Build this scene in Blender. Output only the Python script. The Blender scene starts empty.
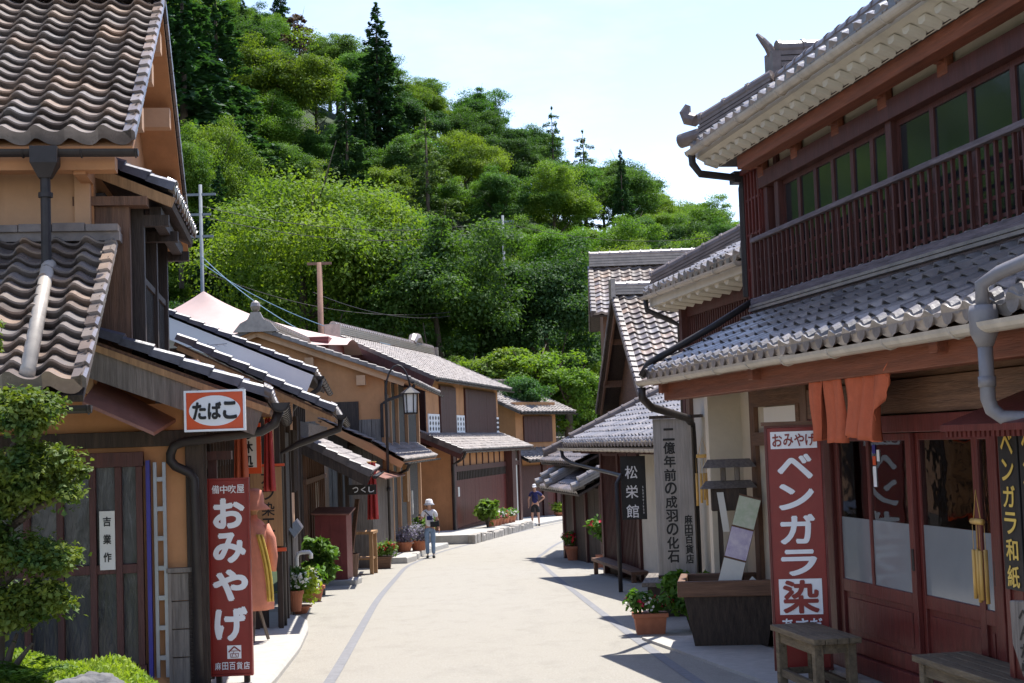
import bpy, math, random
import numpy as np
from mathutils import Vector, Matrix
R = math.radians
SC = bpy.context.scene
COL = SC.collection
random.seed(7)
# ---------------------------------------------------------------- camera
cam = bpy.data.cameras.new('camera'); camo = bpy.data.objects.new('camera', cam); COL.objects.link(camo)
cam.sensor_width = 36; cam.lens = 52.73; cam.clip_start = 0.1; cam.clip_end = 3000
camo.matrix_world = Matrix.Translation((0, 0, 1.65)) @ Matrix.Rotation(R(90 + 3.83), 4, 'X') @ Matrix.Rotation(R(-2.0), 4, 'Z')
SC.camera = camo
# ---------------------------------------------------------------- sky and sun
SUN = Vector((0.20, 0.37, 1.0)).normalized()
SUN_EL = math.asin(SUN.z); SUN_AZ = math.atan2(SUN.x, SUN.y)
w = bpy.data.worlds.new('World'); SC.world = w; w.use_nodes = True
nt = w.node_tree; bg = nt.nodes['Background']
sky = nt.nodes.new('ShaderNodeTexSky'); sky.sky_type = 'NISHITA'; sky.sun_disc = False
sky.sun_elevation = SUN_EL; sky.sun_rotation = SUN_AZ; sky.air_density = 1.0; sky.dust_density = 0.5; sky.ozone_density = 1.6; sky.altitude = 300
tint = nt.nodes.new('ShaderNodeMix'); tint.data_type = 'RGBA'; tint.blend_type = 'MULTIPLY'; tint.inputs[0].default_value = 1; tint.inputs[7].default_value = (1.0, 0.93, 0.98, 1)
nt.links.new(sky.outputs[0], tint.inputs[6])
# thin high cloud: the sky's own light, greyed and a little brighter, in soft patches
wtc = nt.nodes.new('ShaderNodeTexCoord'); wmp = nt.nodes.new('ShaderNodeMapping'); wmp.inputs['Scale'].default_value = (2.2, 2.2, 7.0); wnz = nt.nodes.new('ShaderNodeTexNoise'); wnz.inputs['Scale'].default_value = 1.6; wnz.inputs['Detail'].default_value = 7; wnz.inputs['Roughness'].default_value = .6
nt.links.new(wtc.outputs['Generated'], wmp.inputs[0]); nt.links.new(wmp.outputs[0], wnz.inputs['Vector'])
wmr = nt.nodes.new('ShaderNodeMapRange'); wmr.inputs[1].default_value = .46; wmr.inputs[2].default_value = .70; wmr.inputs[4].default_value = .45; nt.links.new(wnz.outputs[0], wmr.inputs[0])
wbw = nt.nodes.new('ShaderNodeRGBToBW'); nt.links.new(tint.outputs[2], wbw.inputs[0]); wmu = nt.nodes.new('ShaderNodeMath'); wmu.operation = 'MULTIPLY'; wmu.inputs[1].default_value = 1.12; nt.links.new(wbw.outputs[0], wmu.inputs[0])
wmx = nt.nodes.new('ShaderNodeMix'); wmx.data_type = 'RGBA'; nt.links.new(wmr.outputs[0], wmx.inputs[0]); nt.links.new(tint.outputs[2], wmx.inputs[6]); nt.links.new(wmu.outputs[0], wmx.inputs[7])
nt.links.new(wmx.outputs[2], bg.inputs[0]); bg.inputs[1].default_value = 0.14
sl = bpy.data.lights.new('sun', 'SUN'); sl.energy = 3.9; sl.angle = R(0.5); sl.color = (1.0, 0.96, 0.90)
so = bpy.data.objects.new('sun', sl); COL.objects.link(so); so.rotation_euler = SUN.to_track_quat('Z', 'Y').to_euler(); so.location = (20, 40, 80)
SC.view_settings.view_transform = 'Standard'; SC.view_settings.look = 'None'
SC.view_settings.exposure = 1.12; SC.view_settings.gamma = 1.0; SC.view_settings.use_curve_mapping = False
SC.cycles.max_bounces = 6; SC.cycles.diffuse_bounces = 4; SC.cycles.glossy_bounces = 3; SC.cycles.transmission_bounces = 4; SC.cycles.transparent_max_bounces = 4

# ---------------------------------------------------------------- materials
def mat(name, col, rough=0.7, var=0.25, scale=3.0, col2=None, bump=0.15, stretch=(1, 1, 1), detail=6, spec=0.4, coat=0.0, metal=0.0, bscale=None, dirt=0.0):
    """procedural surface: two colours mixed by stretched noise, a finer bump, optional large stains"""
    m = bpy.data.materials.new(name); m.use_nodes = True; n = m.node_tree.nodes; L = m.node_tree.links
    b = n['Principled BSDF']; b.inputs['Roughness'].default_value = rough; b.inputs['Specular IOR Level'].default_value = spec
    b.inputs['Metallic'].default_value = metal; b.inputs['Coat Weight'].default_value = coat
    tc = n.new('ShaderNodeTexCoord'); mp = n.new('ShaderNodeMapping'); mp.inputs['Scale'].default_value = stretch
    L.new(tc.outputs['Object'], mp.inputs[0])
    nz = n.new('ShaderNodeTexNoise'); nz.inputs['Scale'].default_value = scale; nz.inputs['Detail'].default_value = detail; nz.inputs['Roughness'].default_value = 0.65
    L.new(mp.outputs[0], nz.inputs['Vector'])
    cr = n.new('ShaderNodeMapRange'); cr.inputs[1].default_value = 0.3; cr.inputs[2].default_value = 0.7
    L.new(nz.outputs[0], cr.inputs[0])
    mx = n.new('ShaderNodeMix'); mx.data_type = 'RGBA'
    c2 = col2 if col2 else tuple(c * (1 - var) for c in col)
    c1 = col if col2 else tuple(min(1, c * (1 + var)) for c in col)
    mx.inputs[6].default_value = (*c1, 1); mx.inputs[7].default_value = (*c2, 1)
    L.new(cr.outputs[0], mx.inputs[0]); out = mx.outputs[2]
    if dirt:
        n2 = n.new('ShaderNodeTexNoise'); n2.inputs['Scale'].default_value = max(0.35, min(3.0, scale * 0.4)) * (1.0 if scale < 40 else 0.9); n2.inputs['Detail'].default_value = 8; n2.inputs['Roughness'].default_value = 0.7
        mp2 = n.new('ShaderNodeMapping'); mp2.inputs['Scale'].default_value = (1.4, 1.4, 0.35) if scale < 40 else (1, .5, 1); L.new(tc.outputs['Object'], mp2.inputs[0]); L.new(mp2.outputs[0], n2.inputs['Vector'])
        r2 = n.new('ShaderNodeMapRange'); r2.inputs[1].default_value = 0.5; r2.inputs[2].default_value = 0.75; r2.inputs[4].default_value = dirt
        L.new(n2.outputs[0], r2.inputs[0])
        m2 = n.new('ShaderNodeMix'); m2.data_type = 'RGBA'; L.new(r2.outputs[0], m2.inputs[0]); L.new(out, m2.inputs[6])
        m2.inputs[7].default_value = (*[c * 0.45 for c in col], 1); out = m2.outputs[2]
    L.new(out, b.inputs['Base Color'])
    if bump:
        bz = n.new('ShaderNodeTexNoise'); bz.inputs['Scale'].default_value = bscale or scale * 5; bz.inputs['Detail'].default_value = 4
        L.new(mp.outputs[0], bz.inputs['Vector'])
        bp = n.new('ShaderNodeBump'); bp.inputs['Strength'].default_value = bump; bp.inputs['Distance'].default_value = 0.02
        L.new(bz.outputs[0], bp.inputs['Height']); L.new(bp.outputs[0], b.inputs['Normal'])
        rr = n.new('ShaderNodeMapRange'); rr.inputs[3].default_value = max(0.05, rough - 0.12); rr.inputs[4].default_value = min(1, rough + 0.12)
        L.new(bz.outputs[0], rr.inputs[0]); L.new(rr.outputs[0], b.inputs['Roughness'])
    return m

def tile_mat(name, cols, rough=0.38, spec=0.5):
    """roof tiles: each tile (one UV cell) takes its own colour and gloss, with lichen stains over them"""
    m = bpy.data.materials.new(name); m.use_nodes = True; n = m.node_tree.nodes; L = m.node_tree.links
    b = n['Principled BSDF']; b.inputs['Specular IOR Level'].default_value = spec
    uv = n.new('ShaderNodeUVMap')
    fl = n.new('ShaderNodeVectorMath'); fl.operation = 'FLOOR'; L.new(uv.outputs[0], fl.inputs[0])
    wn = n.new('ShaderNodeTexWhiteNoise'); wn.noise_dimensions = '2D'; L.new(fl.outputs[0], wn.inputs['Vector'])
    cr = n.new('ShaderNodeValToRGB'); L.new(wn.outputs[0], cr.inputs[0])
    el = cr.color_ramp.elements
    for i, c in enumerate(cols):
        p = i / (len(cols) - 1)
        e = el[i] if i < 2 else el.new(p)
        e.position = p; e.color = (*c, 1)
    tc = n.new('ShaderNodeTexCoord')
    nz = n.new('ShaderNodeTexNoise'); nz.inputs['Scale'].default_value = 5.5; nz.inputs['Detail'].default_value = 8; nz.inputs['Roughness'].default_value = 0.7
    L.new(tc.outputs['Object'], nz.inputs['Vector'])
    mr = n.new('ShaderNodeMapRange'); mr.inputs[1].default_value = 0.3; mr.inputs[2].default_value = 0.75; mr.inputs[3].default_value = 1.25; mr.inputs[4].default_value = 0.55
    L.new(nz.outputs[0], mr.inputs[0])
    mx = n.new('ShaderNodeMix'); mx.data_type = 'RGBA'; mx.blend_type = 'MULTIPLY'; mx.inputs[0].default_value = 1
    L.new(cr.outputs[0], mx.inputs[6]); L.new(mr.outputs[0], mx.inputs[7]); L.new(mx.outputs[2], b.inputs['Base Color'])
    ra = n.new('ShaderNodeMapRange'); ra.inputs[3].default_value = rough - 0.1; ra.inputs[4].default_value = rough + 0.22
    L.new(nz.outputs[0], ra.inputs[0]); L.new(ra.outputs[0], b.inputs['Roughness'])
    bz = n.new('ShaderNodeTexNoise'); bz.inputs['Scale'].default_value = 30; L.new(tc.outputs['Object'], bz.inputs['Vector'])
    bp = n.new('ShaderNodeBump'); bp.inputs['Strength'].default_value = 0.12; bp.inputs['Distance'].default_value = 0.02
    L.new(bz.outputs[0], bp.inputs['Height']); L.new(bp.outputs[0], b.inputs['Normal'])
    return m

def leaf_mat(name, c1, c2, trans=0.35, rnd=0.25, scale=0.6):
    m = bpy.data.materials.new(name); m.use_nodes = True; n = m.node_tree.nodes; L = m.node_tree.links
    n.remove(n['Principled BSDF']); out = n['Material Output']
    tc = n.new('ShaderNodeTexCoord'); nz = n.new('ShaderNodeTexNoise'); nz.inputs['Scale'].default_value = scale; nz.inputs['Detail'].default_value = 5
    L.new(tc.outputs['Object'], nz.inputs['Vector'])
    mr = n.new('ShaderNodeMapRange'); mr.inputs[1].default_value = 0.35; mr.inputs[2].default_value = 0.65; L.new(nz.outputs[0], mr.inputs[0])
    mx = n.new('ShaderNodeMix'); mx.data_type = 'RGBA'; mx.inputs[6].default_value = (*c1, 1); mx.inputs[7].default_value = (*c2, 1)
    L.new(mr.outputs[0], mx.inputs[0])
    oi = n.new('ShaderNodeObjectInfo'); hs = n.new('ShaderNodeHueSaturation')
    vr = n.new('ShaderNodeMapRange'); vr.inputs[3].default_value = 1 - rnd; vr.inputs[4].default_value = 1 + rnd; L.new(oi.outputs['Random'], vr.inputs[0])
    hr = n.new('ShaderNodeMapRange'); hr.inputs[3].default_value = 0.48; hr.inputs[4].default_value = 0.515
    wn = n.new('ShaderNodeTexWhiteNoise'); wn.noise_dimensions = '1D'; L.new(oi.outputs['Random'], wn.inputs['W']); L.new(wn.outputs[0], hr.inputs[0])
    L.new(hr.outputs[0], hs.inputs['Hue']); L.new(vr.outputs[0], hs.inputs['Value']); L.new(mx.outputs[2], hs.inputs['Color'])
    d = n.new('ShaderNodeBsdfDiffuse'); t = n.new('ShaderNodeBsdfTranslucent'); g = n.new('ShaderNodeBsdfGlossy'); g.inputs['Roughness'].default_value = 0.6
    L.new(hs.outputs[0], d.inputs[0]); 
    tm = n.new('ShaderNodeMix'); tm.data_type = 'RGBA'; tm.blend_type = 'MULTIPLY'; tm.inputs[0].default_value = 1; L.new(hs.outputs[0], tm.inputs[6]); tm.inputs[7].default_value = (1.25, 1.35, 0.5, 1)
    L.new(tm.outputs[2], t.inputs[0])
    a = n.new('ShaderNodeMixShader'); a.inputs[0].default_value = trans; L.new(d.outputs[0], a.inputs[1]); L.new(t.outputs[0], a.inputs[2])
    g.inputs[0].default_value = (0.75, 0.8, 0.8, 1)
    a2 = n.new('ShaderNodeMixShader'); a2.inputs[0].default_value = 0.025; L.new(a.outputs[0], a2.inputs[1]); L.new(g.outputs[0], a2.inputs[2])
    L.new(a2.outputs[0], out.inputs[0])
    return m

def glass_mat(name, col=(0.02, 0.022, 0.025), rough=0.06, spec=0.8):
    m = mat(name, col, rough, 0.3, 1.2, bump=0.14, spec=spec, bscale=2.2)
    return m

M = {}
M['tile_dark'] = tile_mat('tile_dark', [(0.06, 0.048, 0.048), (0.15, 0.12, 0.11), (0.09, 0.075, 0.075), (0.20, 0.15, 0.12), (0.12, 0.10, 0.10)], 0.34)
M['tile_grey'] = tile_mat('tile_grey', [(0.10, 0.088, 0.085), (0.21, 0.188, 0.175), (0.145, 0.13, 0.125), (0.28, 0.245, 0.22), (0.18, 0.152, 0.137)], 0.27, 1.0)
M['tile_brown'] = tile_mat('tile_brown', [(0.10, 0.075, 0.065), (0.27, 0.225, 0.195), (0.15, 0.122, 0.11), (0.34, 0.24, 0.175), (0.22, 0.20, 0.19)], 0.25, 1.0)
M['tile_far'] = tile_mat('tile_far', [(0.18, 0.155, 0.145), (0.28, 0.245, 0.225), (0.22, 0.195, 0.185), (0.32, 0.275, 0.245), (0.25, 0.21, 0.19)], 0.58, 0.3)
M['tile_blue'] = tile_mat('tile_blue', [(0.045, 0.045, 0.06), (0.09, 0.088, 0.12), (0.06, 0.06, 0.085), (0.14, 0.12, 0.12)], 0.28)
M['ochre'] = mat('ochre_plaster', (0.47, 0.225, 0.10), 0.85, 0.13, 2.0, bump=0.25, dirt=0.5)
M['pale_ochre'] = mat('pale_ochre_plaster', (0.52, 0.31, 0.18), 0.85, 0.12, 2.0, bump=0.25, dirt=0.5)
M['cream'] = mat('cream_plaster', (0.60, 0.53, 0.42), 0.85, 0.12, 1.6, bump=0.25, dirt=0.35)
M['white'] = mat('white_plaster', (0.84, 0.81, 0.78), 0.8, 0.03, 1.6, bump=0.15, dirt=0.06)
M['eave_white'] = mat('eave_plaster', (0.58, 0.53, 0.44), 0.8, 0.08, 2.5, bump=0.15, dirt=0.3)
M['wood_dark'] = mat('dark_wood', (0.045, 0.030, 0.022), 0.65, 0.5, 3.0, stretch=(9, 9, 0.7), bump=0.4, bscale=12)
M['wood_black'] = mat('charred_wood', (0.028, 0.022, 0.019), 0.6, 0.5, 3.0, stretch=(9, 9, 0.7), bump=0.4, bscale=12)
M['wood_grey'] = mat('weathered_wood', (0.19, 0.16, 0.135), 0.8, 0.4, 3.0, stretch=(10, 10, 0.7), bump=0.5, bscale=12, dirt=0.5)
M['wood_greyh'] = mat('weathered_wood_flat', (0.17, 0.145, 0.12), 0.75, 0.45, 3.0, stretch=(12, 0.9, 12), bump=0.5, bscale=12, dirt=0.4)
M['wood_brown'] = mat('brown_wood', (0.15, 0.075, 0.042), 0.6, 0.4, 3.0, stretch=(0.7, 9, 9), bump=0.35, bscale=12)
M['wood_brownv'] = mat('brown_wood_upright', (0.14, 0.07, 0.04), 0.6, 0.4, 3.0, stretch=(9, 9, 0.7), bump=0.35, bscale=12)
M['beam'] = mat('red_brown_beam', (0.19, 0.058, 0.028), 0.55, 0.35, 2.2, stretch=(0.6, 9, 9), bump=0.3, bscale=12)
M['bengara'] = mat('bengara_red_wood', (0.115, 0.022, 0.017), 0.42, 0.3, 2.6, stretch=(8, 8, 0.8), bump=0.2, bscale=10, dirt=0.35)
M['bengara_d'] = mat('deep_bengara_wood', (0.075, 0.023, 0.018), 0.5, 0.35, 2.6, stretch=(8, 8, 0.8), bump=0.25, bscale=10)
M['pinewood'] = mat('pine_wood', (0.36, 0.20, 0.09), 0.6, 0.25, 3.0, stretch=(9, 9, 0.8), bump=0.2)
M['metal_dark'] = mat('dark_gutter', (0.030, 0.024, 0.022), 0.5, 0.3, 4, bump=0.08, spec=0.35, dirt=0.3)
M['wood_bench'] = mat('worn_bench_wood', (0.15, 0.11, 0.065), 0.7, 0.45, 3.0, stretch=(10, 1.2, 10), bump=0.5, bscale=12, dirt=0.5)
M['board_grey'] = mat('pale_weathered_board', (0.32, 0.295, 0.275), 0.8, 0.25, 3.0, stretch=(10, 10, 0.6), bump=0.4, bscale=12, dirt=0.4)
M['wood_violet'] = mat('weathered_violet_wood', (0.135, 0.105, 0.11), 0.7, 0.5, 3.0, stretch=(0.8, 10, 10), bump=0.5, bscale=12, dirt=0.4)
M['pvc'] = mat('beige_gutter', (0.44, 0.38, 0.31), 0.45, 0.15, 5, bump=0.08, dirt=0.5)
M['pipe_grey'] = mat('grey_pipe', (0.19, 0.175, 0.175), 0.4, 0.15, 5, bump=0.05, dirt=0.4)
M['copper'] = mat('rusty_sheet', (0.27, 0.12, 0.085), 0.45, 0.3, 4, bump=0.15, dirt=0.4)
M['red_sheet'] = mat('maroon_sheet', (0.20, 0.045, 0.040), 0.45, 0.2, 3, bump=0.1, dirt=0.3)
M['glass'] = glass_mat('dark_glass')
def clear_glass(name):
    m = bpy.data.materials.new(name); m.use_nodes = True; n = m.node_tree.nodes; L = m.node_tree.links; n.remove(n['Principled BSDF'])
    t = n.new('ShaderNodeBsdfTransparent'); t.inputs[0].default_value = (.80, .84, .82, 1); g = n.new('ShaderNodeBsdfGlossy'); g.inputs['Roughness'].default_value = .03; f = n.new('ShaderNodeFresnel'); f.inputs[0].default_value = 1.6
    nz = n.new('ShaderNodeTexNoise'); nz.inputs['Scale'].default_value = 3.0; bp = n.new('ShaderNodeBump'); bp.inputs['Strength'].default_value = .12; bp.inputs['Distance'].default_value = .02
    L.new(nz.outputs[0], bp.inputs['Height']); L.new(bp.outputs[0], g.inputs['Normal'])
    a = n.new('ShaderNodeMath'); a.operation = 'ADD'; a.inputs[1].default_value = .05; L.new(f.outputs[0], a.inputs[0])
    x = n.new('ShaderNodeMixShader'); L.new(a.outputs[0], x.inputs[0]); L.new(t.outputs[0], x.inputs[1]); L.new(g.outputs[0], x.inputs[2]); L.new(x.outputs[0], n['Material Output'].inputs[0]); return m
M['glass_clear'] = clear_glass('shop_glass')
M['frost'] = mat('frosted_film', (0.20, 0.21, 0.215), 0.12, 0.06, 2, bump=0.02, spec=0.5)
M['asphalt'] = mat('pale_road', (0.335, 0.312, 0.268), 0.9, 0.2, 60.0, bump=0.6, bscale=170, dirt=0.3)
M['concrete'] = mat('concrete', (0.42, 0.40, 0.365), 0.9, 0.12, 8.0, bump=0.3, bscale=60, dirt=0.25)
M['stone'] = mat('stone', (0.34, 0.31, 0.27), 0.85, 0.35, 5.0, bump=0.6, bscale=14, dirt=0.3)
M['rock'] = mat('rock', (0.13, 0.125, 0.125), 0.8, 0.5, 5.0, bump=0.9, bscale=12)
M['channel'] = mat('stone_channel', (0.20, 0.20, 0.21), 0.85, 0.15, 12.0, bump=0.3, bscale=60, dirt=0.3)
M['earth'] = mat('earth', (0.12, 0.13, 0.06), 0.95, 0.4, 0.6, bump=0.5)
M['hill'] = mat('undergrowth_ground', (0.022, 0.042, 0.012), 0.95, 0.4, 0.3, bump=0.5)
M['bark'] = mat('bark', (0.10, 0.075, 0.055), 0.9, 0.4, 4.0, stretch=(6, 6, 1), bump=0.7)
M['sign_red'] = mat('sign_red', (0.235, 0.022, 0.016), 0.38, 0.1, 4, bump=0.04, dirt=0.2)
M['sign_white'] = mat('sign_white', (0.80, 0.79, 0.80), 0.4, 0.04, 6, bump=0.03, dirt=0.12)
M['sign_orange'] = mat('sign_vermilion', (0.66, 0.085, 0.02), 0.35, 0.06, 6, bump=0.03, dirt=0.1)
M['ink'] = mat('black_ink', (0.013, 0.012, 0.012), 0.5, 0.2, 6, bump=0.02)
M['gold'] = mat('gold_paint', (0.62, 0.42, 0.09), 0.4, 0.12, 6, bump=0.03)
M['orange_cloth'] = mat('persimmon_cloth', (0.46, 0.11, 0.05), 0.85, 0.1, 14, bump=0.2)
M['red_cloth'] = mat('crimson_cloth', (0.35, 0.035, 0.03), 0.85, 0.12, 14, bump=0.2)
M['pink_cloth'] = mat('salmon_cloth', (0.62, 0.24, 0.16), 0.85, 0.08, 14, bump=0.2)
M['yellow_cloth'] = mat('yellow_cloth', (0.72, 0.52, 0.12), 0.85, 0.08, 14, bump=0.2)
M['terracotta'] = mat('terracotta', (0.42, 0.15, 0.075), 0.75, 0.15, 8, bump=0.15, dirt=0.3)
M['bamboo'] = mat('bamboo', (0.55, 0.33, 0.09), 0.45, 0.2, 6, stretch=(6, 6, 1), bump=0.1)
M['tent'] = mat('tent_canvas', (0.50, 0.36, 0.32), 0.75, 0.06, 2, bump=0.05, dirt=0.12)
M['skin'] = mat('skin', (0.50, 0.27, 0.18), 0.55, 0.08, 10, bump=0.02)
M['tee_white'] = mat('white_cotton', (0.80, 0.79, 0.80), 0.85, 0.04, 10, bump=0.1)
M['denim'] = mat('denim', (0.20, 0.28, 0.40), 0.85, 0.18, 12, bump=0.15)
M['navy'] = mat('navy_cotton', (0.022, 0.024, 0.10), 0.85, 0.15, 10, bump=0.1)
M['black_cloth'] = mat('black_cloth', (0.016, 0.016, 0.018), 0.8, 0.2, 10, bump=0.1)
M['hair'] = mat('black_hair', (0.012, 0.010, 0.009), 0.45, 0.2, 20, bump=0.1)
M['blue_paint'] = mat('blue_film', (0.035, 0.03, 0.22), 0.45, 0.15, 6, bump=0.05)
M['alu'] = mat('aluminium', (0.27, 0.28, 0.31), 0.35, 0.08, 6, bump=0.05, metal=0.7)
M['paper'] = mat('paper', (0.66, 0.64, 0.58), 0.8, 0.05, 8, bump=0.05)
M['lavender'] = leaf_mat('lavender_flowers', (0.30, 0.26, 0.42), (0.22, 0.22, 0.26), 0.2, 0.0, 8)
M['petal_white'] = leaf_mat('white_petals', (0.80, 0.78, 0.76), (0.75, 0.74, 0.72), 0.2, 0.0)
M['petal_red'] = leaf_mat('red_petals', (0.60, 0.02, 0.03), (0.45, 0.015, 0.03), 0.2, 0.0)
M['petal_pink'] = leaf_mat('pink_petals', (0.70, 0.18, 0.28), (0.62, 0.12, 0.16), 0.2, 0.0)
M['leaf_plant'] = leaf_mat('plant_leaves', (0.085, 0.17, 0.028), (0.13, 0.24, 0.035), 0.35, 0.12, 6)
M['leaf_lime'] = leaf_mat('lime_leaves', (0.34, 0.42, 0.045), (0.22, 0.32, 0.035), 0.4, 0.08, 6)
M['leaf_pine'] = leaf_mat('pruned_leaves', (0.040, 0.095, 0.018), (0.17, 0.22, 0.030), 0.32, 0.05, 7)

# ---------------------------------------------------------------- mesh builder
class MB:
    def __init__(s): s.v = []; s.f = []; s.uv = []; s.has_uv = False
    def add(s, verts, faces, uvs=None):
        o = len(s.v); s.v += [tuple(p) for p in verts]; s.f += [tuple(i + o for i in f) for f in faces]
        if uvs is not None: s.has_uv = True; s.uv += uvs
        else: s.uv += [(p[0] * 3.7, p[2] * 4.1) for p in verts]
        return s
    def box(s, x0, x1, y0, y1, z0, z1, T=None):
        p = [(x, y, z) for z in (z0, z1) for y in (y0, y1) for x in (x0, x1)]
        if T is not None: p = [T @ Vector(q) for q in p]
        return s.add(p, [(0, 2, 3, 1), (4, 5, 7, 6), (0, 1, 5, 4), (2, 6, 7, 3), (0, 4, 6, 2), (1, 3, 7, 5)])
    def beam(s, p0, p1, w, h, up=(0, 0, 1)):
        """rectangular bar from p0 to p1; w across, h along up"""
        p0 = Vector(p0); p1 = Vector(p1); d = (p1 - p0).normalized(); u = Vector(up); x = d.cross(u).normalized(); u = x.cross(d)
        vs = []
        for p in (p0, p1):
            for a, b in ((-1, -1), (1, -1), (1, 1), (-1, 1)): vs.append(p + x * a * w / 2 + u * b * h / 2)
        return s.add(vs, [(0, 1, 2, 3), (7, 6, 5, 4), (0, 4, 5, 1), (1, 5, 6, 2), (2, 6, 7, 3), (3, 7, 4, 0)])
    def tube(s, pts, r, n=10, caps=True):
        pts = [Vector(p) for p in pts]; k = len(pts); rs = r if isinstance(r, (list, tuple)) else [r] * k
        vs = []; fs = []
        t0 = (pts[1] - pts[0]).normalized(); a = Vector((0, 0, 1)) if abs(t0.z) < 0.9 else Vector((1, 0, 0)); nx = t0.cross(a).normalized()
        for i, p in enumerate(pts):
            t = ((pts[min(i + 1, k - 1)] - pts[max(i - 1, 0)])).normalized()
            nx = (nx - t * nx.dot(t)).normalized(); ny = t.cross(nx)
            for j in range(n):
                an = 2 * math.pi * j / n; vs.append(p + (nx * math.cos(an) + ny * math.sin(an)) * rs[i])
        for i in range(k - 1):
            for j in range(n): fs.append((i * n + j, i * n + (j + 1) % n, (i + 1) * n + (j + 1) % n, (i + 1) * n + j))
        if caps: fs.append(tuple(range(n - 1, -1, -1))); fs.append(tuple((k - 1) * n + j for j in range(n)))
        return s.add(vs, fs)
    def lathe(s, prof, c=(0, 0, 0), n=16, axis='Z', wob=None):
        vs = []; fs = []; k = len(prof)
        for i, (r, z) in enumerate(prof):
            for j in range(n):
                a = 2 * math.pi * j / n; rr = r * (wob(a, z) if wob else 1)
                vs.append((c[0] + rr * math.cos(a), c[1] + rr * math.sin(a), c[2] + z))
        for i in range(k - 1):
            for j in range(n): fs.append((i * n + j, i * n + (j + 1) % n, (i + 1) * n + (j + 1) % n, (i + 1) * n + j))
        fs.append(tuple(range(n - 1, -1, -1))); fs.append(tuple((k - 1) * n + j for j in range(n)))
        return s.add(vs, fs)
    def prism(s, poly, o, ex, ey, ed):
        """2-D polygon in axes ex, ey from o, thickened along ed"""
        o = Vector(o); ex = Vector(ex); ey = Vector(ey); ed = Vector(ed); n = len(poly)
        vs = [o + ex * a + ey * b for a, b in poly] + [o + ex * a + ey * b + ed for a, b in poly]
        fs = [tuple(range(n)), tuple(range(2 * n - 1, n - 1, -1))] + [(i, n + i, n + (i + 1) % n, (i + 1) % n) for i in range(n)]
        return s.add(vs, fs)
    def grid(s, fn, nu, nv, uvfn=None):
        vs = [fn(i / nu, j / nv) for j in range(nv + 1) for i in range(nu + 1)]
        fs = [(j * (nu + 1) + i, j * (nu + 1) + i + 1, (j + 1) * (nu + 1) + i + 1, (j + 1) * (nu + 1) + i) for j in range(nv) for i in range(nu)]
        return s.add(vs, fs, [uvfn(i / nu, j / nv) for j in range(nv + 1) for i in range(nu + 1)] if uvfn else None)
    def build(s, name, m, parent=None, smooth=False, dz=0.0, bevel=0.0):
        me = bpy.data.meshes.new(name)
        me.from_pydata([(a, b, c + dz) for a, b, c in s.v] if dz else s.v, [], s.f); me.update()
        if s.has_uv:
            ul = me.uv_layers.new(name='UVMap'); li = np.empty(len(me.loops), dtype=np.int32); me.loops.foreach_get('vertex_index', li)
            ul.data.foreach_set('uv', np.array(s.uv, dtype=np.float32)[li].ravel())
        if smooth: me.polygons.foreach_set('use_smooth', [True] * len(me.polygons))
        me.materials.append(M[m] if isinstance(m, str) else m)
        o = bpy.data.objects.new(name, me); COL.objects.link(o)
        if parent: o.parent = parent
        if bevel:
            bv = o.modifiers.new('bevel', 'BEVEL'); bv.width = bevel; bv.segments = 2; bv.limit_method = 'ANGLE'; bv.angle_limit = R(40)
        return o

def tag(o, label=None, cat=None, group=None, kind=None):
    for k, val in (('label', label), ('category', cat), ('group', group), ('kind', kind)):
        if val: o[k] = val
    return o
def thing(name, label, cat, loc=(0, 0, 0), rz=0.0, group=None):
    o = bpy.data.objects.new(name, None); COL.objects.link(o); o.empty_display_size = 0.1
    o.location = loc; o.rotation_euler = (0, 0, rz); return tag(o, label, cat, group)
def dup(root, loc, rz=0.0, label=None, group=None, scale=1.0):
    r = root.copy(); COL.objects.link(r); r.location = loc; r.rotation_euler = (0, 0, rz); r.scale = (scale,) * 3 if not isinstance(scale, tuple) else scale
    if label: r['label'] = label
    if group: r['group'] = group
    for ch in list(root.children):
        c = ch.copy(); COL.objects.link(c); c.parent = r
        for g in list(ch.children):
            d = g.copy(); COL.objects.link(d); d.parent = c
    return r
def gz(x, y):
    """height of the sloping street"""
    if y < 0: return 0.0
    if y < 43: return -0.036 * y
    if y < 90: return -1.548 - 0.02 * (y - 43)
    return -2.49

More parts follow.
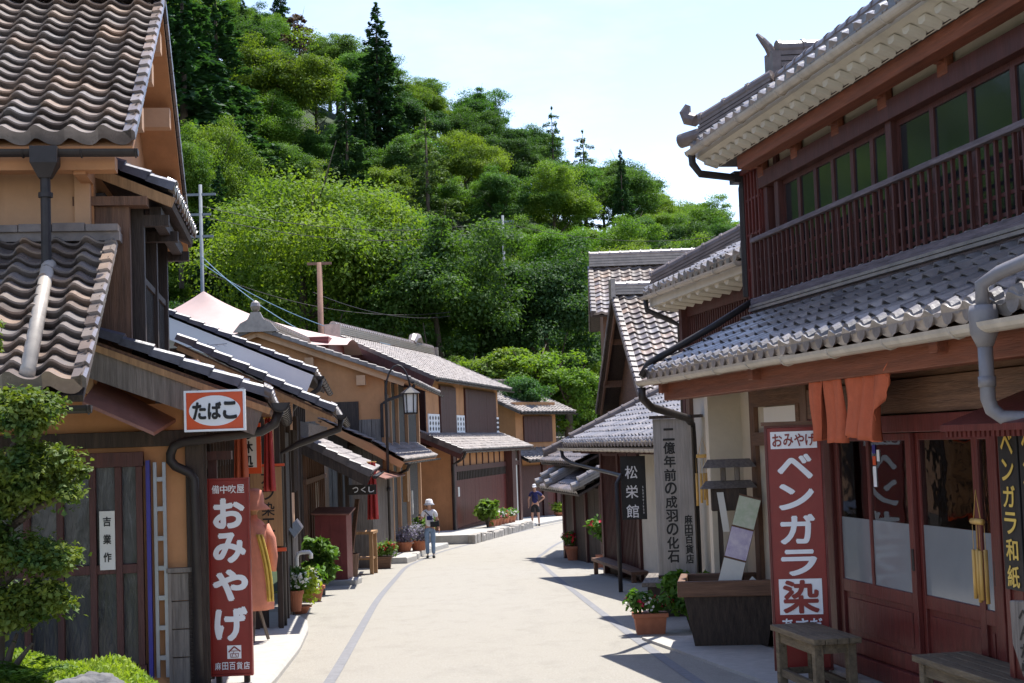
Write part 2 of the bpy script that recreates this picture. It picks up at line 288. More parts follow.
# ---------------------------------------------------------------- lettering
_tc = bpy.data.curves.new('text_source', 'FONT'); _to = bpy.data.objects.new('text_source', _tc); COL.objects.link(_to)
_gc = {}
def glyph(ch, bold):
    k = (ch, bold)
    if k not in _gc:
        _tc.body = ch; _tc.offset = bold; _tc.extrude = 0.0; _tc.resolution_u = 4
        dg = bpy.context.evaluated_depsgraph_get(); dg.update()
        me = bpy.data.meshes.new_from_object(_to.evaluated_get(dg))
        _gc[k] = ([tuple(v.co) for v in me.vertices], [tuple(p.vertices) for p in me.polygons]); bpy.data.meshes.remove(me)
    return _gc[k]
def put_text(mb, text, o, ex, ey, cx, cy, cw, chh, pitch, vertical=True, bold=0.0, th=0.003, fit=True):
    """characters in cells cw x chh, centres starting at (cx, cy) of the face with origin o and axes ex (right), ey (up)"""
    o = Vector(o); ex = Vector(ex); ey = Vector(ey); en = ex.cross(ey).normalized()
    # heavy strokes: the glyph is laid down several times, shifted a little, each sheet a hair above the last
    st = [(0, 0)] if bold < 0.008 else [(0, 0)] + [(bold * math.cos(q * math.pi / 3), bold * math.sin(q * math.pi / 3)) for q in range(6)]
    for i, ch in enumerate(text):
        if ch == ' ': continue
        vs, fs = glyph(ch, 0.0)
        xs = [v[0] for v in vs]; ys = [v[1] for v in vs]
        x0, x1, y0, y1 = min(xs), max(xs), min(ys), max(ys)
        px, py = (cx, cy - i * pitch) if vertical else (cx + i * pitch, cy)
        if fit: sx = min(cw / max(x1 - x0, 0.3), cw * 1.6); sy = min(chh / max(y1 - y0, 0.3), chh * 1.6)
        else: sx = cw; sy = chh
        for q, (bx, bz) in enumerate(st):
            P = [o + ex * (px + (v[0] + bx - (x0 + x1) / 2) * sx) + ey * (py + (v[1] + bz - (y0 + y1) / 2) * sy) + en * (th + q * 0.00025) for v in vs]
            mb.add(P, fs)
    return mb

# ---------------------------------------------------------------- roofs
def pantile(mb, E0, E1, T0, T1, pitch=0.28, course=0.24, amp=0.045, step=0.03, seg=8, sag=0.0, drop=0.05, uvo=0.0):
    """wavy tile field on the patch eave E0-E1, top T0-T1 (seen from outside: E0 left)"""
    E0, E1, T0, T1 = (Vector(p) for p in (E0, E1, T0, T1))
    W = ((E1 - E0).length + (T1 - T0).length) / 2; Lh = ((T0 - E0).length + (T1 - E1).length) / 2
    nc = max(1, round(W / pitch)); nr = max(1, round(Lh / course))
    N = (E1 - E0).cross(T0 - E0).normalized()
    if N.z < 0: N = -N
    nu = nc * seg
    rng = random.Random(int(W * 1000 + Lh * 77))
    jit = [[rng.uniform(-0.008, 0.010) for _ in range(nc + 1)] for _ in range(nr)]
    prof = []
    for i in range(nu + 1):
        u = (i % seg) / seg; c = 0.5 + 0.5 * math.cos(2 * math.pi * (u - 0.18 + 0.05 * math.sin(2 * math.pi * u))); prof.append(amp * c ** 1.4)
    def pt(i, t, h):
        a = i / nu; b = E0.lerp(E1, a).lerp(T0.lerp(T1, a), t)
        return b + N * (h + prof[i] - sag * 4 * t * (1 - t))
    vs = []; fs = []; uv = []
    def row(t, hf, r):
        o = len(vs)
        for i in range(nu + 1):
            vs.append(pt(i, t, hf(i))); uv.append((uvo + min(i, nu - 0.5) / seg, r + 0.5))
        return o
    def link(a, b):
        for i in range(nu): fs.append((a + i, a + i + 1, b + i + 1, b + i))
    prev = None
    for r in range(nr):
        t0 = r / nr; t1 = (r + 1) / nr; J = jit[r]
        jj = lambda i: J[min(i // seg, nc)]
        lip = min(0.018, step * 0.33); e = 0.030 / Lh
        if r == 0:
            a = row(t0, lambda i: -drop, r); b = row(t0, lambda i: step + jj(i), r); link(a, b)
        else:
            a = row(t0 + e, lambda i: -0.004, r); b = row(t0 - e * 0.5, lambda i: step - lip + jj(i), r); link(a, b)
            b1 = row(t0 - e * 0.5, lambda i: step - lip + jj(i), r); b2 = row(t0 - e * 0.5, lambda i: step + jj(i), r); link(b1, b2)
        c = row(t0 - (e * 0.5 if r else 0), lambda i: step + jj(i), r); d = row(min(1, t1 + e), lambda i: jj(i) * 0.3 - 0.002, r)
        link(c, d)
    mb.add(vs, fs, uv); return N
def verge(mb, B, T, N, out, n=None, w=0.16, h=0.15):
    """stepped edge tiles along a roof edge from B (eave) to T (top); out = unit vector out of the roof"""
    B = Vector(B); T = Vector(T); out = Vector(out).normalized(); L = (T - B).length; n = n or max(2, round(L / 0.25)); d = (T - B) / n
    N = Vector(N)
    for i in range(n):
        p = B + d * i; q = B + d * (i + 1) + d * 0.06
        a0 = p + N * 0.075; a1 = q + N * 0.045
        vs = []
        for e, dn in ((a0, h + 0.02), (a1, h)):
            vs += [e - out * w * 0.7, e + N * 0.012 + out * w * 0.1, e + out * w * 0.3 - N * 0.01, e + out * w * 0.3 - N * dn, e + out * (w * 0.3 - 0.03) - N * dn]
        fs = [(j, j + 1, 5 + j + 1, 5 + j) for j in range(4)] + [(0, 4, 3, 2, 1), (5, 6, 7, 8, 9)]
        mb.add(vs, fs, [(i + 0.5 + 31.3, 7.5)] * 10)
def ridge(mb, p0, p1, layers=3, w=0.26, lh=0.05, cap=0.09):
    """flat courses and a row of round cap tiles from p0 to p1 (base line)"""
    p0 = Vector(p0); p1 = Vector(p1); d = (p1 - p0); L = d.length; d.normalize()
    for k in range(layers):
        ww = w - 0.025 * k + 0.02
        a = p0 + Vector((0, 0, lh * (k + 0.5))); b = p1 + Vector((0, 0, lh * (k + 0.5)))
        mb.beam(a, b, ww, lh * 0.66); mb.beam(a + Vector((0, 0, lh * 0.42)), b + Vector((0, 0, lh * 0.42)), ww - 0.05, lh * 0.3)
    n = max(1, round(L / 0.3)); z = Vector((0, 0, lh * layers + cap * 0.25))
    for i in range(n):
        a = p0 + d * (L * i / n) + z; b = p0 + d * (L * (i + 1) / n) + z
        mb.tube([a, a.lerp(b, 0.12), a.lerp(b, 0.13), b], [cap * 1.14, cap * 1.14, cap, cap * 0.97], 12)
def gutter(mb, p0, p1, r=0.055, n=8, brk=0.9):
    p0 = Vector(p0); p1 = Vector(p1); d = (p1 - p0).normalized(); x = d.cross(Vector((0, 0, 1))).normalized(); up = Vector((0, 0, 1))
    vs = []; fs = []
    for p in (p0, p1):
        for rr in (r, r - 0.008):
            for j in range(n + 1):
                a = math.pi * j / n; vs.append(p + x * math.cos(a) * rr - up * math.sin(a) * rr)
    m = n + 1
    for j in range(n):
        fs += [(j, j + 1, 2 * m + j + 1, 2 * m + j), (m + j + 1, m + j, 3 * m + j, 3 * m + j + 1), (j + 1, j, m + j, m + j + 1), (2 * m + j, 2 * m + j + 1, 3 * m + j + 1, 3 * m + j)]
    for j in (0, n): fs.append((j, 2 * m + j, 3 * m + j, m + j))
    fs.append(tuple(range(n, -1, -1))); fs.append(tuple(range(2 * m, 3 * m)))
    mb.add(vs, fs)
    L = (p1 - p0).length; k = max(1, int(L / brk))
    for i in range(k + 1):
        p = p0 + d * min(L - 0.02, L * i / k + 0.01)
        q = []
        for j in range(7):
            a = math.pi * j / 6; q.append(p + x * math.cos(a) * (r + 0.004) - up * math.sin(a) * (r + 0.004))
        mb.tube(q, 0.008, 5)
def slats(mb, x0, x1, n, wd, y0, y1, z0, z1):
    for i in range(n):
        c = x0 + (x1 - x0) * (i + 0.5) / n; mb.box(c - wd / 2, c + wd / 2, y0, y1, z0, z1)
def planks(mb, x0, x1, n, y0, y1, z0, z1, gap=0.008, jit=0.006, rng=random):
    for i in range(n):
        a = x0 + (x1 - x0) * i / n; b = x0 + (x1 - x0) * (i + 1) / n
        mb.box(a + gap / 2, b - gap / 2, y0, y1 + rng.uniform(0, jit), z0, z1)

def eave_ends(mb, n, x0, dx, y, z, r=0.075, th=0.06, slope=0.5):
    """one scalloped strip of round tile ends along an eave running in x: n discs joined by a thin band"""
    top = []; bot = []; a = abs(dx)
    for i in range(n):
        c = i * a
        top += [(c + r * math.cos(q), r * math.sin(q)) for q in [math.pi * (1 - k / 6) for k in range(7)]]
        bot += [(c + r * math.cos(q), r * math.sin(q)) for q in [math.pi * (1 + k / 6) for k in range(7)]]
        if i < n - 1: top.append((c + r + (a - 2 * r) / 2, 0.012)); bot.append((c + r + (a - 2 * r) / 2, -0.02))
    t2 = []
    for p in top:
        if abs(p[1]) < 1e-6: p = (p[0], 0.006)
        t2.append(p)
    b2 = [(p[0], -0.006) if abs(p[1]) < 1e-6 else p for p in bot]
    m = len(t2); sx = 1 if dx > 0 else -1; vs = []; fs = []
    for yy in (y, y - th):
        for ch in (t2, b2):
            for p in ch: vs.append((x0 + sx * p[0], yy, z + p[1] + (y - yy) * slope))
    for i in range(m - 1):
        fs += [(i, i + 1, m + i + 1, m + i), (2 * m + i + 1, 2 * m + i, 3 * m + i, 3 * m + i + 1), (i, 2 * m + i, 2 * m + i + 1, i + 1), (m + i, m + i + 1, 3 * m + i + 1, 3 * m + i)]
    fs += [(0, m, 3 * m, 2 * m), (m - 1, 3 * m - 1, 4 * m - 1, 2 * m - 1)]
    mb.add(vs, fs, [(int(i % m / 8.0) + .5, 3.5) for i in range(4 * m)])
# ================================================================ GROUND, ROAD, HILL
def polyline(P, y):
    for (x0, y0), (x1, y1) in zip(P, P[1:]):
        if y <= y1: return x0 + (x1 - x0) * (y - y0) / (y1 - y0)
    return P[-1][0]
def smooth_line(P, y):
    return sum(polyline(P, y + d) for d in (-2, -1, 0, 1, 2)) / 5
def hz(x, y):
    """natural terrain: street level near, a steep wooded hill beyond"""
    s = min(52, max(10, 31 - 0.52 * x)) if x < 40 else 10
    t = min(1, max(0, (y - 84) / 78)); t = t * t * (3 - 2 * t) * 0.75 + t * 0.25
    side = 0.0
    if x < -12 and y > 20: side = min(1, (-12 - x) / 25) * min(1, (y - 20) / 60) * 6 * (1 - t)
    return gz(x, y) + s * t + side - 0.03
def sheet(fn, xs, ys, name, m):
    mb = MB(); nx = len(xs)
    mb.v = [(x, y, fn(x, y)) for y in ys for x in xs]
    mb.f = [(j * nx + i, j * nx + i + 1, (j + 1) * nx + i + 1, (j + 1) * nx + i) for j in range(len(ys) - 1) for i in range(nx - 1)]
    mb.uv = [(0, 0)] * len(mb.v)
    return tag(mb.build(name, m, smooth=True), kind='structure')
ys_near = [-40, -10] + [i * 2 for i in range(0, 45)] + [89, 90]
sheet(lambda x, y: hz(x, y), [-260, -160, -100] + [i * 4 for i in range(-20, 21)] + [100, 160, 260], ys_near + [92 + i * 4 for i in range(0, 22)] + [190, 240, 320, 600, 1500], 'hillside_ground', 'hill')
LE = [(-3.6, -30), (-3.3, 9), (-3.1, 14), (-3.35, 17.5), (-3.6, 25), (-3.55, 33), (-3.25, 40), (-2.3, 47.8), (0.3, 63.5), (3.0, 74.7), (9, 92)]
RE = [(6.0, -30), (4.6, 3), (3.6, 9), (2.75, 15), (2.4, 24), (2.1, 31), (1.95, 38), (2.6, 45), (4.4, 54), (6.5, 64), (9.5, 76), (15, 92)]
def strip(L, Rr, dz, y0, y1, name, m, step=0.5, nx=6, kind='structure'):
    mb = MB(); n = int((y1 - y0) / step)
    for j in range(n + 1):
        y = y0 + (y1 - y0) * j / n; a = L(y); b = Rr(y)
        for i in range(nx + 1):
            x = a + (b - a) * i / nx; mb.v.append((x, y, gz(x, y) + dz)); mb.uv.append((0, 0))
    mb.f = [(j * (nx + 1) + i, j * (nx + 1) + i + 1, (j + 1) * (nx + 1) + i + 1, (j + 1) * (nx + 1) + i) for j in range(n) for i in range(nx)]
    return tag(mb.build(name, m, smooth=True), kind=kind)
strip(lambda y: smooth_line(LE, y) - 1.0, lambda y: smooth_line(RE, y) + 1.5, 0.0, -20, 90, 'road', 'asphalt')
GL = [(-1.5, -10), (-1.7, 12), (-1.77, 13.7), (-2.0, 17.9), (-2.42, 25.5), (-2.85, 38), (-2.55, 45), (-1.2, 53), (1.2, 65), (4, 76)]
GR = [(1.9, -10), (1.62, 11), (1.52, 12.8), (1.34, 15.7), (1.1, 21.2), (0.70, 30.9), (0.42, 40), (1.04, 47), (2.5, 58), (5.5, 70)]
strip(lambda y: smooth_line(GL, y) - 0.055, lambda y: smooth_line(GL, y) + 0.055, 0.004, -8, 75, 'road_drain_line', 'channel', nx=1)
strip(lambda y: smooth_line(GR, y) - 0.055, lambda y: smooth_line(GR, y) + 0.055, 0.004, -8, 69, 'road_drain_line', 'channel', nx=1)
# the far road beyond the bend runs on to the right behind the houses
# raised left apron (near), stone kerb of the house on the bend
def apron(Lf, Rf, y0, y1, h, name, m, step=0.5):
    mb = MB(); n = max(2, int((y1 - y0) / step))
    for j in range(n + 1):
        y = y0 + (y1 - y0) * j / n; a = Lf(y); b = Rf(y); z = gz(0, y)
        mb.v += [(a, y, z + h), (b - 0.03, y, z + h), (b, y, z + h - 0.03), (b + 0.01, y, z - 0.05)]; mb.uv += [(0, 0)] * 4
    for j in range(n):
        for i in range(3): mb.f.append((j * 4 + i, j * 4 + i + 1, j * 4 + 5 + i, j * 4 + 4 + i))
    mb.f.append((0, 3, 2, 1)); k = n * 4; mb.f.append((k, k + 1, k + 2, k + 3))
    return tag(mb.build(name, m), kind='structure')
apron(lambda y: -5.0, lambda y: polyline([(-2.05, 6), (-2.3, 14), (-2.5, 17), (-2.75, 19.5), (-3.0, 21.2), (-3.6, 22.4)], y), 6, 22.4, 0.07, 'pavement', 'concrete')
apron(lambda y: smooth_line(LE, y) - 2.5, lambda y: smooth_line(LE, y) - 0.1 - 0.4 * min(1, max(0, (y - 41) / 3)) + 0.4, 39.5, 48.5, 0.16, 'pavement', 'concrete')
apron(lambda y: smooth_line(LE, y) - 3.5, lambda y: smooth_line(LE, y) + 0.25 - (0.5 if 57.5 < y < 59.5 else 0), 50.5, 63.5, 0.30, 'pavement', 'concrete')
apron(lambda y: smooth_line(LE, y) - 3.5, lambda y: smooth_line(LE, y) + 0.15, 64.0, 76, 0.12, 'pavement', 'concrete')
# concrete apron in front of the shop at right
def rap(y0, y1, wd, h, name, m):
    mb = MB(); n = 14
    for j in range(n + 1):
        y = y0 + (y1 - y0) * j / n; x = 2.7 - 0.1647 * (y - 12.5); z = gz(0, y)
        mb.v += [(x - wd, y, z - 0.05), (x - wd, y, z + h), (x + 0.3, y, z + h)]; mb.uv += [(0, 0)] * 3
    for j in range(n):
        for i in range(2): mb.f.append((j * 3 + i, j * 3 + i + 1, j * 3 + 4 + i, j * 3 + 3 + i))
    k = n * 3; mb.f.append((k, k + 1, k + 2)); mb.f.append((0, 2, 1))
    return tag(mb.build(name, m), kind='structure')
rap(5.5, 17.0, 0.62, 0.03, 'pavement', 'concrete')
# kerb stones along the bend
rng = random.Random(5)
kb = MB()
y = 50.6
while y < 63:
    L = rng.uniform(0.35, 0.7); x = smooth_line(LE, y) + 0.30; z = gz(0, y)
    T = Matrix.Translation((x, y, z)) @ Matrix.Rotation(math.atan2(-0.17, 1) + rng.uniform(-.1, .1), 4, 'Z')
    kb.box(-0.12, 0.12, -L / 2, L / 2, -0.05, rng.uniform(0.22, 0.33), T); y += L * 0.96
tag(kb.build('kerb', 'stone', bevel=0.03), kind='structure')

# ================================================================ TREES
def np_build(name, V, m, parent=None):
    n = len(V) // 4; me = bpy.data.meshes.new(name)
    me.vertices.add(n * 4); me.vertices.foreach_set('co', V.astype(np.float32).ravel())
    me.loops.add(n * 4); me.loops.foreach_set('vertex_index', np.arange(n * 4, dtype=np.int32))
    me.polygons.add(n); me.polygons.foreach_set('loop_start', np.arange(0, n * 4, 4, dtype=np.int32)); me.polygons.foreach_set('loop_total', np.full(n, 4, dtype=np.int32))
    me.update(calc_edges=True); me.materials.append(M[m] if isinstance(m, str) else m)
    o = bpy.data.objects.new(name, me); COL.objects.link(o); o.parent = parent
    return o
def leaf_quads(P, Nn, size, g, elong=1.7, tang=None):
    n = len(P); Nn = Nn / (np.linalg.norm(Nn, axis=1, keepdims=True) + 1e-9)
    t = g.normal(size=(n, 3)) if tang is None else tang
    t -= Nn * np.sum(t * Nn, axis=1, keepdims=True); t /= (np.linalg.norm(t, axis=1, keepdims=True) + 1e-9)
    b = np.cross(Nn, t); s = (size * g.uniform(0.6, 1.35, n))[:, None]
    bend = Nn * s * 0.12
    V = np.empty((n, 4, 3)); V[:, 0] = P - t * s * elong * 0.5 - bend; V[:, 1] = P - b * s * 0.5 + bend * .5; V[:, 2] = P + t * s * elong * 0.5 - bend; V[:, 3] = P + b * s * 0.5 + bend * .5
    return V.reshape(-1, 3)
def cloud(C, Rd, per, size, g, flat=0.75, up=0.9, shell=0.35, elong=1.7):
    Cs = np.repeat(C, per, axis=0); Rs = np.repeat(Rd, per)
    d = g.normal(size=(len(Cs), 3)); d[:, 2] = np.where(g.uniform(size=len(Cs)) < 0.55, np.abs(d[:, 2]), d[:, 2]); d /= np.linalg.norm(d, axis=1, keepdims=True)
    rad = Rs * (1 - (shell + .2) * g.uniform(size=len(Cs)) ** 1.3) * g.uniform(0.72, 1.32, len(Cs))
    P = Cs + d * rad[:, None] * np.array([1, 1, flat])
    Nn = d * 0.6 + np.array([0, 0, up]) + g.normal(size=d.shape) * 0.55
    return leaf_quads(P, Nn, size, g, elong)
def trunk_mesh(h, r, g, limbs=7, spread=3.0, top=0.75):
    mb = MB(); p = []; k = 7
    for i in range(k): p.append((g.normal() * 0.12 * i / k * h * 0.1, g.normal() * 0.12 * i / k * h * 0.1, h * top * i / (k - 1) - (0.6 if i == 0 else 0)))
    mb.tube(p, [r * (1.25 - 1.0 * i / k) for i in range(k)], 8)
    for j in range(limbs):
        i = 2 + j % (k - 2); a = g.uniform(0, 6.28); q = Vector(p[i]); e = q + Vector((math.cos(a) * spread * g.uniform(.6, 1), math.sin(a) * spread * g.uniform(.6, 1), h * g.uniform(.12, .28)))
        mid = q.lerp(e, 0.5) + Vector((0, 0, -0.25)); rr = r * (0.55 - 0.05 * i)
        mb.tube([q, mid, e], [rr, rr * 0.6, rr * 0.2], 6)
    return mb
def broad_proto(h, r, seed, m, clumps=75, per=120, size=0.3, flat=0.75, low=0.28, name='broadleaf_tree', spreadtop=0.5):
    g = np.random.default_rng(seed); root = thing(name, None, 'tree')
    trunk_mesh(h, 0.26, g, 8, r * 0.7).build('trunk', 'bark', root, smooth=True)
    zc = h * (low + 1) / 2; hh = h * (1 - low) / 2
    d = g.normal(size=(clumps, 3)); d /= np.linalg.norm(d, axis=1, keepdims=True)
    k = g.uniform(0.45, 1.0, clumps) ** 0.6
    lump = 1 + 0.22 * np.sin(3 * np.arctan2(d[:, 1], d[:, 0]) + seed) + 0.15 * np.sin(5 * d[:, 2] + seed * 2)
    C = d * (k * lump * g.uniform(0.85, 1.18, clumps))[:, None] * np.array([r, r, hh]) * 0.86 + np.array([0, 0, zc])
    # most of the clumps gather on a few uneven boughs, so that the outline breaks up
    nb = 9; bd = g.normal(size=(nb, 3)); bd[:, 2] = np.abs(bd[:, 2]) * 0.9 - 0.25; bd /= np.linalg.norm(bd, axis=1, keepdims=True)
    bc = bd * g.uniform(0.35, 0.78, nb)[:, None] * np.array([r, r, hh]) + np.array([0, 0, zc]); br = g.uniform(0.26, 0.5, nb) * r
    mq = int(clumps * 0.66); ib = g.integers(0, nb, mq); dd = g.normal(size=(mq, 3)); dd[:, 2] = np.abs(dd[:, 2]) * 0.9 - 0.2; dd /= np.linalg.norm(dd, axis=1, keepdims=True)
    C[:mq] = bc[ib] + dd * (br[ib] * g.uniform(0.55, 1.1, mq))[:, None] * np.array([1, 1, 0.7])
    Rd = g.uniform(0.14, 0.34, clumps) * r
    np_build('crown', cloud(C, Rd, per, size, g, 0.6, 0.8), m, root)
    return root
def cedar_proto(h, r, seed, m, size=0.3, name='conifer_tree', tiers=26, per=230):
    g = np.random.default_rng(seed); root = thing(name, None, 'tree')
    MB().tube([(0, 0, -0.6), (0, 0, h * 0.5), (0, 0, h * 0.97)], [0.3, 0.18, 0.03], 8).build('trunk', 'bark', root, smooth=True)
    Vs = []
    for i in range(tiers):
        t = i / (tiers - 1); z = h * (0.16 + 0.84 * t); rr = r * (1 - t) ** (0.5 if 'pine' in name else 0.8) * (0.9 + 0.2 * g.uniform()) + 0.12
        nb = max(4, int(9 * (1 - t) + 3))
        for b in range(nb):
            a = g.uniform(0, 6.28); L = rr * g.uniform(0.65, 1.1); n = max(8, int(per * L / r / 4.5))
            s = g.uniform(0.1, 1, n) ** 0.7
            P = np.stack([np.cos(a) * L * s, np.sin(a) * L * s, z - 0.30 * L * s + 0.12 * L * s ** 2], 1)
            side = g.normal(size=n) * 0.16 * L * (1.15 - s); P += np.stack([-np.sin(a) * side, np.cos(a) * side, g.normal(size=n) * 0.13], 1)
            tang = np.stack([np.cos(a) + g.normal(size=n) * .5, np.sin(a) + g.normal(size=n) * .5, -0.35 + g.normal(size=n) * .25], 1)
            Nn = np.array([0, 0, 1.0]) + g.normal(size=(n, 3)) * 0.5
            Vs.append(leaf_quads(P, Nn, size, g, 2.4, tang))
    np_build('crown', np.concatenate(Vs), m, root)
    return root
M['lf_bright'] = leaf_mat('bright_leaves', (0.165, 0.255, 0.026), (0.088, 0.175, 0.024), 0.48, 0.14, 0.35)
M['lf_mid'] = leaf_mat('mid_green_leaves', (0.098, 0.19, 0.033), (0.060, 0.13, 0.028), 0.45, 0.2, 0.3)
M['lf_dark'] = leaf_mat('dark_green_leaves', (0.066, 0.142, 0.034), (0.043, 0.102, 0.028), 0.42, 0.2, 0.3)
M['lf_cedar'] = leaf_mat('cedar_needles', (0.048, 0.11, 0.036), (0.033, 0.078, 0.028), 0.36, 0.15, 0.5)
M['lf_pine'] = leaf_mat('pine_needles', (0.11, 0.165, 0.045), (0.065, 0.11, 0.035), 0.32, 0.15, 0.5)
M['lf_rust'] = leaf_mat('withered_leaves', (0.16, 0.10, 0.06), (0.10, 0.075, 0.05), 0.25, 0.1, 0.5)
PR = {}
def proto(k):
    if k in PR: return PR[k]
    kind, n = k
    f = {'bright': lambda: broad_proto(11 + n, 4.6 + 0.3 * n, 11 + n, 'lf_bright', 130, 380, 0.118),
         'big': lambda: broad_proto(11, 5.0, 19, 'lf_bright', 200, 420, 0.088),
         'mid': lambda: broad_proto(12 + n, 4.4 + 0.25 * n, 31 + n, 'lf_mid', 130, 380, 0.12),
         'dark': lambda: broad_proto(12 + n, 4.3 + 0.3 * n, 51 + n, 'lf_dark', 130, 380, 0.12),
         'cedar': lambda: cedar_proto(19 + n, 3.5, 71 + n, 'lf_cedar', 0.19, tiers=40, per=520),
         'pine': lambda: cedar_proto(13 + n, 3.7, 91 + n, 'lf_pine', 0.15, tiers=14, per=620, name='pine_tree'),
         'rust': lambda: broad_proto(13, 2.4, 97, 'lf_rust', 40, 80, 0.22),
         'shrub': lambda: broad_proto(4.2, 2.6, 101 + n, 'lf_bright', 80, 190, 0.115, low=0.0, name='hillside_shrub'),
         'dshrub': lambda: broad_proto(4.5, 3.0, 111 + n, 'lf_dark', 80, 170, 0.14, low=0.0, name='hillside_shrub')}[kind]
    PR[k] = [f(), False]; return PR[k]
tree_xy = []
def tree(kind, n, x, y, s=1.0, label=None, group=None, sz=None, z=None):
    p = proto((kind, n)); zz = hz(x, y) if z is None else z
    rz = random.uniform(0, 6.28); sc = (s, s, s * (sz or 1))
    if not p[1]: p[1] = True; r = p[0]; r.location = (x, y, zz); r.rotation_euler = (0, 0, rz); r.scale = sc
    else: r = dup(p[0], (x, y, zz), rz, scale=sc)
    if 'group' in r: del r['group']
    r['label'] = label
    if group: r['group'] = group
    if 'shrub' in kind: r['category'] = 'shrub'
    tree_xy.append((x, y)); return r
def px(xp, Y, y=341): return (xp - 512 - (y - 341) * 0.035) / 1500 * Y
def top_tree(kind, n, xp, ytop, Y, h0, label, wide=1.0, hmax=None):
    """a tree whose tip stands where the eye line of the picture says, rooted on the hill"""
    X = px(xp, Y); ztop = 1.65 + (442 - 0.035 * (xp - 512) - ytop) / 1500 * Y
    zb = hz(X, Y); h = ztop - zb
    hh = h
    if hmax and h > hmax: hh = hmax
    s = hh / h0
    return tree(kind, n, X, Y, s * wide, label, sz=1 / wide, z=ztop - hh)
top_tree('big', 0, 305, 148, 90, 11, 'big yellow-green broadleaf tree at the foot of the hill behind the tent roof', 0.82)
top_tree('bright', 1, 285, 28, 132, 12, 'round bright green crown high on the hill between two conifers', 0.95, 16)
top_tree('bright', 2, 222, 118, 104, 13, 'light green tree with flat tiers of leaves beside the dark conifers', 0.62, 13)
top_tree('cedar', 0, 188, -60, 112, 19, 'tallest dark conifer, cut off by the top of the picture beside the gable', 1.25, 30)
top_tree('cedar', 1, 222, -40, 118, 20, 'dark conifer standing just right of the tallest one', 1.25, 28)
top_tree('cedar', 0, 385, -2, 138, 19, 'slim pointed dark conifer breaking the skyline above the hill', 1.15, 20)
top_tree('cedar', 1, 352, 85, 118, 20, 'dark conifer halfway up the hill below the pointed skyline conifer', 1.15, 18)
top_tree('cedar', 2, 250, -8, 150, 21, 'dark conifer with a ragged tip at the top of the hill', 1.2, 20)
top_tree('rust', 0, 306, 0, 150, 13, 'half withered brownish tree on the hilltop', 0.8, 13)
top_tree('mid', 1, 436, 236, 88, 12, 'dark rounded tree in front of the hill above the red-brown house roof', 0.85)
top_tree('dark', 1, 548, 236, 92, 13, 'deep green broad tree low on the hill above the white storehouse', 0.85)
top_tree('pine', 0, 432, 108, 122, 13, 'feathery pine tree with level boughs right of the conifers', 0.85, 14)
top_tree('pine', 1, 560, 105, 150, 14, 'thin pine sticking out above the ridge of the hill', 0.8, 12)
top_tree('cedar', 2, 628, 148, 138, 21, 'narrow dark conifer on the right part of the ridge', 1.0, 13)
top_tree('cedar', 0, 222, 165, 96, 19, 'small dark conifer behind the grey utility pole', 1.0, 13)
top_tree('mid', 0, 392, 190, 98, 12, 'mid green tree right of the big yellow-green crown', 0.8, 13)
top_tree('bright', 0, 182, 130, 100, 11, 'yellow-green tree peeping out beside the gable of the ochre house', 0.6, 10)
top_tree('shrub', 0, 536, 342, 80, 4.2, 'dense bright green bush on the slope above the white storehouse', 1.0, 4.4)
top_tree('shrub', 1, 492, 352, 80, 4.2, 'low lime bush just left of the dense bright green bush', 1.1, 3.6)
top_tree('shrub', 2, 566, 362, 80, 4.2, 'small bush right of the dense bright green bush', 0.9, 3.6)
top_tree('shrub', 0, 470, 352, 82, 4.2, 'leafy bush rising behind the long house roof', 1.1, 3.2)
top_tree('dshrub', 0, 518, 376, 76, 4.5, 'dark shrub in front of the bright bushes above the storehouse', 0.8, 2.6)
FILL = {'bright': ('bright green broadleaf tree among the woods on the hill', 'bright broadleaf trees of the hillside woods'),
        'mid': ('mid green broadleaf tree among the woods on the hill', 'mid green broadleaf trees of the hillside woods'),
        'dark': ('dark green broadleaf tree among the woods on the hill', 'dark green broadleaf trees of the hillside woods'),
        'cedar': ('dark conifer in the thick of the hillside woods', 'conifers of the hillside woods'),
        'pine': ('feathery pine in the thick of the hillside woods', 'pines of the hillside woods'),
        'dshrub': ('dark shrub at the foot of the wooded hill', 'shrubs at the foot of the hill')}
rng = random.Random(21); random.seed(3)
yy = 89.0
while yy < 168:
    half = 0.36 * yy + 4; x = -half - 2
    x += rng.uniform(0, 4)
    while x < 0.21 * yy + 3:
        X = x + rng.uniform(-1.4, 1.4); Y = yy + rng.uniform(-2, 2)
        if all((X - a) ** 2 + (Y - b) ** 2 > 3.6 ** 2 for a, b in tree_xy):
            left = X < -16
            k = rng.choices(['bright', 'mid', 'dark', 'cedar', 'pine'], [0.36, 0.36, 0.14, 0.26 if left else 0.02, 0.06])[0]
            n = rng.randrange(3) if k != 'pine' else rng.randrange(2)
            tree(k, n, X, Y, rng.uniform(0.55, 0.8) * (0.85 if k == 'cedar' else 1), FILL[k][0], FILL[k][1])
        x += 4.9
    yy += 4.9 if yy < 120 else 5.8
for i in range(34):
    Y = rng.uniform(80, 87); X = rng.uniform(-30, 14)
    if -3.5 < X < 6 and Y < 84: continue
    tree('dshrub', i % 2, X, Y, rng.uniform(0.6, 1.0), FILL['dshrub'][0], FILL['dshrub'][1])

for i in range(16):
    X = rng.uniform(-62, -24); Y = rng.uniform(26, 76)
    if X > -0.36 * Y - 6: X = -0.36 * Y - 6 - rng.uniform(0, 12)
    k = ('mid', 'bright', 'dark')[i % 3]; tree(k, i % 3, X, Y, rng.uniform(0.9, 1.2), FILL[k][0], FILL[k][1])

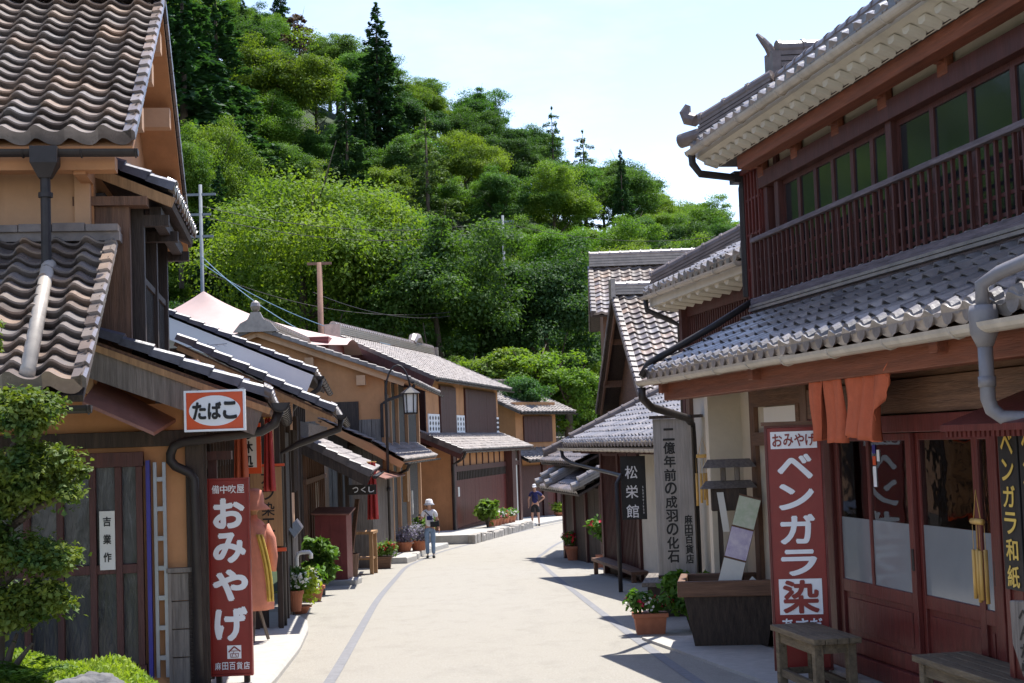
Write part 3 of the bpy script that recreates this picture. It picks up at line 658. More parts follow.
for i in range(56):
    Y = rng.uniform(84, 128); X = -rng.uniform(0.42, 0.85) * Y
    k = ('mid', 'bright', 'dark', 'mid')[i % 4]; tree(k, i % 3, X, Y, rng.uniform(0.9, 1.25), FILL[k][0], FILL[k][1])
# ================================================================ RIGHT: THE SHOP
class BLD:
    """a building: local x along its street front, y out to the street, z in world height"""
    def __init__(s, name, label, cat, X, Y, zb, rz, group=None):
        s.root = thing(name, label, cat, (X, Y, zb), rz, group); s.zb = zb; s.rz = rz; s.o = (X, Y)
    def p(s, mb, name, m, parent=None, **k): return mb.build(name, m, parent or s.root, dz=-s.zb, **k)
    def roof(s, E0, E1, T0, T1, m, parent=None, name='roof', board='wood_dark', th=0.05, **k):
        mb = MB(); N = pantile(mb, E0, E1, T0, T1, **k); r = s.p(mb, name, m, parent, smooth=True)
        ud = MB(); q = [Vector(p) for p in (E0, E1, T1, T0)]; a = [p - N * (k.get('drop', .05) + 0.012) for p in q]; b = [p - N * (k.get('drop', .05) + 0.012 + th) for p in q]
        ud.add(a + b, [(0, 1, 2, 3), (7, 6, 5, 4), (0, 4, 5, 1), (1, 5, 6, 2), (2, 6, 7, 3), (3, 7, 4, 0)])
        s.p(ud, 'roof_boards', board, r); r_n = N; return r, N
RZ = math.atan2(0.9867, -0.1625)
sh = BLD('souvenir_shop', 'two-storey wooden shop with red lattice balcony and white plastered eaves', 'shop', 2.7, 12.5, -0.45, RZ)
X0, X1 = -6.5, 4.36
sb = -0.83     # upper storey stands back
# ground floor walls
w_ = MB(); w_.box(0.86, 6.12, -0.62, -0.52, -0.9, 2.2); sh.p(w_, 'wall', 'cream')
w_ = MB(); w_.add([(4.1, -.45, 2.22), (6.35, -.45, 2.22), (6.35, -1.4, 2.6), (4.1, -1.4, 2.6), (4.1, -.45, 2.16), (6.35, -.45, 2.16), (6.35, -1.4, 2.54), (4.1, -1.4, 2.54)], [(0, 1, 2, 3), (7, 6, 5, 4), (0, 4, 5, 1), (1, 5, 6, 2), (2, 6, 7, 3), (3, 7, 4, 0)]); sh.p(w_, 'lean_to_roof', 'wood_grey')
w_ = MB(); w_.box(X1 - 0.12, X1, -5.5, -0.14, -0.9, 2.3); sh.p(w_, 'wall', 'cream')
w_ = MB(); w_.box(X0, X1 - 0.14, -5.6, -5.5, -0.9, 5.2); w_.box(X0, X0 + .1, -5.5, -.2, -.9, 5.2); sh.p(w_, 'wall', 'wood_dark')
w_ = MB()
for x, y in ((6.2, -.55), (3.72, -.55), (0.78, -.05)):
    w_ = MB(); w_.box(x - 0.08, x + 0.08, y - .09, y + .08, -0.8, 2.2); sh.p(w_, 'post', 'wood_brownv', bevel=0.006)
w_ = MB(); planks(w_, 1.0, 3.6, 15, -0.515, -0.485, -0.7, 0.05); sh.p(w_, 'dado', 'wood_black')
w_ = MB(); w_.box(2.4, 3.4, -0.52, -0.50, 1.68, 1.92); sh.p(w_, 'transom_panel', 'white')
w_ = MB(); w_.box(0.87, 3.64, -0.5, -0.44, 1.93, 2.1); w_.box(.87, 3.64, -0.5, -0.44, 1.52, 1.66); w_.box(2.2, 2.3, -.5, -.45, 1.66, 1.93); w_.box(0.8, 0.86, -.6, -.14, -.7, 2.1); sh.p(w_, 'transom_frame', 'wood_brown')
# boarded head above the doors
w_ = MB(); w_.box(X0, 0.70, -0.12, 0.0, 2.02, 2.35); w_.box(X0, 0.70, -0.12, 0.02, 1.76, 2.015); sh.p(w_, 'wall_boards', 'wood_brown', bevel=0.005)
# door frame
fr = MB(); fr.box(-3.32, -2.79, -.13, .02, -.5, 1.75); fr.box(-2.78, 0.28, -0.13, 0.05, 1.62, 1.75); fr.box(-2.78, 0.28, -0.13, 0.06, -0.30, -0.16); fr.box(0.14, 0.28, -0.13, 0.05, -0.16, 1.62); fr.box(0.28, 0.70, -0.13, 0.015, -0.6, 1.76)
fr.box(-2.78, -2.68, -0.13, 0.05, -0.16, 1.62); sh.p(fr, 'door_frame', 'bengara', bevel=0.006)
st = MB(); st.box(-3.0, 0.5, -0.13, 0.16, -0.75, -0.302); sh.p(st, 'door_step', 'stone', bevel=0.02)
def shop_door(xa, xb, y, first_split):
    f = MB(); sw = 0.085
    f.box(xa, xa + sw, y - 0.02, y + 0.02, -0.155, 1.615); f.box(xb - sw, xb, y - 0.02, y + 0.02, -0.155, 1.615)
    xs = [xa + sw, xb - sw]
    if first_split: xm = (xa + xb) / 2 + 0.05; f.box(xm - 0.022, xm + 0.022, y - 0.02, y + 0.018, 0.40, 1.56)
    for z0, z1 in ((1.56, 1.615), (0.33, 0.43), (-0.155, -0.03)): f.box(xs[0], xs[1], y - 0.02, y + 0.019, z0, z1)
    d = sh.p(f, 'door', 'bengara', bevel=0.004)
    g = MB(); g.box(xs[0], xs[1], y - 0.006, y + 0.002, 0.94, 1.56); sh.p(g, 'clear_glass', 'glass_clear', d)
    g = MB(); g.box(xs[0], xs[1], y - 0.006, y + 0.004, 0.43, 0.938); sh.p(g, 'frosted_glass', 'frost', d)
    g = MB(); g.box(xs[0], xs[1], y - 0.012, y - 0.004, -0.03, 0.33)
    m = (xs[0] + xs[1]) / 2
    g.box(xs[0] + 0.05, xs[1] - 0.05, y - 0.004, y + 0.006, 0.02, 0.28); sh.p(g, 'door_panel', 'bengara', d, bevel=0.01)
    h = MB(); h.box(xa + 0.02, xa + 0.055, y + 0.02, y + 0.026, 0.60, 0.76); sh.p(h, 'handle', 'wood_black', d)
shop_door(-1.40, 0.13, 0.0, True)
shop_door(-2.40, -1.36, -0.042, False)
shop_door(-2.68, -2.38, 0.0, False)
# dark room behind the glass, with goods one can make out
w_ = MB(); w_.box(-5.0, 0.8, -2.6, -2.56, -0.5, 2.4); sh.p(w_, 'inner_wall', 'wood_brownv')
w_ = MB(); w_.box(-6.4, 0.8, -2.56, -.14, -0.6, -0.45); sh.p(w_, 'shop_floor', 'concrete')
w_ = MB(); w_.box(-6.4, 4, -4, -.14, 2.36, 2.42); sh.p(w_, 'shop_ceiling', 'wood_dark')
# eave beam, brackets, gutter, lower roof
lx0, lx1 = X0, 4.15
ev = 0.55; ez = 2.32
bm = MB(); bm.box(X0, 4.0, 0.26, 0.42, 2.04, 2.30); sh.p(bm, 'eave_beam', 'beam', bevel=0.01)
bk = MB()
for x in (X1 - 0.5, 0.78, -2.9, -5.2):
    bk = MB(); bk.box(x - 0.06, x + 0.06, -0.5, 0.5, 2.12, 2.24); sh.p(bk, 'bracket', 'beam', bevel=0.008)
rf, N = sh.roof((lx1, ev, ez), (lx0, ev, ez), (lx1, sb + 0.02, ez + 0.66), (lx0, sb + 0.02, ez + 0.66), 'tile_grey', board='wood_brown', pitch=0.27, course=0.235, amp=0.05, step=0.034, drop=0.06)
rt = MB()
for i in range(40):
    x = lx0 + 0.1 + i * (lx1 - lx0 - 0.2) / 39
    rt.beam((x, 0.42, ez - 0.08), (x, sb + 0.1, ez + 0.5), 0.045, 0.06)
sh.p(rt, 'rafter', 'beam', rf)
# half-round eave-end tiles
et = MB(); nn = round((lx1 - lx0) / 0.27)
eave_ends(et, nn, lx1 - .18 * .27, -(lx1 - lx0) / nn, ev + .014, ez + .028, .075)
sh.p(et, 'eave_end_tiles', 'tile_grey', rf, smooth=False)
rd = MB(); ridge(rd, (lx1 - 0.1, sb + 0.12, ez + 0.67), (lx0, sb + 0.12, ez + 0.67), 2, 0.2, 0.04, 0.07); sh.p(rd, 'flashing_tiles', 'tile_grey', rf)
vg = MB(); verge(vg, (lx1, ev, ez), (lx1, sb, ez + 0.66), N, (1, 0, 0)); sh.p(vg, 'verge', 'tile_blue', rf)
gt = MB(); gutter(gt, (lx1 + 0.05, ev + 0.07, ez - 0.05), (-0.6, ev + 0.07, ez - 0.06), 0.06); gutter(gt, (-0.55, ev + 0.075, ez - 0.075), (lx0, ev + 0.075, ez - 0.085), 0.065); sh.p(gt, 'gutter', 'pvc', smooth=False)
pp = MB(); pp.tube([(lx1 + .02, 0.62, 2.2), (lx1 + .02, .62, 2.08), (lx1 + .1, 0.5, 1.98), (5.6, -.30, 1.86), (5.8, -.40, 1.78), (5.85, -.42, 1.6), (5.85, -.42, -0.8)], 0.045, 10); sh.p(pp, 'downpipe', 'metal_dark', smooth=True)
pp = MB(); pp.tube([(lx1 - 0.05, sb + 0.05, ez + 0.86), (lx1 + 0.03, -0.2, ez + 0.52), (lx1 + 0.05, ev - .02, ez + 0.14), (lx1 + 0.05, ev + .06, ez + 0.0)], 0.04, 10); sh.p(pp, 'downpipe', 'metal_dark', smooth=True)
# grey downpipe near the door
xq = -3.85
pp = MB(); pp.tube([(xq - 2.3, 0.32, 2.80), (xq - .1, 0.55, 2.52), (xq, 0.62, 2.46), (xq, 0.62, 2.30)], 0.042, 12); pp.tube([(xq, .62, 2.34), (xq, .62, 2.30), (xq, .62, 2.18), (xq, .62, 2.10)], [.075, .085, .08, .045], 14)
pp.tube([(xq, .62, 2.16), (xq, .62, 1.80), (xq, .60, 1.74), (xq - .05, .56, 1.69), (xq - 0.4, .30, 1.66), (xq - .7, 0.1, 1.64)], 0.043, 12); pp.tube([(xq, .62, 1.93), (xq, .62, 1.87)], 0.05, 12); sh.p(pp, 'downpipe', 'pipe_grey', smooth=True)
# ---- upper storey
ux1 = 4.58; uz0 = 2.95; uz1 = 4.95
w_ = MB(); w_.box(ux1 - 0.1, ux1, -5.5, sb - 0.2, 2.3, 4.95); sh.p(w_, 'wall', 'wood_dark')
# boarded shutter case at the far end
w_ = MB(); w_.box(4.06, ux1, sb - 0.2, sb + 0.02, 2.9, 4.62)
for i in range(5): x = 4.08 + i * 0.118; w_.box(x, x + 0.03, sb + 0.02, sb + 0.045, 2.9, 4.62)
for z in (3.1, 3.5, 3.9, 4.3): w_.box(4.06, ux1 - 0.01, sb + 0.022, sb + 0.035, z, z + 0.03)
w_.box(4.0, ux1 + .05, sb - 0.1, sb + 0.08, 4.62, 4.68); sh.p(w_, 'shutter_case', 'bengara', bevel=0.004)
po = MB()
for x in (3.98, 3.62, 0.62, -2.3, -4.8):
    po = MB(); po.box(x - 0.06, x + 0.06, sb - 0.14, sb + 0.0, 2.9, 4.72); sh.p(po, 'post', 'bengara_d', bevel=0.006)
h_ = MB(); h_.box(X0, 4.15, sb - 0.12, sb + 0.04, 4.38, 4.56); h_.box(X0, 4.15, sb - 0.12, sb - 0.02, 2.88, 3.12); sh.p(h_, 'lintel', 'bengara_d', bevel=0.006)
h_ = MB(); h_.box(X0, 3.98, sb - 0.1, sb - 0.04, 4.56, 4.74); sh.p(h_, 'plaster_band', 'cream')
h_ = MB(); h_.box(X0, 4.7, sb - 4.5, sb + .32, 4.745, 4.80); sh.p(h_, 'ceiling_boards', 'wood_dark')
h_ = MB(); h_.box(X0, 4.1, sb + 0.10, sb + 0.27, 4.60, 4.82)
for x in (3.98, 2.9, 1.75, .62, -.6, -2.3, -4.8): h_.box(x - 0.05, x + 0.05, sb, sb + 0.10, 4.60, 4.74); h_.box(x - .09, x + .09, sb - 0.02, sb + 0.05, 4.5, 4.72)
sh.p(h_, 'eave_beam', 'beam', bevel=0.01)
# upper windows
for xa, xb in ((3.56, 3.08), (3.08, 2.6), (2.6, 2.12), (2.12, 1.62), (1.62, 1.14), (1.14, 0.68), (0.56, -0.14), (-.14, -.84), (-.84, -1.54), (-1.54, -2.24), (-2.36, -3.2), (-3.2, -4.0), (-4.0, -4.74)):
    f = MB(); f.box(xb, xb + 0.04, sb - 0.1, sb - 0.06, 3.1, 4.38); f.box(xa - 0.04, xa, sb - 0.1, sb - 0.06, 3.1, 4.38); f.box(xb + 0.04, xa - 0.04, sb - 0.1, sb - 0.06, 4.33, 4.38); f.box(xb + 0.04, xa - 0.04, sb - 0.1, sb - 0.06, 3.1, 3.17)
    wo = sh.p(f, 'window', 'bengara_d'); g = MB(); g.box(xb + 0.04, xa - 0.04, sb - 0.085, sb - 0.078, 3.17, 4.33); sh.p(g, 'pane', 'glass', wo)
# balcony
bl = MB(); by = sb + 0.14
bl.box(X0, 4.02, by - 0.035, by + 0.05, 3.76, 3.81); 
bl2 = MB(); slats(bl2, X0, 4.0, 74, 0.03, by - 0.014, by + 0.014, 3.14, 3.76)
bl2.box(X0, 4.0, by - 0.03, by - 0.014, 3.55, 3.58); bl2.box(X0, 4.0, by - 0.03, by - 0.014, 3.33, 3.36)
bl2.box(4.0, 4.06, by - .03, by + .03, 3.0, 3.86); bl2.box(X0, 4.0, by - 0.03, by - 0.014, 3.18, 3.21)
b_ = sh.p(bl, 'balcony_rail', 'wood_violet', bevel=0.006); sh.p(bl2, 'balusters', 'bengara_d', b_)
s_ = MB(); s_.box(X0, 4.06, sb + 0.03, by + 0.06, 3.0, 3.14); s_.box(X0, 4.06, sb + 0.03, by + 0.045, 2.9, 2.997); sh.p(s_, 'balcony_sill', 'wood_violet', bevel=0.01)
# plastered eaves: soffit block with scalloped bracket row
uev = -0.28; uez = 4.98
so_ = MB(); so_.add([(X0, sb + 0.3, 4.74), (4.78, sb + 0.3, 4.74), (4.78, uev - 0.02, 4.86), (X0, uev - 0.02, 4.86), (X0, sb + .3, 5.0), (4.78, sb + .3, 5.0), (4.78, uev - .02, 4.97), (X0, uev - .02, 4.97)],
        [(0, 3, 2, 1), (4, 5, 6, 7), (0, 1, 5, 4), (1, 2, 6, 5), (2, 3, 7, 6), (3, 0, 4, 7)])
for i in range(38):
    x = 4.6 - i * 0.29; so_.prism([(-.07, 0), (.07, 0), (.055, -.05), (0, -.062), (-.055, -.05)], (x, sb + 0.34, 4.77), (1, 0, 0), (0, 0.0, 1), (0, 0.14, 0.045))
sh.p(so_, 'eave_soffit', 'eave_white')
ix = 4.88
sl_ = 0.46
rf2, N2 = sh.roof((ix, uev, uez), (X0, uev, uez), (ix - .75, sb - .25, uez + .40), (X0, sb - .25, uez + .40), 'tile_grey', board='eave_white', pitch=0.27, course=0.235, amp=0.05, step=0.034, drop=0.06)
# hip end facing along the street and the hip ridge
rf3, N3 = sh.roof((ix, sb - 4.5, uez), (ix, uev, uez), (ix - .75, sb - 3.9, uez + .40), (ix - .75, sb - .25, uez + .40), 'tile_brown', board='eave_white', pitch=0.27, course=0.235, amp=0.05, step=0.034)
et = MB(); nn = round((ix - X0) / 0.27)
eave_ends(et, nn, ix - .18 * .27, -(ix - X0) / nn, uev + .014, uez + .03, .078)
sh.p(et, 'eave_end_tiles', 'tile_grey', rf2)
hr = MB(); ridge(hr, (ix - 0.12, uev - 0.1, uez + 0.10), (ix - .8, sb - .2, uez + .46), 4, 0.24, 0.05, 0.085)
hr.tube([(ix + .12, uev + .1, uez + .13), (ix - .2, uev - .15, uez + .17)], [.085, .085], 14)
hr.tube([(ix - .05, uev - .05, uez + .34), (ix + .03, uev + .02, uez + .38), (ix + .05, uev + .05, uez + .46), (ix + .02, uev + .02, uez + .54)], [.075, .085, .07, .035], 10)
sh.p(hr, 'hip_ridge', 'tile_dark', rf2)
zt = uez + .40
mr = MB(); ridge(mr, (ix - .78, sb - .3, zt + .03), (X0, sb - .3, zt + .03), 4, 0.26, 0.055, 0.085); sh.p(mr, 'flat_ridge', 'tile_dark', rf2)
rb, NB = sh.roof((ix - .85, sb - .42, zt + .05), (X0, sb - .42, zt + .05), (ix - .85, sb - 2.6, zt + 1.05), (X0, sb - 2.6, zt + 1.05), 'tile_dark', board='eave_white', pitch=0.27, course=0.24)
mr = MB(); yr = sb - .35
ridge(mr, (4.35, yr, zt + .28), (4.35, yr - 5, zt + .55), 5, 0.3, 0.07, 0.1)
mr.box(4.22, 4.50, yr + .0, yr + .1, zt + .1, zt + .62)
mr.tube([(4.35, yr + .05, zt + .60), (4.36, yr + .10, zt + .70), (4.39, yr + .15, zt + .78), (4.43, yr + .20, zt + .86)], [.06, .05, .04, .02], 10); sh.p(mr, 'cross_ridge', 'tile_dark', rb)
gb = MB(); gutter(gb, (4.74, uev + 0.07, uez - 0.05), (X0, uev + 0.07, uez - 0.1), 0.06, brk=0.6); sh.p(gb, 'gutter', 'pvc')
pp = MB(); pp.tube([(4.68, uev + 0.07, uez - 0.06), (4.68, uev + .06, uez - .2), (4.66, uev - .02, uez - .32), (4.64, sb + .05, uez - .38), (4.62, sb + .05, uez - .5), (4.62, sb + .05, ez + .9)], 0.045, 10); pp.box(4.6, 4.8, sb - .02, sb + .14, 4.55, 4.68); sh.p(pp, 'downpipe', 'metal_dark', smooth=False)
# ================================================================ RIGHT: THE HOUSES BEYOND THE SHOP
def quad_wall(mb, poly, axis_pts): pass
# lattice house joined to the shop
b2 = BLD('lattice_townhouse', 'dark lattice-fronted upper house tucked behind the red shop', 'house', 2.7, 12.5, -0.7, RZ)
m_ = MB(); m_.box(4.78, 9.0, -5, -1.35, -1.0, 3.75); b2.p(m_, 'wall', 'bengara_d')
m_ = MB(); m_.box(4.78, 9.0, -1.35, -1.28, 3.35, 3.6); m_.box(4.78, 9.0, -1.35, -1.28, 2.2, 2.42); slats(m_, 4.8, 9.0, 40, 0.035, -1.35, -1.30, 2.42, 3.35)
m_.box(8.88, 9.02, -1.36, -1.2, 1.0, 3.6); m_.box(4.8, 9.0, -1.335, -1.29, 2.85, 2.9); b2.p(m_, 'lattice', 'bengara_d')
m_ = MB(); planks(m_, 4.78, 9.0, 14, -1.34, -1.3, -1.0, 2.2); b2.p(m_, 'boarding', 'wood_dark')
e2 = -0.83; z2 = 3.74; hx = 9.5
r2, N = b2.roof((hx, e2, z2), (4.76, e2, z2), (hx - 1.7, e2 - 2.6, z2 + 1.3), (4.76, e2 - 2.6, z2 + 1.3), 'tile_grey', board='eave_white', pitch=0.27, course=0.24, amp=0.05, step=0.034)
r2b, Nb = b2.roof((hx, e2 - 4.8, z2), (hx, e2, z2), (hx - 1.7, e2 - 2.7, z2 + 1.3), (hx - 1.7, e2 - 2.6, z2 + 1.3), 'tile_brown', board='eave_white', pitch=0.27, course=0.24, amp=0.05)
m_ = MB(); ridge(m_, (hx - .1, e2 - .1, z2 + .08), (hx - 1.7, e2 - 2.6, z2 + 1.34), 3, 0.24, 0.05, 0.085); ridge(m_, (hx - 1.6, e2 - 2.65, z2 + 1.3), (4.8, e2 - 2.65, z2 + 1.3), 4, 0.3, 0.06, 0.1); b2.p(m_, 'ridge', 'tile_dark', r2)
m_ = MB()
eave_ends(m_, 18, hx - .05, -.27, e2 + .014, z2 + .03, .078)
b2.p(m_, 'eave_end_tiles', 'tile_grey', r2)
m_ = MB(); m_.box(4.78, 9.3, -1.28, e2 - .02, z2 - 0.2, z2 - 0.06)
for i in range(11): x = 9.1 - i * 0.42; m_.prism([(-.11, 0), (.11, 0), (.09, -.07), (0, -.1), (-.09, -.07)], (x, -1.2, z2 - .2), (1, 0, 0), (0, 0, 1), (0, 0.3, 0.04))
b2.p(m_, 'eave_soffit', 'eave_white')
m_ = MB(); gutter(m_, (9.3, e2 + 0.07, z2 - 0.05), (4.8, e2 + 0.07, z2 - 0.08), 0.055); b2.p(m_, 'gutter', 'pvc')
m_ = MB(); m_.tube([(9.2, e2 + .07, z2 - .06), (9.2, e2 + .05, z2 - .25), (9.1, -1.1, z2 - .42), (9.05, -1.22, z2 - .5), (9.05, -1.22, 1.0)], 0.04, 8); b2.p(m_, 'downpipe', 'metal_dark', smooth=True)

RZ4 = math.atan2(0.9889, -0.1483)
b4 = BLD('inn_house', 'cream-walled inn with a wide low tiled pent roof over the street', 'house', 2.25, 28.1, -1.0, RZ4)
m_ = MB(); m_.box(-6.0, -0.12, -0.14, -0.02, -1.4, 1.7); m_.box(-6.1, -6.0, -5, -0.02, -1.4, 1.9); b4.p(m_, 'wall', 'cream')
m_ = MB(); m_.box(0, 3.3, -0.16, -0.06, -1.6, 1.7); b4.p(m_, 'wall', 'wood_dark')
for x in (-0.06, 1.6, 3.2, -3.0, -5.9):
    m_ = MB(); m_.box(x - 0.08, x + 0.08, -0.14, 0.04, -1.4, 1.7); b4.p(m_, 'post', 'bengara_d' if x > -1 else 'wood_brownv', bevel=.006)
m_ = MB(); slats(m_, 0.06, 1.52, 12, 0.04, -0.06, 0.0, -0.9, 1.3); slats(m_, 1.68, 3.12, 12, 0.04, -0.06, 0.0, -0.9, 1.3); m_.box(0.02, 3.12, -0.06, 0.012, 1.3, 1.4); m_.box(0.02, 3.12, -0.06, 0.012, -0.95, -0.87); b4.p(m_, 'lattice', 'bengara_d')
m_ = MB(); m_.box(-0.5, 3.2, -0.04, 0.3, -0.85, -0.79); m_.box(-.45, -.38, 0.2, 0.28, -1.2, -.85); m_.box(3.0, 3.07, 0.2, 0.28, -1.3, -.85); b4.p(m_, 'veranda_bench', 'wood_brown')
m_ = MB(); m_.box(-6.1, 3.3, 0.3, 0.42, 1.36, 1.5)
for x in (-0.06, 1.6, 3.2, -3.0, -5.9): m_.box(x - .05, x + .05, 0.0, 0.6, 1.38, 1.47)
b4.p(m_, 'eave_beam', 'bengara_d')
r4, N = b4.roof((3.5, 0.75, 1.55), (-6.1, 0.75, 1.55), (3.5, -1.7, 2.70), (-6.1, -1.7, 2.70), 'tile_grey', pitch=0.27, course=0.24, amp=0.05, step=0.034)
m_ = MB(); nn = 35
eave_ends(m_, nn, 3.45, -9.6 / 36, .764, 1.58, .078)
b4.p(m_, 'eave_end_tiles', 'tile_grey', r4)
m_ = MB(); verge(m_, (3.5, 0.75, 1.55), (3.5, -1.7, 2.70), N, (1, 0, 0)); b4.p(m_, 'verge', 'tile_dark', r4)
m_ = MB(); ridge(m_, (3.45, 0.6, 1.64), (3.45, -1.7, 2.74), 1, 0.2, 0.05, 0.08); b4.p(m_, 'verge_ridge', 'tile_dark', r4)
m_ = MB(); gutter(m_, (3.5, 0.82, 1.49), (-6.0, 0.82, 1.46), 0.055, brk=0.35); b4.p(m_, 'gutter', 'pvc')
m_ = MB(); m_.tube([(3.3, 0.82, 1.45), (3.3, 0.8, 1.3), (2.9, 0.7, 1.18), (-2.6, 0.88, 1.02), (-2.75, 1.0, 0.9), (-2.75, 1.0, -1.2)], 0.036, 8); b4.p(m_, 'downpipe', 'metal_dark', smooth=True)
# gabled house behind it
b3 = BLD('gabled_house', 'gabled house whose steep tiled roof slope faces up the street', 'house', 1.80, 28.1, -1.2, math.atan2(0.9985, -0.055))
vy = -1.27
m_ = MB(); m_.prism([(5.4, 1.0), (13.2, 1.0), (13.2, 2.75), (9.3, 4.98), (5.4, 2.75)], (0, vy - 0.55, 0), (1, 0, 0), (0, 0, 1), (0, -0.12, 0)); m_.box(5.4, 5.5, -9, vy - .7, -1.2, 2.75); b3.p(m_, 'wall', 'wood_brown')
m_ = MB(); m_.box(5.3, 13.2, vy - 0.55, vy - .3, -1.5, 1.0); b3.p(m_, 'boarding', 'bengara_d')
r3, N = b3.roof((4.76, -9.5, 2.42), (4.76, vy, 2.42), (9.3, -9.5, 5.22), (9.3, vy, 5.22), 'tile_brown', pitch=0.29, course=0.27, amp=0.055, step=0.042)
m_ = MB(); verge(m_, (4.76, vy, 2.42), (9.3, vy, 5.22), N, (0, 1, 0)); b3.p(m_, 'verge', 'tile_dark', r3)
r3b, Nb = b3.roof((13.84, vy, 2.42), (13.84, -9.5, 2.42), (9.3, vy, 5.22), (9.3, -9.5, 5.22), 'tile_brown', pitch=0.29, course=0.27)
m_ = MB(); verge(m_, (13.84, vy, 2.42), (9.3, vy, 5.22), Nb, (0, 1, 0)); b3.p(m_, 'verge', 'tile_dark', r3b)
m_ = MB(); ridge(m_, (9.3, vy - 0.05, 5.22), (9.3, -9.5, 5.22), 3, 0.32, 0.07, 0.11); m_.box(9.05, 9.55, vy - .05, vy + .06, 5.12, 5.62); b3.p(m_, 'ridge', 'tile_brown', r3)
m_ = MB()
for a, b in (((4.9, 2.4), (9.3, 5.07)), ((13.7, 2.4), (9.3, 5.07))):
    m_.beam((a[0], vy - 0.09, a[1] - .02), (b[0], vy - 0.09, b[1] - .02), 0.05, 0.26)
for x, z in ((6.2, 3.15), (7.8, 4.2), (10.8, 4.2), (12.4, 3.15)): m_.box(x - .09, x + .09, vy - .6, vy - .05, z - .12, z + .06)
b3.p(m_, 'bargeboard', 'wood_brown', r3)
# tall roof behind
b5 = BLD('tall_house', 'tall house whose ridge shows above the gabled house roof', 'house', -1.2, 26.5, -1.5, math.atan2(0.9992, 0.04))
v5 = -2.85
m_ = MB(); m_.prism([(15.4, -0.1), (19.9, -0.1), (19.9, 5.25), (17.7, 6.35), (15.4, 5.25)], (0, v5 - .3, 0), (1, 0, 0), (0, 0, 1), (0, -8, 0)); b5.p(m_, 'wall', 'wood_brown')
r5, N = b5.roof((14.8, -11, 5.10), (14.8, v5, 5.10), (17.7, -11, 6.70), (17.7, v5, 6.70), 'tile_brown', pitch=0.3, course=0.28)
r5b, Nb = b5.roof((20.6, v5, 5.10), (20.6, -11, 5.10), (17.7, v5, 6.70), (17.7, -11, 6.70), 'tile_brown', pitch=0.3, course=0.28)
m_ = MB(); verge(m_, (14.8, v5, 5.10), (17.7, v5, 6.70), N, (0, 1, 0)); verge(m_, (20.6, v5, 5.10), (17.7, v5, 6.70), Nb, (0, 1, 0)); b5.p(m_, 'verge', 'tile_dark', r5)
m_ = MB(); ridge(m_, (17.7, v5, 6.70), (17.7, -11, 6.70), 4, 0.36, 0.08, 0.12); b5.p(m_, 'ridge', 'tile_brown', r5)
# low roofed wall and small gate at the bend
b6 = BLD('roofed_gate', 'small gate under stacked dark tiles with pale rolled ends beside the pots', 'gate', 1.75, 36.0, -1.35, RZ4)
for x in (-1.4, 0.4, 2.0, 3.4):
    m_ = MB(); m_.box(x - .09, x + .09, -0.1, 0.08, -1.6, 0.6); b6.p(m_, 'post', 'bengara_d')
m_ = MB(); planks(m_, -1.3, 3.4, 18, -0.05, 0.02, -1.5, 0.5); b6.p(m_, 'boarding', 'wood_dark')
r6, N = b6.roof((3.8, 0.62, 0.45), (-1.5, 0.62, 0.45), (3.8, -0.4, 0.98), (-1.5, -0.4, 0.98), 'tile_dark', pitch=0.28, course=0.25)
m_ = MB()
for x in (3.7, 2.2, -1.4):
    m_ = MB(); ridge(m_, (x, 0.55, 0.56), (x, -0.4, 1.02), 2, 0.26, 0.06, 0.1); m_.tube([(x, 0.72, 0.56), (x, 0.45, 0.63)], [.11, .11], 12); b6.p(m_, 'ridge', 'tile_grey', r6)
m_ = MB(); r6b, N = b6.roof((5.4, 0.3, 1.1), (0.2, 0.3, 1.1), (5.4, -1.9, 2.1), (0.2, -1.9, 2.1), 'tile_dark', pitch=0.28, course=0.25)
m_ = MB(); m_.box(0.2, 5.4, -1.5, -.5, -1.6, 1.25); b6.p(m_, 'wall', 'wood_dark')
m_ = MB(); ridge(m_, (5.3, .2, 1.2), (5.3, -1.9, 2.15), 2, .24, .06, .09); b6.p(m_, 'ridge', 'tile_dark', r6b)

# ================================================================ LEFT: NEAR OCHRE HOUSE
RL = math.atan2(-0.9897, 0.1435)
b = BLD('ochre_house', 'near ochre-walled house with tiled gable roof and dark balcony', 'house', -3.17, 12.6, -0.45, RL)
ze = 4.33; zr = 6.50; xr = -3.35; xf = -6.7
m_ = MB(); m_.box(-0.72, -0.60, -8, -0.5, 2.2, 4.45); b.p(m_, 'wall', 'pale_ochre')
m_ = MB(); m_.prism([(-0.6, 2.2), (-6.1, 2.2), (-6.1, 4.55), (xr, 6.36), (-0.6, 4.55)], (0, -0.4, 0), (1, 0, 0), (0, 0, 1), (0, -0.12, 0)); b.p(m_, 'gable_wall', 'ochre')
m_ = MB(); m_.box(-0.68, -0.54, -0.56, -0.42, 2.2, 4.4); b.p(m_, 'corner_post', 'pale_ochre', bevel=.01)
rn, N = b.roof((0, -8, ze), (0, 0, ze), (xr, -8, zr), (xr, 0, zr), 'tile_brown', board='ochre', pitch=0.272, course=0.225, amp=0.064, step=0.068, sag=0.03, seg=10)
rfar, Nf = b.roof((xf, 0, ze), (xf, -8, ze), (xr, 0, zr), (xr, -8, zr), 'tile_brown', board='ochre', pitch=0.272, course=0.235, amp=0.05)
m_ = MB(); verge(m_, (0, 0, ze), (xr, 0, zr), N, (0, 1, 0), h=.06, w=.1); b.p(m_, 'verge', 'tile_brown', rn)
m_ = MB(); verge(m_, (xf, 0, ze), (xr, 0, zr), Nf, (0, 1, 0), w=.14, h=.10); b.p(m_, 'verge', 'tile_dark', rfar)
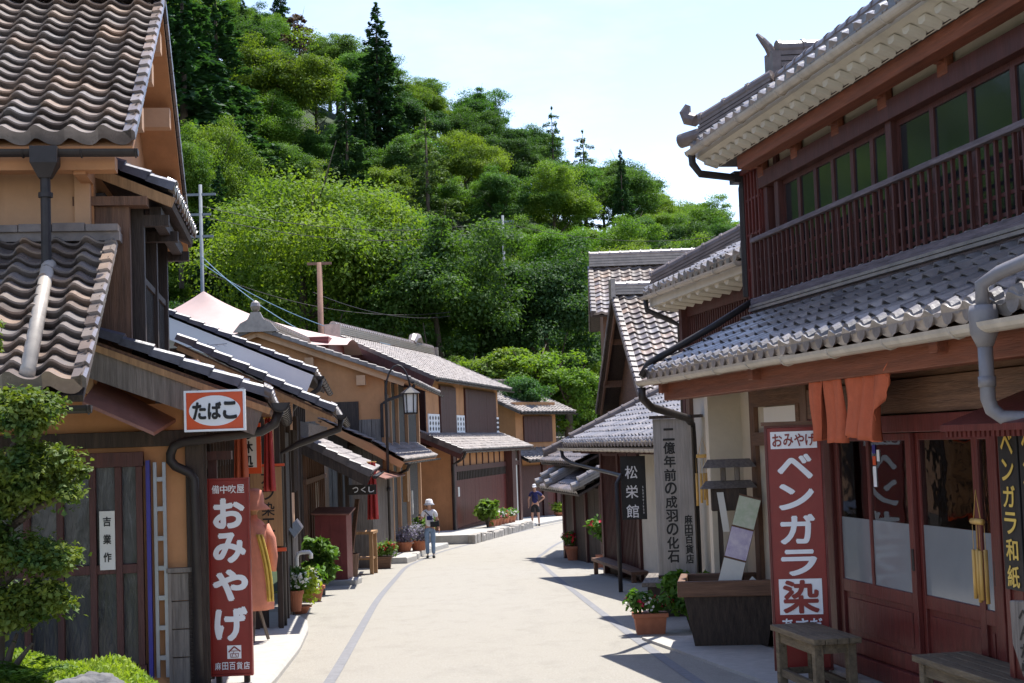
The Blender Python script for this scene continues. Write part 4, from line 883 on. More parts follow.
m_ = MB(); ridge(m_, (xr, 0.0, zr), (xr, -8, zr), 4, 0.32, 0.06, 0.11); b.p(m_, 'ridge', 'tile_dark', rn)
for x, z in ((-1.2, 4.86), (-2.3, 5.56), (xr, 6.15), (-4.4, 5.56), (-5.4, 4.9)):
    m_ = MB(); m_.box(x - .1, x + .1, -0.4, -0.02, z - .2, z + 0.02); b.p(m_, 'purlin_end', 'pale_ochre')
m_ = MB(); m_.box(-0.25, -0.05, -8, -0.15, 4.08, 4.2); m_.box(-.6, -.1, -0.5, -0.4, 4.05, 4.2); b.p(m_, 'eave_beam', 'ochre')
m_ = MB(); gutter(m_, (0.09, -8, 4.25), (0.09, 0.06, 4.22), 0.06, brk=0.45); g_ = b.p(m_, 'gutter', 'metal_dark')
hy = -0.70
m_ = MB(); m_.box(0.0, 0.2, hy - .11, hy + .11, 4.10, 4.24); m_.add([(0.0, hy - .11, 4.1), (0.2, hy - .11, 4.1), (0.2, hy + .11, 4.1), (0.0, hy + .11, 4.1), (0.06, hy - .05, 3.98), (0.15, hy - .05, 3.98), (0.15, hy + .05, 3.98), (0.06, hy + .05, 3.98)], [(0, 1, 5, 4), (1, 2, 6, 5), (2, 3, 7, 6), (3, 0, 4, 7)])
m_.tube([(0.1, hy, 4.0), (0.1, hy, 3.2), (0.12, hy, 3.12)], 0.042, 12); m_.tube([(.1, hy, 3.86), (.1, hy, 3.82)], .06, 12); b.p(m_, 'downpipe', 'metal_dark', smooth=False)
m_ = MB(); m_.tube([(0.05, hy + .02, 3.26), (0.18, hy + .02, 3.22), (2.25, hy + 0.2, 2.23)], 0.056, 12); b.p(m_, 'downpipe', 'pvc', smooth=True)
# lower roof towards the camera
rl, N = b.roof((2.34, -8, 2.13), (2.34, -0.12, 2.13), (-0.6, -8, 3.55), (-0.6, -0.22, 3.55), 'tile_brown', board='wood_dark', pitch=0.265, course=0.235, amp=0.064, step=0.068, sag=0.03, seg=10)
m_ = MB(); verge(m_, (2.34, -0.12, 2.13), (-0.6, -0.22, 3.55), N, (0, 1, 0), w=.1, h=.06); b.p(m_, 'verge', 'tile_brown', rl)
m_ = MB(); m_.box(-0.62, -0.38, -8, -0.16, 3.52, 3.60); 
for i in range(28): m_.box(-0.60, -0.34, -8 + i * 0.28, -8 + i * 0.28 + 0.272, 3.60, 3.66 + 0.006 * (i % 3))
b.p(m_, 'flashing_tiles', 'tile_dark', rl)
m_ = MB(); gutter(m_, (2.42, -8, 2.03), (2.42, -0.05, 2.0), 0.055); b.p(m_, 'gutter', 'metal_dark')
# ground floor
fx = -0.75
m_ = MB(); m_.box(fx - .12, fx, -8, -.42, -0.9, 2.9); m_.box(fx - .12, fx, -.42, 0.45, -0.9, 2.1); m_.box(-6.2, fx - .12, 0.33, 0.45, -1.0, 2.5); b.p(m_, 'wall', 'ochre')
m_ = MB(); m_.box(fx - .1, fx + .06, 0.34, 0.5, -0.8, 2.45); m_.box(fx - .05, fx + .05, -8, 0.4, 1.72, 1.86); b.p(m_, 'post', 'wood_dark', bevel=.006)
sf = MB(); sf.box(fx, fx + .09, -1.62, -0.02, -0.28, -0.18); sf.box(fx, fx + .09, -1.62, -0.02, 1.55, 1.68); sf.box(fx + .01, fx + .085, -1.6, -0.05, 0.62, 0.70)
for y in (-1.58, -1.30, -1.02, -0.74, -0.46, -0.24, -0.06): sf.box(fx + .005, fx + .10, y - .028, y + .028, -0.18, 1.55)
sc_ = b.p(sf, 'lattice_screen', 'bengara_d', bevel=.004)
m_ = MB(); m_.box(fx + .005, fx + .02, -1.6, -0.06, -0.18, 1.55); b.p(m_, 'plastic_sheet', mat('clear_sheet', (0.035, 0.036, 0.042), 0.25, 0.6, 2.5, stretch=(3, 3, 0.8), bump=0.5, bscale=5, spec=0.6), sc_)
sf = MB()
for y in (-3.6, -3.2, -2.8, -2.4, -2.0, -1.72): sf.box(fx + .005, fx + .08, y - .03, y + .03, -0.28, 1.68)
sf.box(fx, fx + .09, -4, -1.68, 1.60, 1.70); b.p(sf, 'lattice_screen', 'wood_dark')
sf = MB(); sf.box(fx + .006, fx + .02, -4, -1.7, -0.3, 1.6); b.p(sf, 'boarding', 'wood_black')
m_ = MB(); m_.box(fx + .02, fx + .11, 0.0, 0.035, -0.30, 1.60); b.p(m_, 'blue_post', 'blue_paint')
al = MB(); al.box(fx + .03, fx + .07, 0.06, 0.09, -0.3, 1.58); al.box(fx + .03, fx + .07, 0.14, 0.17, -0.3, 1.58)
for i in range(7): al.box(fx + .035, fx + .065, 0.09, 0.14, -0.15 + i * 0.26, -0.11 + i * 0.26)
b.p(al, 'sash_frame', 'alu')
m_ = MB(); planks(m_, 0, 1, 1, 0, 0, 0, 0)
m_ = MB()
for i in range(5): m_.box(fx, fx + .06, 0.18, 0.42, -0.62 + i * 0.245, -0.385 + i * 0.245)
m_.box(fx - .02, fx + .09, 0.16, 0.44, 0.605, 0.645); m_.box(fx, fx + .08, 0.17, 0.20, -.62, .6); m_.box(fx, fx + .08, 0.39, 0.425, -.62, .6); b.p(m_, 'plank_dado', 'wood_grey')
np_ = MB(); np_.box(fx + .10, fx + .125, -0.40, -0.27, 0.66, 1.17); pl_ = b.p(np_, 'name_plate', 'paper')
tx = MB(); put_text(tx, '吉業作', (fx + .125, -0.335, 0.92), (0, 1, 0), (0, 0, 1), 0, 0.16, 0.065, 0.08, 0.155, bold=0.03); b.p(tx, 'plate_writing', 'ink', pl_)
# small rusty sheet awning
m_ = MB(); m_.add([(fx + .0, -0.40, 2.34), (fx + .62, -0.46, 2.12), (fx + .55, 0.12, 1.84), (fx, 0.26, 1.96)] + [(fx + .0, -0.40, 2.31), (fx + .62, -0.46, 2.09), (fx + .55, 0.12, 1.81), (fx, 0.26, 1.93)], [(0, 1, 2, 3), (7, 6, 5, 4), (0, 4, 5, 1), (1, 5, 6, 2), (2, 6, 7, 3), (3, 7, 4, 0)]); b.p(m_, 'sheet_awning', 'copper')
# street-side pent roof of the ground floor
ey = 1.10; pz = 2.12
rp, N = b.roof((-0.35, ey, pz), (-6.6, ey, pz), (-0.35, -0.4, pz + .60), (-6.6, -0.4, pz + .60), 'tile_blue', board='wood_brown', pitch=0.27, course=0.24, amp=0.045, step=0.034)
m_ = MB(); verge(m_, (-0.35, ey, pz), (-0.35, -0.4, pz + .60), N, (1, 0, 0), w=.2, h=.07); b.p(m_, 'verge', 'tile_blue', rp)
m_ = MB(); m_.beam((-0.34, ey, pz - .13), (-0.34, -0.42, pz + .48), 0.04, 0.055); b.p(m_, 'bargeboard', 'pinewood', rp)
m_ = MB(); m_.beam((-0.37, ey - .1, pz - .22), (-0.37, -0.42, pz + .33), 0.06, 0.24); b.p(m_, 'end_board', 'wood_grey', rp)
m_ = MB()
eave_ends(m_, 22, -.35, -.285, ey + .015, pz + .025, .072)
b.p(m_, 'eave_end_tiles', 'tile_dark', rp)
m_ = MB(); gutter(m_, (-0.22, ey + .09, pz - .06), (-6.6, ey + .09, pz - .09), 0.075, brk=.6); b.p(m_, 'gutter', 'metal_dark')
m_ = MB(); m_.tube([(-0.4, ey + .08, pz - .12), (-0.41, ey + .03, pz - .24), (-0.43, ey - .08, pz - .30), (-0.58, 0.34, pz - .37), (-0.62, 0.25, pz - .40), (-0.62, 0.22, pz - .47), (-0.62, 0.22, pz - .53), (-0.62, 0.26, pz - .58), (-0.62, 0.38, pz - .64), (-0.62, 0.42, pz - .70), (-0.62, 0.43, -0.7)], 0.042, 12); b.p(m_, 'downpipe', 'metal_dark', smooth=True)
m_ = MB(); m_.box(-6.2, fx, 0.45, 0.50, 1.5, 1.62); m_.box(-6.2, fx, .45, .5, -.4, -.3)
for i in range(9): x = fx - .6 * i; m_.box(x - .06, x, .45, .52, -.9, 2.0)
b.p(m_, 'shop_front_frame', 'wood_dark')
m_ = MB(); m_.box(-1.5, -1.15, 0.42, 0.72, 1.58, 1.66); m_.box(-1.4, -1.3, 0.5, 0.58, 0.6, 1.58); b.p(m_, 'red_hood', 'bengara_d')
# balcony with its own little roof
cy = 0.28; cz = 4.02
rc, N = b.roof((-0.75, cy, cz), (-3.75, cy, cz), (-0.75, -0.55, cz + .36), (-3.75, -0.55, cz + .36), 'tile_blue', board='wood_dark', pitch=0.27, course=0.24)
m_ = MB(); verge(m_, (-0.75, cy, cz), (-0.75, -0.6, cz + .38), N, (1, 0, 0), w=.2, h=.07); b.p(m_, 'verge', 'tile_blue', rc)
m_ = MB(); m_.beam((-0.74, cy, cz - .12), (-0.74, -0.6, cz + .25), 0.04, 0.09); b.p(m_, 'bargeboard', 'pinewood', rc)
m_ = MB()
eave_ends(m_, 11, -.77, -.275, cy + .015, cz + .025, .07)
b.p(m_, 'eave_end_tiles', 'tile_brown', rc)
m_ = MB(); m_.box(-3.6, -0.95, 0.05, 0.15, cz - .24, cz - .12); 
for x in (-0.95, -2.0, -3.5): m_.box(x - .05, x + .05, -.4, .22, cz - .30, cz - .2)
b.p(m_, 'eave_beam', 'wood_dark')
m_ = MB(); m_.box(-3.5, -0.75, -0.4, -0.32, 2.4, 4.0); b.p(m_, 'shutter_wall', 'wood_black')
m_ = MB(); m_.box(-0.76, -0.66, -0.5, -0.10, 2.5, 3.95); m_.box(-0.80, -0.58, -0.58, 0.06, 3.86, 3.94); b.p(m_, 'shutter_case', 'wood_brownv')
for x in (-0.95, -2.2, -3.4):
    m_ = MB(); m_.box(x - .06, x + .06, -0.12, 0.0, 2.4, 4.0); b.p(m_, 'post', 'wood_dark', bevel=.006)
m_ = MB(); m_.box(-3.4, -1.0, -.10, -.02, 3.22, 3.28); rl_ = b.p(m_, 'balcony_rail', 'wood_dark')
m_ = MB(); slats(m_, -3.35, -1.0, 20, .035, -.075, -.04, 2.66, 3.22); m_.box(-3.4, -1.0, -.1, -.02, 2.58, 2.66); b.p(m_, 'balusters', 'wood_black', rl_)

# ================================================================ LEFT: LOW SHOP AND WHITE-GABLED HOUSE
RL2 = math.atan2(-0.995, 0.10)
s = BLD('low_shop', 'low shop with blue-black pent roof behind the drug-shop sign' if False else 'low wooden shop with blue-black pent roof and pinkish wall', 'shop', -3.15, 19.6, -0.72, RL2)
rp, N = s.roof((0.1, 0.8, 2.14), (-5.4, 0.8, 2.14), (0.1, -1.2, 3.15), (-5.4, -1.2, 3.15), 'tile_dark', board='wood_brown', pitch=0.27, course=0.24)
m_ = MB(); verge(m_, (0.1, 0.8, 2.14), (0.1, -1.2, 3.15), N, (1, 0, 0), w=.2, h=.08); s.p(m_, 'verge', 'tile_blue', rp)
m_ = MB(); m_.beam((0.1, 0.8, 2.01), (0.1, -1.2, 3.02), 0.04, 0.06); s.p(m_, 'bargeboard', 'pinewood', rp)
m_ = MB()
eave_ends(m_, 19, -.03, -.28, .815, 2.165, .072)
s.p(m_, 'eave_end_tiles', 'tile_far', rp)
m_ = MB(); gutter(m_, (0.2, .89, 2.08), (-5.4, .89, 2.05), .06); s.p(m_, 'gutter', 'metal_dark')
m_ = MB(); m_.tube([(-.1, .88, 2.05), (-.1, .85, 1.9), (-.2, .3, 1.72), (-.25, .06, 1.6), (-.25, .06, -.8)], .045, 8); s.p(m_, 'downpipe', 'metal_dark', smooth=True)
m_ = MB(); m_.box(-5.5, 0, -0.12, 0, 0.35, 2.6); s.p(m_, 'wall', 'pale_ochre')
m_ = MB(); m_.prism([(-.12, -1.2), (-.12, 2.5), (-1.2, 3.02), (-3, 3.02), (-3, -1.2)], (0, 0, 0), (0, 1, 0), (0, 0, 1), (-.1, 0, 0)); s.p(m_, 'end_wall', 'wood_dark')
m_ = MB(); planks(m_, -5.5, -0.05, 22, 0.0, 0.04, -1.2, 0.36); s.p(m_, 'plank_dado', 'wood_grey')
m_ = MB(); m_.add([(-5.4, .04, .52), (-2.2, .04, .52), (-2.2, .13, .38), (-5.4, .13, .38), (-5.4, .04, .50), (-2.2, .04, .50), (-2.2, .13, .36), (-5.4, .13, .36)], [(0, 3, 2, 1), (4, 5, 6, 7), (0, 1, 5, 4), (1, 2, 6, 5), (2, 3, 7, 6), (3, 0, 4, 7)]); s.p(m_, 'dado_tiles', 'tile_blue')
m_ = MB(); m_.box(-4.4, -3.2, 0, .05, 1.0, 1.95); wn_ = s.p(m_, 'window', 'wood_black'); m_ = MB(); slats(m_, -4.4, -3.2, 8, .05, .05, .10, 1.0, 1.95); s.p(m_, 'window_bars', 'wood_dark', wn_)
for x in (-.08, -1.5, -2.9, -5.4):
    m_ = MB(); m_.box(x - .07, x + .07, 0, .07, -1.0, 2.2); s.p(m_, 'post', 'wood_dark')
m_ = MB(); m_.box(-2.83, -1.57, 0.0, .05, -.9, 1.9); s.p(m_, 'door', 'wood_black')

h2 = BLD('white_gabled_house', 'house with white plastered gable under a long blue-edged roof line', 'house', -3.75, 25.0, -0.9, RL2)
r_, N = h2.roof((0, 0.45, 2.93), (-7.0, 0.45, 2.93), (0, -4.6, 5.15), (-7.0, -4.6, 5.15), 'tile_brown', board='wood_dark', pitch=0.28, course=0.24)
r2_, N2_ = h2.roof((-7.0, -9.6, 2.93), (0, -9.6, 2.93), (-7.0, -4.6, 5.15), (0, -4.6, 5.15), 'tile_brown', board='wood_dark', pitch=0.28, course=0.24)
m_ = MB(); verge(m_, (0, .45, 2.93), (0, -4.6, 5.15), N, (1, 0, 0), w=.2, h=.07); h2.p(m_, 'verge', 'tile_blue', r_)
m_ = MB(); m_.beam((-0.02, .35, 2.72), (-0.02, -4.6, 4.90), .1, .34); h2.p(m_, 'bargeboard', 'white', r_)
m_ = MB(); ridge(m_, (0, -4.6, 5.15), (-7, -4.6, 5.15), 3, .3, .07, .1); h2.p(m_, 'ridge', 'tile_dark', r_)
m_ = MB(); m_.prism([(-.1, 0.5), (-9.2, .5), (-9.2, 2.9), (-4.6, 4.95), (-.1, 2.95)], (-.35, 0, 0), (0, 1, 0), (0, 0, 1), (-.12, 0, 0)); h2.p(m_, 'gable_wall', 'white')
m_ = MB(); m_.box(-7, -.5, -.2, -.08, -1.3, 2.9); h2.p(m_, 'wall', 'wood_black')
m_ = MB(); m_.box(-.34, -.30, -1.1, -.6, 2.1, 2.55); h2.p(m_, 'vent_window', 'wood_black')
m_ = MB(); gutter(m_, (.05, .53, 2.86), (-7, .53, 2.83), .06); h2.p(m_, 'gutter', 'metal_dark')
m_ = MB(); m_.tube([(-.1, .53, 2.8), (-.1, .5, 2.65), (-.2, .1, 2.4), (-.25, -.05, 2.2), (-.25, -.05, -.8)], .045, 8); h2.p(m_, 'downpipe', 'metal_dark', smooth=True)
m_ = MB(); m_.box(-7, -.5, -.08, -.03, 1.9, 2.0)
for i in range(8): x = -.6 - i * .9; m_.box(x - .07, x + .07, -.08, .0, -1.2, 2.8)
h2.p(m_, 'post', 'wood_dark')
# little awning roof over the stall
a = BLD('stall_porch', 'low tiled porch roof sheltering the wooden stall table', 'porch', -4.0, 29.5, -1.05, math.atan2(-0.9975, 0.07))
rp, N = a.roof((0, 1.15, 1.14), (-7.2, 1.15, 1.14), (0, -0.2, 1.86), (-7.2, -0.2, 1.86), 'tile_far', board='wood_dark', pitch=.28, course=.25)
m_ = MB(); verge(m_, (0, 1.15, 1.14), (0, -.2, 1.86), N, (1, 0, 0), w=.2, h=.14); a.p(m_, 'verge', 'tile_dark', rp)
m_ = MB(); gutter(m_, (.05, 1.22, 1.08), (-7.2, 1.22, 1.05), .05); a.p(m_, 'gutter', 'metal_dark')
m_ = MB(); m_.beam((.02, 1.1, .98), (.02, -.2, 1.68), .05, .22); a.p(m_, 'end_board', 'wood_dark')
for x in (-3.4, -7.0):
    m_ = MB(); m_.box(x - .05, x + .05, .32, .42, -1.4, 1.5); a.p(m_, 'post', 'wood_dark')
m_ = MB(); m_.box(-9.5, .1, -.3, -.2, -1.4, 2.2); a.p(m_, 'wall', 'wood_dark')
m_ = MB()
for i in range(10): x = -.3 - i * .7; m_.box(x - .05, x + .05, -.2, -.14, -1.3, 1.6)
m_.box(-7.2, -.1, -.2, -.13, .95, 1.05); a.p(m_, 'shop_front_frame', 'wood_brownv')
m_ = MB(); m_.box(-4.6, -3.4, -.19, -.17, -.3, .9); a.p(m_, 'paper_screen', 'paper')

# ================================================================ LEFT: OCHRE GABLE HOUSE, LONG HOUSE ON THE BEND
h3 = BLD('ochre_gabled_house', 'house with bright ochre gable, tile finial on its peak and charred boards', 'house', -3.75, 41.0, -1.5, math.atan2(-1, -0.02))
r_, N = h3.roof((0.3, 0.95, 3.45), (-11.5, .95, 3.45), (.3, -3.2, 5.0), (-11.5, -3.2, 5.0), 'tile_far', board='ochre', pitch=.29, course=.26)
r2_, N2_ = h3.roof((-11.5, -7.2, 3.45), (.3, -7.2, 3.45), (-11.5, -3.2, 5.0), (.3, -3.2, 5.0), 'tile_far', board='ochre', pitch=.29, course=.26)
m_ = MB(); verge(m_, (.3, .95, 3.45), (.3, -3.2, 5.0), N, (1, 0, 0), w=.2, h=.1); verge(m_, (.3, -7.2, 3.45), (.3, -3.2, 5.0), N2_, (1, 0, 0), w=.2, h=.1); h3.p(m_, 'verge', 'tile_far', r_)
m_ = MB(); ridge(m_, (.3, -3.2, 5.0), (-11.5, -3.2, 5.0), 3, .34, .07, .11)
m_.prism([(-.62, -.12), (.62, -.12), (.42, .12), (.22, .22), (.12, .42), (-.12, .42), (-.22, .22), (-.42, .12)], (.28, -3.2, 5.0), (0, 1, 0), (0, 0, 1), (.14, 0, 0)); m_.lathe([(.02, .40), (.11, .48), (.14, .58), (.11, .68), (.03, .74)], (.35, -3.2, 5.0), 12); h3.p(m_, 'ridge', 'tile_brown', r_)
m_ = MB(); m_.prism([(.1, 2.4), (-6.6, 2.4), (-6.6, 3.5), (-3.2, 4.85), (.1, 3.62)], (0, 0, 0), (0, 1, 0), (0, 0, 1), (-.12, 0, 0)); h3.p(m_, 'gable_wall', 'ochre')
m_ = MB(); m_.beam((.22, .8, 3.36), (.22, -3.2, 4.86), .05, .2); m_.beam((.22, -7.1, 3.4), (.22, -3.2, 4.86), .05, .2)
for y in (-.4, -1.8, -4.6): m_.box(0, .2, y - .12, y + .12, 4.75 - .38 * abs(y + 3.2) - .35, 4.75 - .38 * abs(y + 3.2) - .08)
h3.p(m_, 'bargeboard', 'pale_ochre', r_)
m_ = MB()
for i in range(24): y0 = -6.6 + i * .28; m_.box(-.1, .02, y0 + .008, y0 + .272, -1.6, 2.4)
h3.p(m_, 'charred_boards', 'wood_grey')
m_ = MB(); m_.box(-11.5, -.1, 0, .1, -1.7, 3.5); h3.p(m_, 'wall', 'wood_black')
for x in (-.1, -1.9, -4, -7, -11.3):
    m_ = MB(); m_.box(x - .09, x + .09, .1, .2, -1.6, 3.5); h3.p(m_, 'post', 'pale_ochre' if x < -.5 else 'ochre')
m_ = MB(); m_.box(-1.7, -.3, .1, .16, 1.9, 3.1); h3.p(m_, 'shutter', 'wood_brownv')
m_ = MB(); m_.box(0, .05, -1.5, -.5, 1.7, 2.9); m_.box(0, .35, -1.4, -.8, 1.55, 1.65); m_.box(0, .3, -1.4, -.8, 1.65, 2.0); h3.p(m_, 'shutter', 'wood_dark')
rp, N = h3.roof((1.0, .78, 1.26), (-11.3, .78, 1.26), (1.0, -.05, 1.80), (-11.3, -.05, 1.80), 'tile_far', board='ochre', pitch=.28, course=.25)
m_ = MB(); m_.beam((1.02, .75, 1.13), (1.02, -1.4, 2.32), .05, .18); h3.p(m_, 'bargeboard', 'ochre', rp)
re, N = h3.roof((1.0, .78 - 0.84, 1.26 + 0.545), (-.05, -.06, 1.805), (1.0, -1.5, 2.45), (-.05, -1.5, 2.45), 'tile_far', board='ochre', pitch=.28, course=.25)
m_ = MB(); gutter(m_, (1.05, .86, 1.2), (-11.3, .86, 1.18), .05); h3.p(m_, 'gutter', 'metal_dark')
m_ = MB(); m_.tube([(.3, .86, 1.15), (.2, .8, 1.0), (-.6, .25, .8), (-.7, .22, -1.6)], .045, 8); h3.p(m_, 'downpipe', 'metal_dark', smooth=True)
m_ = MB(); gutter(m_, (.35, 1.02, 3.38), (-11.5, 1.02, 3.35), .05); m_.tube([(-.2, 1.02, 3.3), (-.1, .9, 3.1), (.1, .3, 2.9), (.1, .14, 2.8), (.1, .14, 1.9)], .045, 8); h3.p(m_, 'gutter', 'metal_dark')
m_ = MB(); planks(m_, -2.6, -.5, 9, .1, .14, -1.6, .9); h3.p(m_, 'plank_wall', 'wood_grey')
m_ = MB(); m_.box(-5.2, -4.6, .2, .34, -.05, 1.15); hb = h3.p(m_, 'hanging_board', 'pinewood')
tx = MB(); put_text(tx, '蕎麦処', (-4.58, .27, .9), (0, 1, 0), (0, 0, 1), 0, 0, .12, .26, .34, bold=.01)
m_ = MB(); m_.box(-4.2, -4.0, .5, .54, -.4, .3); h3.p(m_, 'notice', 'paper')

F = BLD('long_house', 'long two-storey merchant house with maroon shutters and white lattice panels on the bend', 'house', -2.0, 55.0, -1.75, math.atan2(-0.984, -0.18))
Lh = -14.0
m_ = MB(); m_.box(Lh, -.05, -.52, -.4, -1.9, 1.55); m_.box(-.12, 0, -8, -.4, -1.9, 1.55); F.p(m_, 'wall', 'ochre')
m_ = MB(); m_.box(-.12, 0, -8, -1.3, 1.55, 3.95); F.p(m_, 'side_boards', 'wood_dark')
m_ = MB(); m_.prism([(-1.3, 1.6), (-8.2, 1.6), (-8.2, 4.0), (-4.5, 5.7), (-1.3, 4.2)], (.0, 0, 0), (0, 1, 0), (0, 0, 1), (-.12, 0, 0)); F.p(m_, 'gable_wall', 'bengara_d')
m_ = MB(); m_.box(Lh, -.12, -1.42, -1.3, 1.5, 4.2); F.p(m_, 'upper_wall', 'ochre')
# ground floor: boarded maroon front
m_ = MB(); m_.box(-.45, 0, -.40, -.30, -1.8, 1.5); m_.box(-11.3, -10.4, -.4, -.05, -1.9, 1.35); m_.box(Lh, Lh + .5, -.4, -.3, -1.9, 1.4); m_.box(Lh, 0, -.40, -.32, .62, .82); F.p(m_, 'post', 'bengara_d')
m_ = MB(); planks(m_, -10.4, -.45, 26, -.40, -.35, -1.45, .30); F.p(m_, 'boarded_front', 'bengara')
m_ = MB(); m_.box(-10.4, -.45, -.4, -.28, -1.9, -1.45); F.p(m_, 'base_beam', 'bengara_d')
m_ = MB(); m_.box(-10.4, -.45, -.395, -.38, .30, .62); wv = F.p(m_, 'transom', 'wood_black'); m_ = MB(); slats(m_, -10.4, -.45, 34, .1, -.38, -.33, .30, .62); F.p(m_, 'transom_bars', 'wood_dark', wv)
m_ = MB()
for i in range(9): x = -.9 - i * 1.2; m_.box(x - .05, x + .05, -.40, -.36, .82, 1.5)
F.p(m_, 'studs', 'bengara_d')
m_ = MB(); m_.box(Lh + .5, -11.3, -.4, -.37, -1.9, 1.3); F.p(m_, 'doorway', 'wood_dark'); m_ = MB(); m_.box(Lh + .9, -11.9, -.37, -.34, -1.9, .9); F.p(m_, 'door', 'paper')
# upper storey bays
for xa, xb in ((-2.2, -4.9), (-6.7, -13.2)):
    m_ = MB(); planks(m_, xb, xa, 12 if xb < -6 else 6, -1.3, -1.22, 1.9, 3.9); F.p(m_, 'shutter', 'bengara_d')
for xa, xb in ((-.3, -2.1), (-5.0, -6.6), (-13.3, -13.95)):
    m_ = MB(); m_.box(xb, xa, -1.3, -1.26, 2.1, 2.8); lt = F.p(m_, 'lattice_panel', 'white')
    m_ = MB(); n = max(3, int((xa - xb) / .4))
    for i in range(n):
        for k in range(3): x = xa - (i + .5) * (xa - xb) / n; z = 2.22 + k * .2; m_.prism([(-.09, 0), (0, -.08), (.09, 0), (0, .08)], (x, -1.25, z + .03), (1, 0, 0), (0, 0, 1), (0, .01, 0))
    F.p(m_, 'lattice_diamonds', 'wood_dark', lt)
r_, N = F.roof((.7, -.72, 4.08), (Lh - .6, -.72, 4.08), (.7, -4.5, 5.85), (Lh - .6, -4.5, 5.85), 'tile_far', board='wood_dark', pitch=.29, course=.26)
r2_, N2_ = F.roof((Lh - .6, -8.4, 4.08), (.7, -8.4, 4.08), (Lh - .6, -4.5, 5.85), (.7, -4.5, 5.85), 'tile_far', board='wood_dark', pitch=.29, course=.26)
m_ = MB(); verge(m_, (.7, -.72, 4.08), (.7, -4.5, 5.85), N, (1, 0, 0), w=.25, h=.14); verge(m_, (Lh - .6, -.72, 4.08), (Lh - .6, -4.5, 5.85), N, (-1, 0, 0), w=.25, h=.1); F.p(m_, 'verge', 'tile_dark', r_)
m_ = MB(); m_.beam((.72, -.8, 3.86), (.72, -4.5, 5.6), .06, .3); F.p(m_, 'bargeboard', 'bengara_d', r_)
m_ = MB(); ridge(m_, (.8, -4.5, 5.85), (Lh - .7, -4.5, 5.85), 4, .38, .075, .12); m_.box(.75, .9, -4.8, -4.2, 5.7, 6.2); m_.box(Lh - .8, Lh - .65, -4.8, -4.2, 5.7, 6.2); m_.tube([(Lh + 3.0, -4.5, 6.2), (Lh + 2.7, -4.5, 6.42), (Lh + 2.0, -4.5, 6.5), (Lh + 1.2, -4.5, 6.25)], [.18, .24, .2, .1], 8); F.p(m_, 'ridge', 'tile_brown', r_)
m_ = MB(); gutter(m_, (.7, -.64, 4.0), (Lh - .6, -.64, 3.97), .06, brk=1.2); F.p(m_, 'gutter', 'metal_dark')
rp, N = F.roof((.7, .22, 1.42), (Lh - .4, .22, 1.42), (.7, -1.3, 2.08), (Lh - .4, -1.3, 2.08), 'tile_far', board='bengara_d', pitch=.28, course=.25)
m_ = MB(); verge(m_, (.7, .22, 1.42), (.7, -1.3, 2.08), N, (1, 0, 0), w=.25, h=.2); F.p(m_, 'verge', 'tile_dark', rp)
m_ = MB(); m_.beam((.72, .2, 1.2), (.72, -2.6, 2.5), .06, .25); F.p(m_, 'bargeboard', 'bengara_d', rp)
rq, N = F.roof((.7, -1.3, 2.08), (-.0, -1.3, 2.08), (.7, -2.8, 2.74), (-.0, -2.8, 2.74), 'tile_far', board='bengara_d', pitch=.28, course=.25)
m_ = MB(); gutter(m_, (.75, .29, 1.36), (Lh - .4, .29, 1.33), .055, brk=1.2); m_.tube([(.6, .29, 1.3), (.5, .2, 1.15), (.1, -.1, 1.0), (.08, -.3, .9), (.06, -.3, -1.8)], .05, 8); F.p(m_, 'gutter', 'metal_dark')
m_ = MB(); m_.box(-1.0, -.75, -.34, -.32, -.3, .05); F.p(m_, 'notice', 'paper')
m_ = MB(); m_.beam((.0, -.9, 4.0), (.0, -1.1, 4.2), .1, .1); 

E_ = BLD('end_house', 'smaller maroon house at the far end of the street with two tiled roofs', 'house', 0.35, 73.5, -2.15, math.atan2(-0.80, -0.60))
m_ = MB(); m_.box(-3.4, 0, -5, -.4, -2.4, 3.6); E_.p(m_, 'wall', 'ochre')
m_ = MB(); m_.box(-1.9, -.3, -.4, -.32, -2.3, .45); E_.p(m_, 'door', 'bengara_d')
m_ = MB(); m_.box(-2.3, -1.95, -.4, -.25, -2.4, .9); m_.box(-3.4, -3.1, -.4, -.25, -2.4, .9); m_.box(-.25, 0.05, -.4, -.25, -2.4, .9); E_.p(m_, 'post', 'bengara_d')
m_ = MB(); planks(m_, -3.1, -2.35, 4, -.4, -.35, -2.3, .4); E_.p(m_, 'boarding', 'bengara')
m_ = MB(); planks(m_, -3.0, -.6, 8, -.4, -.32, 1.6, 2.9); E_.p(m_, 'shutter', 'bengara_d')
r_, N = E_.roof((.6, .35, 3.1), (-4.2, .35, 3.1), (.6, -3, 4.5), (-4.2, -3, 4.5), 'tile_far', pitch=.3, course=.27)
m_ = MB(); ridge(m_, (.6, -3, 4.5), (-4.2, -3, 4.5), 3, .34, .08, .12); verge(m_, (.6, .35, 3.1), (.6, -3, 4.5), N, (1, 0, 0)); E_.p(m_, 'ridge', 'tile_dark', r_)
rp, N = E_.roof((.8, .9, .75), (-4.4, .9, .75), (.8, -.6, 1.4), (-4.4, -.6, 1.4), 'tile_far', pitch=.3, course=.27)
m_ = MB(); gutter(m_, (.8, .98, .68), (-4.4, .98, .66), .06); gutter(m_, (.6, .43, 3.02), (-4.2, .43, 3.0), .06); E_.p(m_, 'gutter', 'metal_dark')

